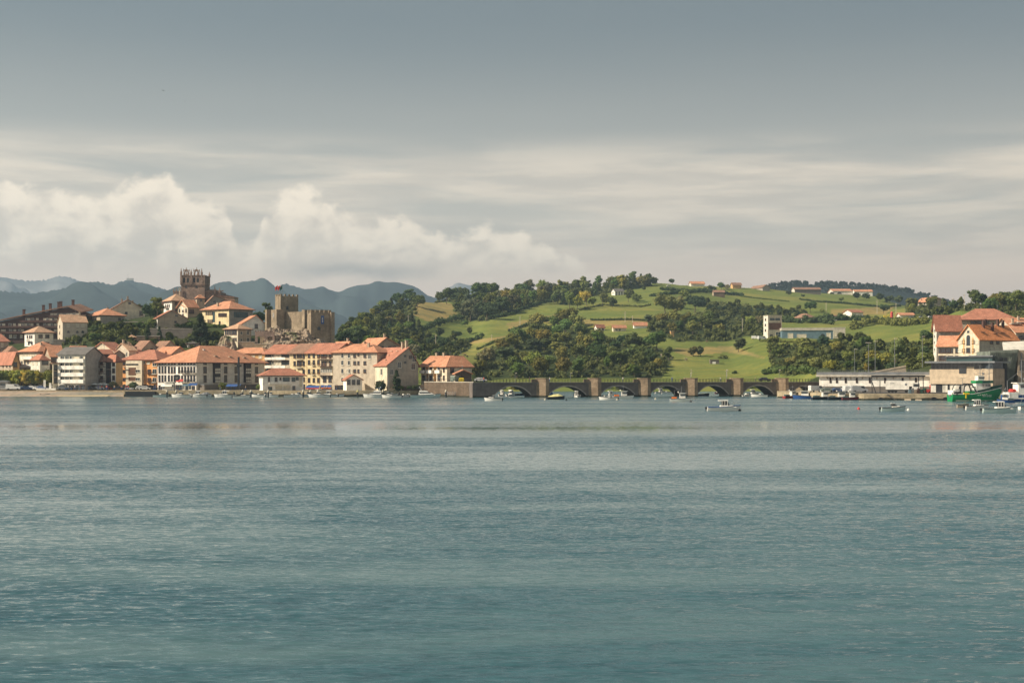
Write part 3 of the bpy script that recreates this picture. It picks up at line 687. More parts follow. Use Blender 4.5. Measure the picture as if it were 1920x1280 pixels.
house('slim_tower', 'slim square stone tower with a tiny pyramid tile roof beside the church', 369, 618, 76, 592, 558.5, 'tan', 'hip', 'roof_a', 1.3, l=366.6, r=383.5, over=.45, side='tan', wins=[('R', [377], [563], .8, 4, 'plain')], cat='tower')
house('long_gabled_house', 'long grey stone gable wall right of the slim tower', 385, 630, 84, 584, 571, 'grey', 'gy', 'roof_c', 4.2, dl=12, r=443, over=.5, off=.28, wins=[('R', [402, 417.5], [565.5], .9, 3, 'plain')], side='grey')
house('town_hall', 'yellow civic building with an orange hipped roof and a dark teal glass band', 429.5, 598, 50, 612, 578.8, 'yellow', 'hip', 'roof_a', 3.6, l=379, r=474, over=.9, side='grey',
      wins=[('R', [451.5], [590], 7.6, 9.5, 'teal'), ('L', [387, 390.5, 394, 397.5], [587], .55, 5, 'brown'), ('L', [410.5, 412.8, 415.1, 417.4, 419.7, 422, 424.3], [590.3], .45, 5.5, 'brown'), ('L', [401], [594], 1.1, 19, 'teal'), ('L', [412], [608], .9, 11, 'door'),
            ('L', [390.5, 394, 397.5], [602], .55, 5, 'brown')], cat='civic building', chims=[(.15, .55, 1.6)])
house('tall_house', 'narrow cream house with two rows of slit windows below the yellow building', 446, 582, 50, 652, 616.5, 'cream', 'hip', 'roof_d', 1.9, l=420.5, r=471, over=.7, side='tan',
      wins=[('L', [423.5, 427.5, 431.5, 435.5, 439, 442.5], [622.5], .8, 8.5, 'brown'), ('L', [423.5, 427.5, 431.5, 435.5, 439, 442.5], [636], .6, 4.5, 'brown')])
house('house', 'plain white gabled house left of the castle', 455, 604, 76, 632, 606.5, 'offwhite', 'gy', 'roof_a', 3.4, dl=10, r=496, over=.5, side='white', off=.62, wins=[('R', [480.5], [611.5], 1.2, 7.5, 'brown')])
house('house', 'low pale hut among the garden terraces behind the hotel', 352, 575, 80, 652, 644.5, 'offwhite', 'hip', 'roof_e', .9, l=346, r=374, over=.6, wins=[('R', [365], [647.5], 1.0, 3, 'plain')])
house('garden_hut', 'small ochre roofed garden hut on the terraces left of the conifer', 243, 574, 70, 640, 632.5, 'orange2', 'hip', 'roof_d', .9, l=238, r=256, over=.5, cat='hut')

# --- the waterfront, left to right
Bz = lambda Y: HY+(H-2.0)*F/Y
house('house', 'brown gabled house at the left edge above the plane trees', -8, 548, 70, 668, 640, 'brown', 'gx', 'roof_b', 3.0, l=-40, r=16, over=.6, side='tan')
house('house', 'dark brown low roofed house left of the broad orange hipped roof', 16, 541, 76, Bz(541), 660, 'tan', 'hip', 'roof_c', 2.2, l=-20, r=36, over=.5, side='tan')
house('house', 'terracotta fronted house with two skylights at the left edge', 24, 512, 74, Bz(512), 677.5, 'tan', 'gy', 'roof_b', 3.4, l=-60, r=36.5, over=.5, side='orange2',
      wins=[('R', [28.5], [683.5], 1.2, 8, 'brown'), ('L', [6, 13, 19], [684], 1.0, 8, 'brown')])
house('house', 'beige house with a bow front and a broad orange hipped roof behind the plane trees', 72, 520, 58, Bz(520), 658.5, 'cream', 'hip', 'roof_a', 3.6, l=36.5, r=124, over=.9, side='beige',
      wins=[('L', [43, 48, 53, 60, 66], [665.5], 1.0, 5.5, 'shut'), ('L', [41, 47, 53, 60, 66], [680], 1.2, 7, 'dark'), ('R', [78, 97], [665], 1.3, 5, 'brown')], bal=[('L', [54], [673], 7.5, 1.2, 'solid'), ('L', [54], [688], 7.5, 1.2, 'solid')], chims=[(.3, .3, 1.0)])
house('house', 'small white fronted house with orange roof tucked beside the bow fronted house', 75, 506, 68, Bz(506), 674.5, 'offwhite', 'hip', 'roof_b', 1.8, l=57.5, r=93, over=.5, side='offwhite',
      wins=[('R', [84.5], [680], 2.2, 6.5, 'brown'), ('L', [62, 69], [681], 1.5, 4, 'shut')])
house('house', 'orange roofed house with dark balconies squeezed beside the white block', 96, 512, 76, Bz(512), 667, 'tan', 'gx', 'roof_a', 3.8, dl=10, r=118, over=.7, side='tan', wins=[('R', [101], [674, 688], 2.0, 7, 'brown')], bal=[('R', [101], [680, 692], 2.4, 1.0, 'wood')])
house('stair_tower', 'narrow brown glazed stair tower left of the white block', 99.5, 500, 60, Bz(500), 681.5, 'cream', 'flat', 'roof_c', .3, l=98.5, r=108, over=.5, wins=[('R', [104.2], [689, 701, 713], 1.1, 9.5, 'brown')], cat='stair tower', side='cream')
h = house('apartment_block', 'cream five storey block with white balcony bands and a slate grey roof', 160, 498, 38, Bz(498), 664, 'offwhite', 'gy', 'roof_e', 2.5, l=108.5, r=191, over=.5, side='grey', off=.5,
      wins=[('L', [117, 126, 134], [670.5, 683, 696, 709], 1.6, 5, 'dark'), ('L', [143], [670.5, 683, 696, 709], 3.0, 5.2, 'shut'), ('L', [152], [670.5, 683, 696, 709], 1.6, 5, 'dark'), ('L', [157.5], [670.5, 683, 696, 709], .8, 5, 'shut')], cat='apartment block')
for py in (676.5, 689.5, 702.5, 715.3):
    t0, z0, _ = h.place('L', 159, py); t1, z1, _ = h.place('L', 109.5, py)
    MB().box(-.9, t0, z0-.55, -.001, t1, z0+.75).build('balcony_band', M['white'], h.root)
house('house', 'white narrow house with stacked wooden balconies right of the cream block', 193, 505, 50, Bz(505), 675.5, 'white', 'hip', 'roof_c', 1.8, l=180, r=204, over=.8, side='offwhite',
      wins=[('L', [182.2, 185.3, 188.4, 191.3], [680.5, 693.5, 708], .8, 6, 'brown')], bal=[('L', [186.5], [687, 700, 714], 7.0, 1.0, 'wood')])
house('house', 'small upper storey with dark loggia behind the wooden balconied house', 188, 522, 72, Bz(522), 662.5, 'brown', 'gx', 'roof_b', 1.4, dl=6, r=209, over=.9, side='brown')
house('house', 'dark grey gable end behind the glazed white house', 203, 530, 80, Bz(530), 672, 'grey', 'gy', 'roof_c', 3.0, dl=12, r=243, over=.4, side='grey', off=.5)
h = house('house', 'slim white house with rows of tall narrow windows left of the orange block', 217, 503, 52, Bz(503), 677.3, 'white', 'hip', 'roof_b', 2.2, l=195, r=230, over=.5, side='orange2',
      wins=[('L', [198.3, 200.8], [685, 699, 712], .7, 12, 'brown'), ('L', [203.5, 206.8], [685, 699, 712], .7, 12, 'brown'), ('L', [213.2], [681.5, 694.5, 708], 1.3, 8, 'brown')])
h = house('apartment_block', 'orange four storey block with a cream centre bay and arcade at street level', 294.5, 514, 40, Bz(514), 674, 'orange', 'hip', 'roof_b', 3.6, l=228, dr=14, over=.9, side='orange', cat='apartment block',
      wins=[('L', [232.3, 235.3], [681, 696, 711], .7, 5, 'brown'), ('L', [233], [724.5], 1.4, 9, 'arch'), ('L', [274.5, 281.5], [726.5], 1.3, 11, 'arch'), ('L', [289.5], [726.5], 1.3, 11, 'hole'),
            ('L', [278.5], [680], 1.2, 3, 'shut'), ('L', [280], [695.5, 711.5], 1.4, 5.5, 'brown'), ('L', [290], [682, 696, 712], 1.7, 8, 'dark'), ('L', [268], [679.5], 2.0, 3, 'dark')],
      bal=[('L', [235], [687], 2.0, .8, 'rail'), ('L', [280], [699.5, 715], 2.2, .8, 'brown'), ('L', [290], [701, 716.5], 2.2, .8, 'rail')])
t0, z0, _ = h.place('L', 270, 722); t1, _, _ = h.place('L', 240, 722); zt = zz(514, 676)-h.zb
MB().box(-1.2, t0, z0, -.003, t1, zt).build('centre_bay', M['cream'], h.root)
for px, py, wd, hp, st in ((252, 696, 3.2, 13, 'shutb'), (252, 710, 3.2, 6, 'shutb'), (262.5, 695.5, 2.0, 4.5, 'dark'), (262.5, 710.5, 2.0, 4.5, 'dark'), (252, 683, 5.5, 1.6, 'plain'), (243.5, 693.5, 2.0, .6, 'plain'), (243.5, 709, 2.0, .6, 'plain')):
    t_, z_, Yp = h.place('L', px, py+hp/2); link('window', window_mesh(wd, hp/F*Yp, st), h.root, (-1.2, t_, z_), -math.pi/2)
house('house', 'orange gable roofed house end leaning against the orange block', 303, 531, 50, Bz(531), 674, 'orange', 'gy', 'roof_a', 3.2, l=275, r=316, over=.5)
# hotel
hot = house('hotel', 'large white hotel with a pyramid tile roof and two dark timber galleries', 368, 500, 50, Bz(500), 678.2, 'white', 'hip', 'roof_a', 5.9, l=295.5, r=496, over=1.3, side='offwhite', cat='hotel', skirt=2,  # right face off-white: its shade is put into the render colour
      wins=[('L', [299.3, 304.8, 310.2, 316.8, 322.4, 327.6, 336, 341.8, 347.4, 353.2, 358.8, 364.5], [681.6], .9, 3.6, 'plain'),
            ('L', [299.3, 304.8, 310.2, 316.8, 322.4, 327.6, 336, 341.8, 347.4, 353.2, 358.8, 364.5], [693.2], .9, 11.5, 'brown'),
            ('L', [299.3, 304.8, 310.2, 316.8, 322.4, 327.6, 336, 341.8, 347.4, 353.2, 358.8, 364.5], [709.6], .9, 11.5, 'brown'),
            ('R', [384.3, 423, 442.7, 480.7], [682], 1.3, 3.2, 'plain'), ('R', [384.3, 423, 442.7, 480.7], [693.3], 1.3, 11.5, 'brown'), ('R', [384.3, 423, 442.7, 480.7], [709.6], 1.2, 12, 'brown')],
      bal=[('L', [350, 360], [699.5, 716], 5.5, .9, 'rail')])
for px in (404.5, 462):   # two glazed timber galleries
    t_, z_, Yp = hot.place('R', px, 717); hh = zz(Yp, 682)-zz(Yp, 717); g = MB(); g.box(-1.35, -1.1, 0, 1.35, -.002, hh, 0)
    ga = g.build('timber_gallery', [M['wood']], hot.root, (t_, 0, z_))
    for k in range(6):
        for j in range(3): link('window', window_mesh(.42, hh*.07, 'shut' if k not in (2, 5) else 'plain'), ga, (-.85+.85*j, -1.1, hh*(.05+.155*k)))
    MB().box(-1.6, -1.4, hh, 1.6, -.002, hh+.25).build('gallery_roof', M['wood'], ga)
for py in (686.5, 701.5, 718):
    t0, z0, _ = hot.place('R', 369, py); MB().box(.2, -.07, z0-.1, hot.A-.2, -.002, z0+.1).build('string_course', M['offwhite'], hot.root)
    MB().box(-.07, .2, z0-.08, -.002, hot.B-.2, z0+.08).build('string_course', M['white'], hot.root)
t0, z0, _ = hot.place('R', 380, 727); MB().box(1.0, -3.2, 0, hot.A-.6, -.003, 1.9).box(.8, -3.4, 1.9, hot.A-.4, -.003, 2.15, 1).build('terrace_porch', [M['darkconcrete'], M['metal']], hot.root)
MB().box(-.4, -.4, -.5, .4, .4, 1.2).build('chimney', M['offwhite'], hot.roof, (hot.A*.3, hot.B*.35, hot.ze+3.6))
for fx, fy in ((.35, .14), (.55, .12), (.75, .10)): MB().box(-.6, -.5, 0, .6, .5, .35).build('skylight', M['tan'], hot.roof, (hot.A*fx, hot.B*fy, hot.ze+5.9*fy*2.0+.45))
# tall dark flue / mast beside the hotel front
b = MB(); p = at(447.5, 726, 488); b.cyl((0, 0, 0), (0, 0, zz(488, 669)-p.z), .42, .36, 8).box(-.55, -.55, 7.2, 1.0, .55, 8.0).box(-.5, -.5, 0, .5, .5, .6)
prop(b.build('dark_chimney_stack', M['dark'], None, p), 'tall dark metal flue standing in front of the hotel right front', 'chimney stack')
b = MB(); p = at(327.8, Bz(490), 490); b.cyl((0, 0, 0), (0, 0, 5.6), .12, .1, 6).box(-.1, -.12, 3.6, 1.5, .12, 5.6)
so_ = b.build('hotel_sign', M['dark'], None, p); prop(so_, 'dark square sign on a post in front of the white hotel', 'sign')
MB().box(.25, -.15, 4.6, 1.15, -.125, 4.75).box(.35, -.15, 4.2, 1.05, -.125, 4.3).build('sign_print', M['shut'], so_)

# behind the waterfront
house('warehouse', 'brown stone gabled hall behind the orange block', 262, 543, 60, Bz(543), 659, 'tan', 'gy', 'roof_c', 4.2, l=244, r=304, over=.4, side='tan', off=.45, wins=[('R', [284, 293.5], [656], .9, 5, 'plain')], cat='hall')
house('warehouse', 'second brown gabled hall to the right of the first one', 303.5, 543, 62, Bz(543), 655, 'tan', 'gy', 'roof_c', 3.2, l=284, r=338, over=.4, side='tan', off=.45, cat='hall')
house('house', 'orange roof with small grey gable left of the hotel roof', 322, 530, 56, Bz(530), 663, 'cream', 'gy', 'roof_a', 2.6, l=291, r=352, over=.4, side='tan', wins=[('R', [337.5], [662], .5, 2.5, 'plain')])
house('row_house', 'long red roof with dormers above the wooden balconied house', 215, 535, 48, Bz(535), 659, 'cream', 'gx', 'roof_b', 3.6, l=168, r=238, over=.5, cat='row house')
house('row_house', 'faded brown roof between the red dormered roof and the brown halls', 242, 530, 62, Bz(530), 657.5, 'beige', 'gx', 'roof_d', 2.8, l=216, r=256, over=.4, cat='row house', chims=[(.2, .5, 1.2), (.7, .4, 1.0)])
house('house', 'cream cottage between the dark gable and the brown hall', 256, 537, 60, Bz(537), 664, 'white', 'gx', 'roof_b', 1.8, l=237, r=270, over=.4, chims=[(.4, .4, 1.2)])
house('house', 'orange roof behind the right end of the white block', 150, 540, 60, Bz(540), 665, 'beige', 'gx', 'roof_a', 3.4, l=118, r=176, over=.5)
house('house', 'ochre house with orange roof between hotel and balconied flats', 496, 541, 36, Bz(541), 662.5, 'orange2', 'hip', 'roof_a', 2.2, l=430, dr=9, over=.7, wins=[('L', [463, 475, 488], [668.5], 1.2, 5, 'shut'), ('L', [463, 475, 488], [678.5], 1.2, 4, 'brown')])
# the raking row behind the harbour office
flats = house('apartment_block', 'balconied apartment block with white parapets right of the hotel', 545, 527, 38, Bz(527), 661.5, 'beige', 'gy', 'roof_b', 3.2, l=497.5, dr=13, over=.9, cat='apartment block', off=.5,
      wins=[('L', [501, 506], [666.5, 680, 695, 709], 1.5, 7, 'plain'), ('L', [518.5, 525], [667, 680, 695, 709], 1.1, 7, 'shut'), ('L', [512], [666.5, 680, 695, 709], .8, 6, 'dark'), ('L', [532, 538], [666, 679.5, 694.5, 709], 1.8, 7.5, 'plain')])
for py in (674, 689.5, 704, 719):
    for pa, pb in ((499.5, 511.5), (512.5, 538)):
        ta, z0, _ = flats.place('L', pb, py); tb, z1, _ = flats.place('L', pa, py); zc = (z0+z1)/2
        MB().box(-1.1, ta, zc-.1, -.002, tb, zc).box(-1.1, ta, zc, -1.0, tb, zc+.85).build('balcony', M['white'], flats.root)
house('house', 'tall beige house with a shaded central bay window in the raking row', 575, 519, 40, Bz(519), 660.8, 'yellow', 'gy', 'roof_c', 3.3, l=544, dr=13, over=.9, wins=[('L', [552.5, 569.5], [667, 681, 697, 711], .9, 7.5, 'brown'), ('L', [559, 564], [666, 681], .9, 8, 'brown')],
      bal=[('L', [562], [674, 689], 3.0, .9, 'rail')])
house('house', 'yellow house with three columns of tall windows in the raking row', 599.5, 512, 42, Bz(512), 660.3, 'yellow', 'gy', 'roof_b', 3.3, l=576, dr=13, over=.9, wins=[('L', [579.5, 588.5, 597], [666.5, 679, 696, 712.5], .9, 7.5, 'brown')],
      bal=[('L', [588], [685, 702.5], 1.6, .7, 'rail')])
gal = house('house', 'house with stacked wooden galleries over a glazed storey in the raking row', 623.5, 508, 42, Bz(508), 660.3, 'cream', 'gy', 'roof_b', 3.3, l=600.5, dr=13, over=1.3,
      wins=[('L', [604.5, 610, 619.5], [667, 681.5], .9, 7.5, 'brown'), ('L', [603, 607.5, 612, 616.5, 621], [694.5], .9, 6.5, 'grille'), ('L', [609, 619], [711], 1.4, 10, 'brown')], bal=[('L', [612], [673.5, 686.5], 6.3, 1.3, 'wood'), ('L', [612], [703.5], 6.3, 1.3, 'wood')])
plain = house('apartment_block', 'plain beige four storey block with scattered windows and pale orange roof', 707, 498, 32, Bz(498), 660.5, 'beige', 'hip', 'roof_a', 3.0, l=624.5, dr=11, over=.7, cat='apartment block',
      wins=[('L', [642, 654.5], [666.7, 680, 695.5], .95, 8, 'dark'), ('L', [665, 684], [666.7, 680.3, 695.5], .9, 5.5, 'brown'), ('L', [672], [664.7], .5, 4, 'brown'), ('L', [672], [680.3, 695.5], .6, 5.5, 'brown'), ('L', [693], [668], 1.1, 8, 'dark'), ('L', [642], [712], .95, 7, 'dark'), ('L', [652], [695.5], .8, 5, 'shut')], chims=[(.3, .3, 1.4)])
tile = house('old_customs_house', 'big weathered stone house with a long red tile roof, skylights and a stained gable', 726, 490, 64, Bz(490), 684, 'cream', 'gy', 'roof_b', 6.2, l=680, r=784.5, over=.6, side='greyplaster', off=.68,
      wins=[('L', [688.5, 701.5, 715.5], [697], 1.3, 11, 'dark'), ('L', [687.5], [712.5], 1.1, 5, 'brown'),
            ('R', [749], [684], 1.3, 10.5, 'dark'), ('R', [759.5], [667.3], .7, 3, 'plain'), ('R', [759.5], [679.5], .7, 3, 'plain'), ('R', [769.7], [669.3], .9, 4.5, 'brown'), ('R', [776.5], [672.5], 1.5, 10.5, 'dark'), ('R', [774.5], [687], 1.5, 10.5, 'dark'), ('R', [734], [697], 1.1, 9, 'dark')], cat='house')
for fx, fy in ((.16, .25), (.16, .5), (.16, .72), (.34, .35), (.34, .6), (.5, .2), (.5, .42)):
    MB().box(-.5, -.4, 0, .5, .4, .12).build('skylight', M['shut'], tile.roof, (tile.A*fx, tile.B*fy, tile.ze+6.2*fx/.68+.42))
for fx, fy, hh in ((.22, .62, 1.5), (.3, .8, 1.8), (.62, .15, 2.4), (.66, .05, 2.6)): MB().box(-.45, -.45, -1, .45, .45, hh).box(-.55, -.55, hh, .55, .55, hh+.2).build('chimney', M['tan'], tile.roof, (tile.A*fx, tile.B*fy, tile.ze+6.2*fx/.68))
house('house', 'gabled house with pale orange roof behind the plain beige block', 705, 528, 66, 700, 649, 'cream', 'gy', 'roof_a', 3.2, l=673, r=751, over=.9, side='tan', off=.4, wins=[('R', [716, 731, 739], [652], 1.2, 6, 'brown'), ('L', [680, 689, 697], [652], 1.0, 6, 'brown')], chims=[(.42, .1, 1.4), (.1, .8, 1.0)])
house('house', 'little roof peeping over the plain beige block near the castle rock', 650, 534, 60, 700, 650, 'tan', 'gy', 'roof_a', 1.9, l=625, r=668, over=.5, off=.3, chims=[(.4, .2, 1.4)])
bc = house('boat_club', 'small white boat club with a low red gable roof in front of the beige block', 650, 491, 80, Bz(491), 711.5, 'white', 'gy', 'roof_b', 1.6, dl=7, r=679, over=.5, cat='hut', off=.45, side='white', wins=[('R', [654, 663, 672], [716.5], 1.0, 9, 'plain')])
off_ = house('harbour_office', 'small two storey white harbour office with an orange hipped roof on the quay', 493.5, 490, 80, Bz(490), 703.3, 'white', 'hip', 'roof_b', 2.2, dl=8, r=569, over=1.0, side='white', cat='office',
      wins=[('R', [504.3], [711], .45, 8, 'brown'), ('R', [517.7], [711], .7, 7, 'brown'), ('R', [525.7], [710], .4, 3.5, 'brown'), ('R', [536.7], [711], 2.2, 6.5, 'teal'), ('R', [550.3], [711.3], 1.1, 7, 'teal'), ('R', [557.3], [710], .8, 4.5, 'teal'), ('R', [564], [716], .9, 17, 'shut'), ('R', [506.5], [728], 1.2, 5.5, 'teal'), ('R', [523, 538], [726.5], 2.4, 7, 'shut'), ('R', [551], [727], .8, 7, 'brown')])
t0, z0, _ = off_.place('R', 504, 718.5); t1, _, _ = off_.place('R', 545, 718.5); MB().box(t0, -.9, z0-.3, t1, -.002, z0+.5).build('balcony_band', M['white'], off_.root)
# terrace of four lit houses by the bridge head
for i, (c_, l_, Yc) in enumerate(((799.5, 789.5, 499), (813, 803, 495), (828, 818, 491.5))):
    house('terrace_house', ('leftmost', 'second', 'third')[i]+' stepped orange roofed terrace house by the bridge head', c_, Yc, 40, 716, 685.5, 'cream', 'gy', 'roof_a', 3.4, l=l_, dr=12, over=.7, side='orange2', group=None, chims=[(.5, .1, 1.0)] if i < 2 else (),
          wins=[('L', [l_+5.2], [692], .9, 7, 'brown'), ('L', [l_+5.2], [708], 1.2, 9, 'brown')], bal=[('L', [l_+5], [699], 2.2, 1.2, 'solid')], cat='house')
th = house('terrace_house', 'end terrace house with a wide cream wall and hipped roof above the sea wall', 838, 487, 66, 715.5, 685.3, 'cream', 'hip', 'roof_a', 3.2, l=828.5, r=884.5, over=.8, side='cream', cat='house', wins=[('R', [847.5], [693.5], 1.3, 10.5, 'brown'), ('L', [832.5], [693, 708], 1.2, 8, 'brown')])
house('porch', 'low dark porch with an orange pent roof against the end terrace house', 854.5, 480, 82, 715.3, 700.5, 'tan', 'gy', 'roof_a', 1.2, dl=5, r=884, over=.5, cat='porch', side='stone_w', off=.5)

# --- right bank
house('apartment_block', 'long apartment block under a red hipped roof at the back of the right bank', 1800, 565, 80, 650, 599, 'tan', 'hip', 'roof_b', 4.6, l=1788, r=1906, over=1.0, side='tan', cat='apartment block', wins=[('R', [1825, 1836, 1850], [604.5], 2.0, 4, 'brown')])
house('apartment_block', 'red roofed apartment wing with a plain pinkish wall, leftmost on the right bank', 1756, 540, 70, 690, 612.5, 'offwhite', 'gx', 'roof_b', 4.4, l=1750, r=1801, over=.8, side='grey', cat='apartment block',
      wins=[('R', [1779], [618.5], 2.2, 7, 'brown'), ('L', [1752.5], [620, 630, 642, 655], .8, 5, 'dark'), ('R', [1783], [634, 650], 1.2, 6, 'dark')])
gab = house('apartment_block', 'orange roofed block with a bright cream pointed gable and tall arched bay', 1836, 503, 38, 690, 634.5, 'cream', 'gx', 'roof_o', 5.0, l=1797, r=1908, over=.7, side='beige', cat='apartment block',
      wins=[('L', [1799.5, 1831.5], [641, 657], 1.2, 5.5, 'shut'), ('L', [1807, 1825], [641, 657], .9, 5.5, 'brown'), ('L', [1815.5], [638], 1.6, 20, 'arch'), ('L', [1815.5], [656.5], 1.5, 8, 'brown'), ('L', [1815.5], [622], .7, 3, 'plain'),
            ('R', [1859, 1870.5, 1885.5, 1894], [641.3], 1.5, 6, 'brown'), ('R', [1859.5, 1869], [655], 1.4, 6, 'shut')])
for px in (1807, 1824): 
    t_, z_, _ = gab.place('L', px, 664); MB().box(-.06, t_-.35, z_, -.003, t_+.35, z_+6).build('brick_pilaster', M['orange2'], gab.root)
for fx, fy, hh in ((.33, .42, 1.6), (.42, .5, 1.4), (.5, .3, 2.0), (.75, .5, 1.5), (.86, .45, 1.7)): MB().box(-.4, -.4, -2, .4, .4, hh+1).build('chimney', M['brown'], gab.roof, (gab.A*fx, gab.B*fy, gab.ze+5.0*(1-abs(fy-.5)*2)))
for fx, fy in ((.2, .2), (.5, .16), (.72, .2)): MB().box(-.9, -.5, 0, .9, .5, .15).build('skylight', M['glass'], gab.roof, (gab.A*fx, gab.B*fy, gab.ze+5.0*fy*2+.4))
house('apartment_block', 'low orange roofed wing with rows of lit windows left of the pointed gable', 1798, 512, 12, 690, 647.5, 'cream', 'gy', 'roof_a', 3.6, l=1758.5, dr=10, over=.7, cat='apartment block',
      wins=[('L', [1762, 1765.5, 1771, 1774.5, 1780, 1784, 1794], [657], .9, 8, 'brown'), ('L', [1762, 1765.5, 1771, 1780, 1784, 1794], [671], .9, 8, 'brown')])
h = house('apartment_block', 'bright orange roofed block with pale solar skylights at the right edge', 1905, 530, 60, 690, 622, 'beige', 'gx', 'roof_a', 5.6, l=1858, r=1985, over=.8, side='beige', cat='apartment block', wins=[('R', [1912, 1918], [632], 1.2, 6, 'brown')], chims=[(.3, .4, 1.6), (.1, .3, 1.6)])
for fx, fy in ((.12, .25), (.3, .3)): MB().box(-2, -1.4, 0, 2, 1.4, .2).build('skylight', M['frame_w'], h.roof, (h.A*fx, h.B*fy, h.ze+5.6*fy*2+.4))

# fish auction hall: travertine box, dark glass band, oversailing roof
au = empty('fish_auction_hall', at(1743, 738, 450), R(-25), 'modern travertine clad auction hall with a dark slatted window band on the quay', 'auction hall')
L0 = au.location; X = lambda px: (px-1743)/F*434; Zf = lambda py: zz(438, py)-L0.z
MB().box(0, 0, Zf(720), X(1860), 22, Zf(692)).box(X(1812), .0, Zf(692)+.002, X(1825.5), 22, Zf(687)).build('cladding', M['lonja'], au)
MB().box(.3, .5, -1.5, X(1859), 22, Zf(720)-.002).build('ground_storey', M['offwhite'], au)
MB().box(X(1745), .4, Zf(692)+.003, X(1811.9), 22, Zf(680)).box(X(1825.6), .4, Zf(692)+.003, X(1860), 22, Zf(680)).box(X(1812), .4, Zf(687)+.003, X(1825.5), 22, Zf(680)).build('window_band', M['glass'], au)
for k in range(46):
    px = 1746+k*2.5
    if px > 1859: break
    MB().box(X(px), .1, Zf(692), X(px)+.12, .38, Zf(680.5)).build('slat', M['metal'], au)
MB().box(X(1798), -.12, Zf(700), X(1811), -.003, Zf(683)).build('picture_window', M['glass'], au)
MB().box(X(1735), -1.6, Zf(680), X(1861), 23, Zf(676.5)).build('roof', M['metal'], au)
MB().box(X(1772), 3, Zf(676.5)+.002, X(1857), 20, Zf(668)).build('upper_glass', M['teal'], au)
MB().box(X(1770), 2.4, Zf(668)+.002, X(1812), 20.4, Zf(666.6)).box(X(1814), 2.4, Zf(668)+.002, X(1858), 20.4, Zf(665.5)).build('upper_roof', M['metal'], au)
for px, wd in ((1760.5, 2.0), (1778, .6), (1800, .5)): MB().box(X(px)-wd/2, .38, Zf(737), X(px)+wd/2, .497, Zf(720.5)).build('door', M['dark'], au)
for px in (1751, 1767, 1771, 1788): MB().box(X(px)-.9, .42, Zf(736), X(px)+.9, .498, Zf(721.5)).build('shutter_door', M['frame_w'], au)
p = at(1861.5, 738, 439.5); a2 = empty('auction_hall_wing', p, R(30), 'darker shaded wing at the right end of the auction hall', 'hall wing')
MB().box(0, 0, -1, 5.4, 18, zz(439, 691)-p.z).build('wall', M['tan'], a2); MB().box(.2, .2, zz(439, 691)-p.z+.002, 5.0, 18, zz(439, 680)-p.z).build('window_band', M['glass'], a2)  # tan instead of travertine: shade of the end face put into the colour
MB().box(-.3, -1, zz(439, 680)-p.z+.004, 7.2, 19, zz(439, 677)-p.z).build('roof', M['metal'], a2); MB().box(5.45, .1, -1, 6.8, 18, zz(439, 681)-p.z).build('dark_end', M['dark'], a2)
# leaning metal clad building and white roof behind it
g = MB(); b0 = at(1857, 706, 452); root = empty('metal_clad_building', b0, 0, 'grey green ribbed metal building leaning outward at the right edge', 'building')
W1 = (1905-1857)/F*452; zt1 = zz(452, 662)-b0.z
g.loft([[(-1, 0, -5), (W1-1.5, 0, -5), (W1-1.5, 12, -5), (-1, 12, -5)], [(-.5, -1, zt1+.6), (W1, -2.5, zt1+1.2), (W1, 12, zt1+1.2), (-.5, 12, zt1+.6)]]); g.build('wall', M['greenmetal'], root)
MB().box(W1+.01, -1.6, -5, W1+14, 12, zt1+1.0).build('side_wall', M['tan'], root)
for k in range(4): MB().box(W1+1.0+k*2.0, -1.9, -3+2, W1+1.25+k*2.0, -1.61, zt1).build('frame_post', M['metal'], root)
MB().box(W1+.6, -1.75, 2.0, W1+9, -1.605, 5.2).build('window_band', M['glass'], root)
for k in range(15):
    fx = k/15*W1; g = MB(); g.loft([[(fx-.9, -.02, -5), (fx-.84, -.02, -5), (fx-.84, -.14, -5), (fx-.9, -.14, -5)], [(fx-.42+.1*k/15, -1.05-1.5*k/15, zt1+.4), (fx-.36+.1*k/15, -1.05-1.5*k/15, zt1+.4), (fx-.36, -1.2-1.5*k/15, zt1+.4), (fx-.42, -1.2-1.5*k/15, zt1+.4)]]); g.build('rib', M['greenmetal'], root)
for px, py in ((1878, 673), (1886, 673)): q = at(px, py, 450.2)-b0; MB().box(q.x-.5, q.y-.0, q.z-.5, q.x+.5, q.y+1.2, q.z+.5).build('window', M['dark'], root)
wr = at(1882, 656, 470); g = MB(); g.slab([(0, 0, 0), (16, 0, 0), (16, 14, 3.6), (4.5, 14, 3.0)], .9); g.box(.5, .6, -6, 15, 13, -.9)
prop(g.build('white_roofed_hall', [M['offwhite']], None, wr), 'pale sloping roof rising behind the metal clad building', 'hall')
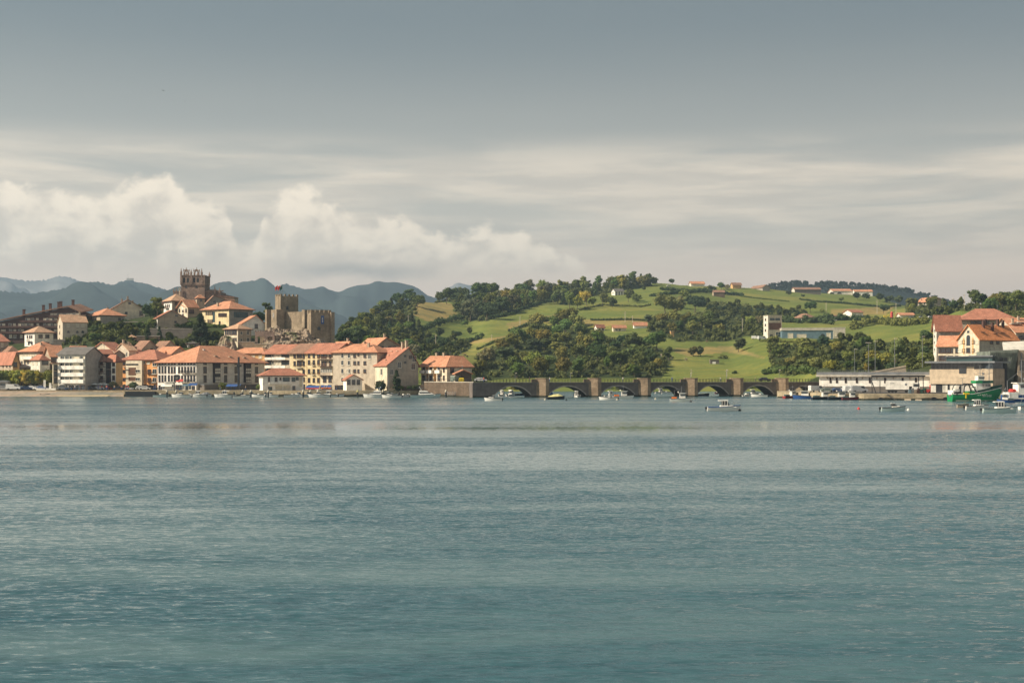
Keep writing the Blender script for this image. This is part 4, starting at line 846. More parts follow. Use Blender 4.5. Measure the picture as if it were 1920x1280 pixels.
# long white fish market
fm = empty('fish_market', at(1536, 737, 470), R(-18), 'long low white fish market with dark upright windows and a grey roof parapet', 'market hall')
L0 = fm.location; X = lambda px: (px-1536)/F*460; Zf = lambda py: zz(461, py)-L0.z
MB().box(0, 0, -1, X(1760), 14, Zf(706)).build('wall', M['white'], fm)
MB().box(-1, -1.0, Zf(706)+.002, X(1760), 14.5, Zf(702.5)).build('canopy_slab', M['concrete'], fm)
MB().box(-.8, -.8, Zf(702.5)+.002, X(1760), 14.3, Zf(697)).build('parapet', M['metal'], fm)
MB().box(.4, -.15, -1, X(1760), -.003, Zf(724.5)).build('base_band', M['darkconcrete'], fm)
for px in (1557, 1569, 1585.5, 1606, 1630, 1658, 1690, 1714, 1740): MB().box(X(px)-.32, -.14, Zf(718), X(px)+.32, -.003, Zf(708)).build('window', M['wood'], fm)
for px in (1551, 1561.5, 1576, 1594.5, 1617, 1643, 1673, 1703, 1727): MB().add([(X(px)-.12, -.8, Zf(706)), (X(px)+.12, -.8, Zf(706)), (X(px)+.12, -.003, Zf(711)), (X(px)-.12, -.003, Zf(711)), (X(px)-.12, -.003, Zf(706)), (X(px)+.12, -.003, Zf(706))], [(0, 1, 2, 3), (0, 3, 4), (1, 5, 2), (0, 4, 5, 1)]).build('bracket', M['tan'], fm)
for k in range(60): MB().box(k*.63-.5, -.79, Zf(696.9), k*.63-.46, -.74, Zf(694.5)).build('rail_post', M['metal'], fm)
MB().box(-.8, -.8, Zf(694.5), X(1755), -.72, Zf(694)).build('handrail', M['metal'], fm)
rp = at(1630, 700, 492); g = MB(); g.loft([[(0, 0, -5), (13, 0, -5), (13, 6, -5), (0, 6, -5)], [(0, 0, 0), (13, 0, 2.4), (13, 6, 2.4), (0, 6, 0)]]); g.loft([[(0, -.15, 0.02), (13, -.15, 2.42), (13, .1, 2.42), (0, .1, .02)], [(0, -.15, .5), (13, -.15, 2.9), (13, .1, 2.9), (0, .1, .5)]])
prop(g.build('ramp', M['lonja'], None, rp), 'pale curving concrete road ramp rising behind the fish market', 'ramp')

# --- on the green hill
house('workshop_tower', 'flat roofed cream tower of the industrial shed on the hill', 1440, 800, 68, 634, 591.5, 'offwhite', 'flat', 'concrete', .3, l=1431.5, r=1466, over=.2, side='beige', cat='tower',
      wins=[('R', [1448, 1458], [598.5], 2.8, 3.6, 'teal'), ('R', [1453], [611.5], 7.4, 12, 'shutb'), ('L', [1435.5], [599, 609, 619], 1.6, 3.5, 'brown'), ('R', [1459], [627], 3, 8, 'grille'), ('R', [1446], [629], 1.6, 3, 'brown')])
ws = house('workshop', 'long low industrial shed with a teal front on the hill', 1466.5, 806, 84, 634, 619.5, 'tealpanel', 'flat', 'concrete', .3, dl=12, r=1562, over=.4, side='tealpanel', cat='workshop',
      wins=[('R', [1482], [629], 3.0, 8.5, 'shut'), ('R', [1503], [630], 5.4, 7, 'shut'), ('R', [1542.5], [629.5], 2.2, 8, 'hole'), ('R', [1553.5], [629], 2.4, 10, 'shut')], th=1.6)
house('workshop', 'pale concrete right end of the industrial shed', 1562.5, 804, 84, 634, 614.5, 'concrete', 'flat', 'offwhite', .3, dl=14, r=1585, over=.2, cat='workshop', side='concrete', wins=[('R', [1566], [626], 1.4, 9, 'shut')])
house('farmhouse', 'brown roofed white farmhouse above the industrial shed', 1511, 900, 56, 602, 594.5, 'white', 'hip', 'roof_c', 2.9, l=1489, r=1527, over=1.0, side='grey', cat='farmhouse')
house('barn', 'long reddish roofed barn on the skyline, the left one of two', 1490, 1500, 76, 548, 542.5, 'offwhite', 'gx', 'roof_c', 2.6, l=1484, r=1539, over=.8, side='darkconcrete', cat='barn')
house('barn', 'long orange roofed barn on the skyline, the right one of two', 1562, 1480, 78, 551, 545.5, 'offwhite', 'gx', 'roof_a', 3.4, l=1552, r=1598, over=.8, side='offwhite', cat='barn', wins=[('R', [1560, 1574], [549], 5, 3.5, 'hole')])
house('barn', 'small orange roofed shed end behind the dark skyline trees', 1602, 1500, 78, 551, 546.5, 'white', 'gx', 'roof_a', 2.6, l=1598, r=1636, over=.6, cat='barn')
house('farmhouse', 'grey farmhouse on the skyline left of the barns', 1430, 1500, 60, 545, 538.5, 'grey', 'gy', 'roof_c', 2.9, l=1407, r=1443, over=.8, side='grey', cat='farmhouse')
house('farmhouse', 'white walled house with red roof in the middle of the right hillside', 1597, 900, 50, 594, 585, 'white', 'gx', 'roof_b', 2.0, l=1581, r=1618, over=.8, cat='farmhouse')
house('hut', 'small dark roofed hut beside parked car on the right hillside', 1568, 890, 60, 600, 594, 'grey', 'gx', 'roof_c', 1.4, l=1556, r=1576, over=.6, cat='hut')
house('farmhouse', 'orange roofed stone house on a retaining wall near the red silo', 1688, 860, 76, 599, 590.5, 'offwhite', 'gx', 'roof_a', 1.8, l=1681, r=1714, over=.8, cat='farmhouse')
house('farmhouse', 'chalet with a wide brown gable under the wooded ridge at right', 1744, 900, 60, 571, 564, 'grey', 'gy', 'roof_a', 3.2, l=1720, r=1772, over=1.0, cat='farmhouse', side='tan', off=.3, wins=[('L', [1726, 1734], [567.5], 2.2, 3, 'brown')], chims=[(.1, .8, 1.2)])
house('farmhouse', 'white farmhouse with a grey slate roof standing alone among pastures', 1153, 1150, 66, 554, 545.6, 'white', 'gx', 'roof_e', 2.4, l=1146.5, r=1170, over=.6, side='white', cat='farmhouse', wins=[('R', [1156, 1161, 1166], [548.5, 552], 1.1, 2.4, 'brown'), ('L', [1149.5], [549], 1.2, 2.4, 'brown')])
house('farmhouse', 'leftmost reddish roofed cottage above the wood behind the bridge', 1119, 960, 60, 621, 613.5, 'white', 'gx', 'roof_b', 1.9, l=1114.5, r=1134, over=.5, cat='farmhouse', wins=[('R', [1124, 1130], [617], 1.4, 2.5, 'brown')])
house('farmhouse', 'middle low orange roofed cottage above the wood behind the bridge', 1150, 960, 74, 622, 614, 'cream', 'gx', 'roof_a', 1.6, l=1147.5, r=1174, over=.5, cat='farmhouse', wins=[('R', [1156, 1162], [618], 1.2, 2.2, 'brown')])
house('farmhouse', 'small cottage with a bright orange roof right of the other two over the wood', 1189, 985, 78, 616, 609.5, 'white', 'gx', 'roof_a', 2.0, l=1187, r=1213, over=.5, cat='farmhouse')
house('hut', 'small ochre walled hut between dark trees in the middle of the hill', 1258, 940, 70, 631, 621, 'orange2', 'flat', 'tan', .2, l=1256, r=1264, over=.2, cat='hut')
house('farmhouse', 'orange roofed house on the crest right of the treeless top', 1296, 1400, 76, 537, 531.5, 'offwhite', 'gx', 'roof_a', 2.6, l=1292, r=1321, over=.8, cat='farmhouse')
house('stone_barn', 'old stone barn in the upper right pasture', 1338, 1300, 82, 555, 548, 'tan', 'gx', 'roof_c', 2.2, dl=9, r=1359, over=.4, cat='barn', side='stone_w')
house('farmhouse', 'brown roofed house at the right end of the crest', 1374, 1450, 70, 541, 534, 'orange2', 'gx', 'roof_c', 2.6, l=1370, r=1390, over=.8, cat='farmhouse')
# ground floors of the waterfront: shop fronts, doors and arches
def shopfronts(root_label, face, px0, px1, n, py=723.5, hp=8.5, styles=('door', 'plain', 'brown', 'dark')):
    hs = next(v for k, v in HOUSES.items() if k.startswith(root_label) or root_label.startswith(k)); r_ = random.Random(int(px0*7))
    for i in range(n):
        px = px0+(px1-px0)*(i+.5)/n; st = r_.choice(styles); t_, z_, Yp = hs.place(face, px, py)
        link('door' if st == 'door' else 'shop_window', window_mesh(round(r_.uniform(1.0, 2.0), 1), hp/F*Yp*r_.uniform(.8, 1), st), hs.root, (t_, 0, .25) if face == 'R' else (0, t_, .25), 0 if face == 'R' else -math.pi/2)
for a in (('cream five storey', 'L', 110, 159, 7), ('white narrow house with stacked', 'L', 181, 192, 3), ('slim white house', 'L', 197, 216, 4), ('orange four storey', 'L', 230, 293, 9), ('large white hotel', 'L', 298, 366, 11), ('balconied apartment', 'L', 500, 543, 5), ('tall beige house with', 'L', 546, 573, 4), ('yellow house with three', 'L', 578, 598, 3), ('house with stacked wooden galleries', 'L', 602, 622, 3), ('plain beige four', 'L', 628, 644, 3), ('beige house with a bow', 'L', 40, 70, 4), ('terracotta fronted', 'L', -8, 22, 3)): shopfronts(*a)
# ------------------------------------------------------------------ quays
def W(px, Y): return ((px-960)/F*Y, Y)
M['slip'] = M['sand']
q = MB(); q.prism([W(-320, 499), W(40, 499), W(232, 496), W(232, 560), W(-320, 560)], -1.5, 2.05); prop(q.build('quay', M['stone_q']), 'low stone quay along the left shore', kind='structure')
q = MB(); q.prism([W(232.2, 489), W(500, 487), W(575, 482), W(700, 483), W(795, 489), W(795, 560), W(232.2, 560)], -1.5, 2.06); prop(q.build('quay', M['stone_q']), 'marina quay below the hotel', kind='structure')
q = MB(); g_ = []
for k in range(30):
    px = 55+k*6.2; w_ = 1 if 100 < px < 200 else .45; g_.append((px, w_))
rings = []
for px, w_ in g_:
    x0, y0 = W(px, 486.5+4*(1-w_)); x1, y1 = W(px, 500); rings.append([(x0, y0, -.3), (x0+.1, (y0+y1)/2, .75+.15*math.sin(px)), (x1, y1-1, 1.75), (x1, y1+1, 1.7), (x1, y1+1, -.6)])
q.loft(rings); o = q.build('slipway', M['sand'], smooth=False); prop(o, 'sloping strip of ochre sand and gravel in front of the left quay', kind='structure')
q = MB(); x0, y0 = W(237, 488.2); x1, _ = W(293, 488.2); q.box(x0, 486.6, -.4, x1, 488.8, 1.75); prop(q.build('dark_pontoon', M['dark']), 'long black floating pontoon under the orange block', 'pontoon')
sw = MB(); sw.prism([W(795.2, 488), W(886, 467), W(889, 467), W(889, 560), W(795.2, 560)], -1.5, 5.0)
o = sw.build('sea_wall', M['stone_w']); prop(o, 'tall brown stone sea wall carrying the terrace houses', 'sea wall')
x0, y0 = W(795.2, 488); x1, y1 = W(888, 467); g = MB(); g.slab([(x0, y0-.25, 5.25), (x1, y1-.25, 5.25), (x1, y1+.5, 5.25), (x0, y0+.5, 5.25)], .24); g.build('coping', M['concrete'], o)
g = MB(); 
for k in range(26):
    f = k/25; xa = x0+(x1-x0)*f; ya = y0+(y1-y0)*f; g.box(xa-.04, ya-.04, 5.25, xa+.04, ya+.04, 6.15)
g.slab([(x0, y0-.04, 6.2), (x1, y1-.04, 6.2), (x1, y1+.04, 6.2), (x0, y0+.04, 6.2)], .07); g.build('railing', M['dark'], o)
g = MB(); xa, ya = W(745, 488.6); xb, yb = W(795, 488.0); g.loft([[(xa, ya, 2.0), (xa, ya+9, 2.0), (xa, ya+9, 3.3), (xa, ya, 3.3)], [(xb, yb, 2.0), (xb, yb+9, 2.0), (xb, yb+9, 4.3), (xb, yb, 4.3)]])
o = g.build('stone_bank', M['stone_w']); prop(o, 'low brown stone bank with grass below the cypress', 'sea wall')
g = MB(); xa, ya = W(722, 487.5); xb, yb = W(753, 487.5)
for k in range(9): g.box(xa+(xb-xa)*k/9, ya, 2.06, xa+(xb-xa)*(k+1)/9, ya+1.2, 2.2+k*.26)
prop(g.build('quay_steps', M['lonja']), 'pale steps climbing the stone bank beside the marina', 'steps')
# right quay
q = MB(); q.prism([W(1545.3, 424), W(1620, 417), W(1781, 414), W(2250, 408), W(2250, 520), W(1545.3, 520)], -1.5, 1.8); o = q.build('quay', M['stone_q']); prop(o, 'pale weathered stone fishing quay on the right', kind='structure')
for px in (1651.5, 1751, 1773):
    g = MB(); p = at(px, 750, 415.6 if px < 1700 else 414.35); rr = 1.05 if px > 1700 else .95; pts = [(rr*math.cos(a), rr*math.sin(a)) for a in np.linspace(0, math.pi, 9)]
    g.loft([[(x, -.35, z-.1) for x, z in pts], [(x, .5, z-.1) for x, z in pts]]); g.build('culvert', M['dark'], o, p)
for px in (1702, 1722):
    g = MB(); p = at(px, 751, 415); g.loft([[(x, -.5, -.2), (x, 0.3, -.2), (x, .2, .5), (x, -.2, .42)] for x in np.linspace(-.9, .9, 4)]); g.build('fender_block', M['lonja'], o, p)
g = MB()
for k in range(7):
    a = at(1663+k*2.4, 740, 415.0); g.box(a.x, 414.7, 1.75-.26*k-.26, a.x+.5, 415.6, 1.8-.26*k)
g.build('quay_stair', M['darkconcrete'], o)
q = MB(); q.prism([W(1458, 462), W(1545, 432), W(1545, 520), W(1456, 520)], -1.5, 1.9); prop(q.build('quay', M['stone_q']), 'short stone landing at the right bridge head', kind='structure')
q = MB(); q.prism([W(1540, 428), W(2250, 428), W(2250, 560), W(1540, 560)], 1.6, 1.95); prop(q.build('pavement', M['asphalt']), 'worn quay pavement behind the fishing boats', kind='structure')
q = MB(); q.prism([W(-320, 503), W(795, 503), W(795, 552), W(-320, 552)], 1.8, 2.12); prop(q.build('pavement', M['asphalt']), 'promenade paving in front of the waterfront houses', kind='structure')

for pts_, par, top in (([W(232.2, 488.9), W(500, 486.9), W(575, 481.9), W(700, 482.9), W(795, 488.9)], 'marina', .75), ([W(795.2, 487.8), W(886, 466.8)], 'sea', .6), ([W(1545.3, 423.9), W(1620, 416.9), W(1781, 413.9), W(2250, 407.9)], 'right', .55), ([W(1458, 461.9), W(1545, 431.9)], 'landing', .5)):
    g = MB()
    for (xa, ya), (xb, yb) in zip(pts_[:-1], pts_[1:]):
        n = max(2, int((xb-xa)/3))
        for k in range(n):
            f0, f1 = k/n, (k+1)/n; h0, h1 = top+.18*math.sin((xa+k)*1.7), top+.18*math.sin((xa+k+1)*1.7)
            A_, B_ = (xa+(xb-xa)*f0, ya+(yb-ya)*f0), (xa+(xb-xa)*f1, ya+(yb-ya)*f1)
            g.loft([[(A_[0], A_[1], -.5), (A_[0], A_[1]-.06, -.5), (A_[0], A_[1]-.06, h0), (A_[0], A_[1], h0)], [(B_[0], B_[1], -.5), (B_[0], B_[1]-.06, -.5), (B_[0], B_[1]-.06, h1), (B_[0], B_[1], h1)]])
    prop(g.build('seaweed', M['weed']), 'dark band of weed along the foot of the quay wall', kind='stuff')

# ------------------------------------------------------------------ road bridge
BY = 464.0; bx = lambda px: ((px-960)/F*BY-(886-960)/F*BY)/(math.cos(BR)-(px-960)/F*math.sin(BR)); bz = lambda py: zz(BY, py)
BR = R(16); br = empty('road_bridge', ((886-960)/F*BY, BY, 0), BR, 'long low stone and concrete road bridge with flat arches across the estuary', 'bridge')
piers = [1005.8, 1103.8, 1196.8, 1284.8, 1370.7, 1455.4]
opens = [(927, 996, 886, 1005.8, 724.5), (1028, 1099, 1005.8, 1103.8, 725), (1125, 1191, 1103.8, 1196.8, 725), (1218, 1280, 1196.8, 1284.8, 724.5), (1306.5, 1366, 1284.8, 1370.7, 724), (1391.5, 1451, 1370.7, 1455.4, 724.5), (1484, 1532, 1455.4, 1548, 725.5)]
zt = bz(719)
for (oa, ob, a, b, cy) in opens:
    xa, xb, xo, xp = bx(a)+.003, bx(b)-.003, bx(oa), bx(ob); zc = bz(cy); N = 18; arc = []
    zs = .6
    for i in range(N+1):
        f = -1+2*i/N; arc.append((xo+(xp-xo)*(f+1)/2, zs+(zc-zs)*(1-abs(f)**2.3)))
    ring = [(xa, zt), (xa, -1.2), (xo, -1.2)]+arc+[(xp, -1.2), (xb, -1.2), (xb, zt)]
    g = MB(); g.loft([[(x, 0, z) for x, z in ring], [(x, 8, z) for x, z in ring]]); g.build('arch_span', M['stone_b'], br)
    g = MB()
    for (x0, z0), (x1, z1) in zip(arc[:-1], arc[1:]): g.loft([[(x0, -.07, z0), (x1, -.07, z1), (x1, -.07, z1+.42), (x0, -.07, z0+.42)], [(x0, -.002, z0), (x1, -.002, z1), (x1, -.002, z1+.42), (x0, -.002, z0+.42)]])
    g.build('arch_ring', M['concrete'] if False else M['grey'], br)
    g = MB(); g.box(xa, -.06, -1.1, xo-.01, -.003, .5); g.box(xp+.01, -.06, -1.1, xb, -.003, .52); g.build('tide_band', M['weed'], br)
    g = MB(); g.box(xa, -.45, zt+.002, xb, 8.45, zt+.42); g.build('deck', M['darkconcrete'], br)
    g = MB(); s0 = xa+(4.4 if a > 900 else .3); e0 = xb-.2; n = int((e0-s0)/1.1); z0 = zt+.42
    for i in range(n+1): x = s0+(e0-s0)*i/n; g.box(x-.04, -.35, z0, x+.04, -.27, z0+1.05)
    for zz_ in (.3, .65, 1.02): g.box(s0, -.345, z0+zz_, e0, -.275, z0+zz_+.06)
    g.build('railing', M['dark'], br)
    g = MB()
    for i in range(n+1): x = s0+(e0-s0)*i/n; g.box(x-.04, 8.2, z0, x+.04, 8.28, z0+1.05)
    g.box(s0, 8.2, z0+1.0, e0, 8.28, z0+1.08); g.build('railing', M['dark'], br)
for px in piers:
    x = bx(px); g = MB(); g.prism([(x, 0), (x+2.78, -1.75), (x+3.98, -1.75), (x+3.98, 0), (x+3.98, 1.2), (x, 1.2)], -1.2, bz(709.6)); g.build('pier', M['stone_p'], br)
    g = MB(); g.prism([(x-.1, -.06), (x+2.74, -1.9), (x+4.1, -1.9), (x+4.1, 1.3), (x-.1, 1.3)], bz(709.6)+.002, bz(708.6)); g.build('pier_cap', M['stone_p'], br)
    MB().box(x-1.9, -.3, zt+.42, x-.002, .1, bz(711)).build('parapet_block', M['stone_p'], br)
    g = MB(); g.prism([(x-.03, -.04), (x+2.76, -1.83), (x+4.03, -1.83), (x+4.03, .1), (x-.03, .1)], -1.1, random.uniform(.45, .7)); g.build('tide_band', M['weed'], br)
    MB().box(x+2.76, -1.76, -1, x+4.0, -1.752+.002, .45).build('tide_band', M['darkconcrete'], br) if False else None
g = MB()
for px in (912, 940): pass
# right hand road continues on the land behind the fish market
# ------------------------------------------------------------------ castle
def block(parent, name, c, l, r, Y, a, base, top, m, merl=0, dr=None, dl=None, mw=.9, mh=.95, sides='RL'):
    a = a+math.degrees(math.atan((c-960)/F)); ca, sa = math.cos(R(a)), math.sin(R(a)); Xc = (c-960)/F*Y
    dL = (-ca, sa); dR = (sa, ca)
    def solve(d, px): u = (px-960)/F; return (u*Y-Xc)/(d[0]-u*d[1])
    B = solve(dL, l) if l is not None else dl; A = solve(dR, r) if r is not None else dr
    zb, z1 = zz(Y, base), zz(Y, top); rz = math.atan2(ca, sa); rt = parent.location
    loc = Vector((Xc, Y, zb))-Vector(rt)
    o = MB().box(0, 0, -6, A, B, z1-zb).build(name, m, parent, loc, rz)
    if merl:
        k = MB().box(0, 0, 0, mw, .7, mh).mesh('merlon', [m])
        for s, Ln in (('R', A), ('L', B)):
            if s not in sides: continue
            n = max(2, int(round(Ln/(mw*2)))); st = (Ln-mw)/(n-1)
            for i in range(n):
                if s == 'R': link('merlon', k, o, (i*st, .003, z1-zb+.002))
                elif i > 0: link('merlon', k, o, (.7-.003, i*st, z1-zb+.002), math.pi/2)
    return o, A, B, z1-zb
CY = 572
cs = empty('castle', at(560, 620, CY), 0, 'weathered medieval castle with a square keep and battlements on a rock', 'castle')
block(cs, 'keep', 526, 516, 559.3, 590, 66, 600, 554.6, M['stone'], 1, mw=.75, mh=.8)
block(cs, 'gate_turret', 500, 497, 509, 574, 70, 624, 580.5, M['stone'])
block(cs, 'west_bastion', 518.5, 508.5, 533.5, 571, 58, 624, 580, M['stone'])
block(cs, 'curtain_wall', 571, 533.5, 577, 569, 40, 628, 584, M['stone'])
block(cs, 'curtain_parapet', 571, 566, 582, 568.5, 50, 586, 580.5, M['stone'])
o, A, B, zt_ = block(cs, 'east_bastion', 583, 576, 620, 563, 70, 640, 586.5, M['stone'], 1, mw=.85, mh=1.3)
block(cs, 'east_turret', 621, 616, 627.5, 566, 60, 640, 585, M['stone'], 0)
block(cs, 'upper_wall', 586, 585, 621, 577, 80, 600, 580.6, M['stone'])
for px, py, hh in ((588, 614, 0), (607, 611, 0)): pass
p = at(598.5, 619, 564.5)-Vector(cs.location)
link('window', window_mesh(1.0, 1.4, 'hole'), cs, p+Vector((0, -.9, 0)), R(8))
link('window', window_mesh(.9, 1.6, 'hole'), cs, at(539.5, 581, 591)-Vector(cs.location)+Vector((0, -1.0, 0)), R(12))
link('window', window_mesh(.9, 1.2, 'hole'), cs, at(553, 580, 595)-Vector(cs.location)+Vector((0, -1.0, 0)), R(12))
# rock under the castle
xs = np.arange(484, 634, 1.6); ts = np.linspace(0, 1, 26)
top = np.interp(xs, [484, 497, 505, 518, 530, 545, 560, 575, 590, 605, 618, 634], [646, 622, 612, 610, 616, 616, 618, 616, 628, 636, 646, 660])
Xr = np.zeros((len(xs), 26)); Yr = Xr.copy(); Zr = Xr.copy()
for j, t_ in enumerate(ts):
    Yj = 549+t_*17; Yr[:, j] = Yj; pyj = 664+(top-664)*(t_**.7); Xr[:, j] = (xs-960)/F*Yj; Zr[:, j] = H+(HY-pyj)/F*Yj
from mathutils import noise as mn
for i in range(Xr.shape[0]):
    for j in range(26):
        v = Vector((Xr[i, j]*.22, Yr[i, j]*.3, Zr[i, j]*.3)); k = mn.ridged_multi_fractal(v, .9, 2.1, 4, 1.0, 2.0)-1.2; e_ = mn.noise(v*4)
        Yr[i, j] -= k*1.5+e_*.7; Zr[i, j] += k*.7
def rock_mat():
    m = bpy.data.materials.new('mossy_rock'); m.use_nodes = True; t = NT(m.node_tree); b = t.n['Principled BSDF']; tc = t.new('ShaderNodeTexCoord').outputs['Object']
    n = t.noise(tc, .12, 5, .7); n2 = t.noise(tc, .9, 5, .7)
    c = t.mix(t.ss(n2, .35, .65), (.16, .12, .09), (.42, .33, .24)); c = t.mix(t.ss(n, .54, .66), c, (.11, .12, .045))
    t.put(b.inputs['Base Color'], c); b.inputs['Roughness'].default_value = .95
    bn = t.new('ShaderNodeBump'); bn.inputs['Strength'].default_value = .8; bn.inputs['Distance'].default_value = .5; t.put(bn.inputs['Height'], n2); t.put(b.inputs['Normal'], bn.outputs[0]); return m
M['rock'] = rock_mat()
me = grid_mesh('castle_rock', Xr, Yr, Zr, M['rock']); me.polygons.foreach_set('use_smooth', np.zeros(len(me.polygons), bool))
prop(link('castle_rock', me), 'craggy mossy rock outcrop under the castle', 'rock')
# second crag left of the row of retaining walls
def crag(px0, px1, Yc, base, top, seed, label):
    n, m_ = 18, 10; X = np.zeros((n, m_)); Y = X.copy(); Zc = X.copy()
    for i in range(n):
        for j in range(m_):
            px = px0+(px1-px0)*i/(n-1); t_ = j/(m_-1); e_ = math.sin(math.pi*i/(n-1))**.5; Yj = Yc+t_*6; py = base+(top-base)*(t_**.6)*e_
            v = Vector((px*.09+seed, Yj*.4, py*.08)); k = mn.fractal(v, .9, 2.1, 4)
            X[i, j] = (px-960)/F*Yj; Y[i, j] = Yj-k*1.8; Zc[i, j] = zz(Yj, py)+k*.6
    me = grid_mesh('rock_outcrop', X, Y, Zc, M['rock']); me.polygons.foreach_set('use_smooth', np.zeros(len(me.polygons), bool)); prop(link('rock_outcrop', me), label, 'rock')
crag(404, 446, 549, 664, 628, 3, 'ochre rocky crag below the tall slit windowed house')
# dark arcaded wall left of the rock
aw = empty('arcaded_wall', at(478, 645, 556), 0, 'dark crumbling arcaded wall between the white gable and the castle rock', 'ruined wall')
f = 556/F; X = lambda px: (px-478)*f; Zf = lambda py: (645-py)*f
MB().box(0, 0, Zf(631), X(514), 1.2, Zf(622)).build('lintel', M['stone_ch'], aw)
for a_, b_ in ((0, 5), (18, 23.5), (33, 37)): MB().box(a_*f, 0, -3, b_*f, 1.2, Zf(631)-.002).build('pier', M['stone_ch'], aw)
MB().box(X(484), 4, -3, X(516), 5, Zf(626)).build('rear_wall', M['stone'], aw)
for k in range(9): MB().box(k*.95, 0, Zf(622)+.002, k*.95+.5, .8, Zf(622)+.6).build('merlon', M['stone_ch'], aw)
for px, py0, py1, wd, m_, lab in ((513.5, 587, 596, .55, 'white', 'white banner hanging on the left castle bastion'), (544.5, 587, 600, .45, 'white', 'narrow white banner on the sunlit castle curtain wall'), (605.5, 592, 607.5, 1.2, 'canvas_b', 'long blue banner on the shaded right castle bastion')):
    Yb = {513.5: 569.6, 544.5: 574.5, 605.5: 566.0}[px]; p = at(px, py1, Yb); hh = (py1-py0)/F*Yb
    g = MB(); g.loft([[(-wd/2, .02*math.sin(k*1.3), hh*k/8), (wd/2, .05*math.sin(k*1.3+1), hh*k/8), (wd/2, .05*math.sin(k*1.3+1)+.04, hh*k/8), (-wd/2, .06, hh*k/8)] for k in range(9)])
    if m_ == 'canvas_b':
        for k in (2, 3.4, 4.8, 6.2): g.box(-.22, -.06, hh*k/9, .22, -.03, hh*(k+.8)/9, 1)
    o = g.build('banner', [M[m_], M['white']], None, p+Vector((0, -1.3, 0)), R(4)); prop(o, lab, 'banner')
for px, py, cm, lab in ((521, 537, 'canvas_r', 'leftmost red flag flying on the castle keep'), (525.5, 537, 'redp', 'middle red and white flag flying on the castle keep'), (529.5, 534, 'hulldg', 'rightmost dark flag flying on the castle keep')):
    p = at(px, 556, 591.5); hh = (556-534)/F*591; o = empty('flagpole', p, 0, lab, 'flag')
    MB().cyl((0, 0, -1), (0, 0, hh), .07, .05, 6).build('pole', M['metal'], o)
    g = MB(); pts = []
    for k in range(5): pts.append([(-.0-.30*k, .12*math.sin(k*1.4), hh-.1-.18*k-.02*k*k), (-.0-.30*k, .12*math.sin(k*1.4)+.03, hh-.1-.18*k-.02*k*k), (-.0-.26*k, .12*math.sin(k*1.4)+.03, hh-1.5-.28*k), (-.0-.26*k, .12*math.sin(k*1.4), hh-1.5-.28*k)])
    g.loft(pts); g.build('flag', M[cm], o)

# ------------------------------------------------------------------ church
KY = 652; ch = empty('church', at(361, 575, KY), 0, 'gothic stone church tower with pinnacles and two bell gables', 'church')
f = KY/F; X = lambda px: (px-361)*f; Zf = lambda py: (575-py)*f; S = M['stone_ch']
MB().box(X(339.5), 0, -5, X(383.8), 11, Zf(533)).build('tower_body', S, ch)
MB().box(X(339), -.15, Zf(533)+.002, X(384.3), 11.15, Zf(517)).build('belfry', S, ch)
MB().box(X(338), -.4, Zf(534.2), X(385), -.002-.15, Zf(533)).box(X(338), -.4, Zf(517)+.002, X(385), 11.4, Zf(515.8)).build('cornice', S, ch)
for px in (345.5, 352.3, 364.2, 371): link('window', window_mesh(.95, 8.3*f, 'hole'), ch, (X(px), -.15, Zf(529.3)))
for px in (348.8, 368.2): link('window', window_mesh(.6, .8, 'plain'), ch, (X(px), 0, Zf(539.5)))
for px, wd in ((339.6, .35), (358.3, .4), (378, .35), (383.2, .3)):
    MB().box(X(px)-wd, -.55, Zf(533), X(px)+wd, -.41, Zf(515.5)).build('buttress', S, ch)
def pinnacle(px, y, pyb, pyt, w_=.42):
    g = MB(); z0, z1 = Zf(pyb), Zf(pyt); zm = z0+(z1-z0)*.42; g.box(-w_, -w_, z0-.2, w_, w_, zm)
    g.loft([[(-w_*1.25, -w_*1.25, zm), (w_*1.25, -w_*1.25, zm), (w_*1.25, w_*1.25, zm), (-w_*1.25, w_*1.25, zm)], [(-w_*.7, -w_*.7, zm+.3), (w_*.7, -w_*.7, zm+.3), (w_*.7, w_*.7, zm+.3), (-w_*.7, w_*.7, zm+.3)], [(-.07, -.07, z1), (.07, -.07, z1), (.07, .07, z1), (-.07, .07, z1)]])
    g.ball((0, 0, z1), .16, n=6, m=4); g.build('pinnacle', S, ch, (X(px), y, 0))
for px, y, t_ in ((339.7, 0, 503), (358.4, 0, 505), (378.2, 0, 503.5), (383.6, 10.6, 507), (339.8, 10.6, 505), (361, 10.6, 506)): pinnacle(px, y, 516, t_)
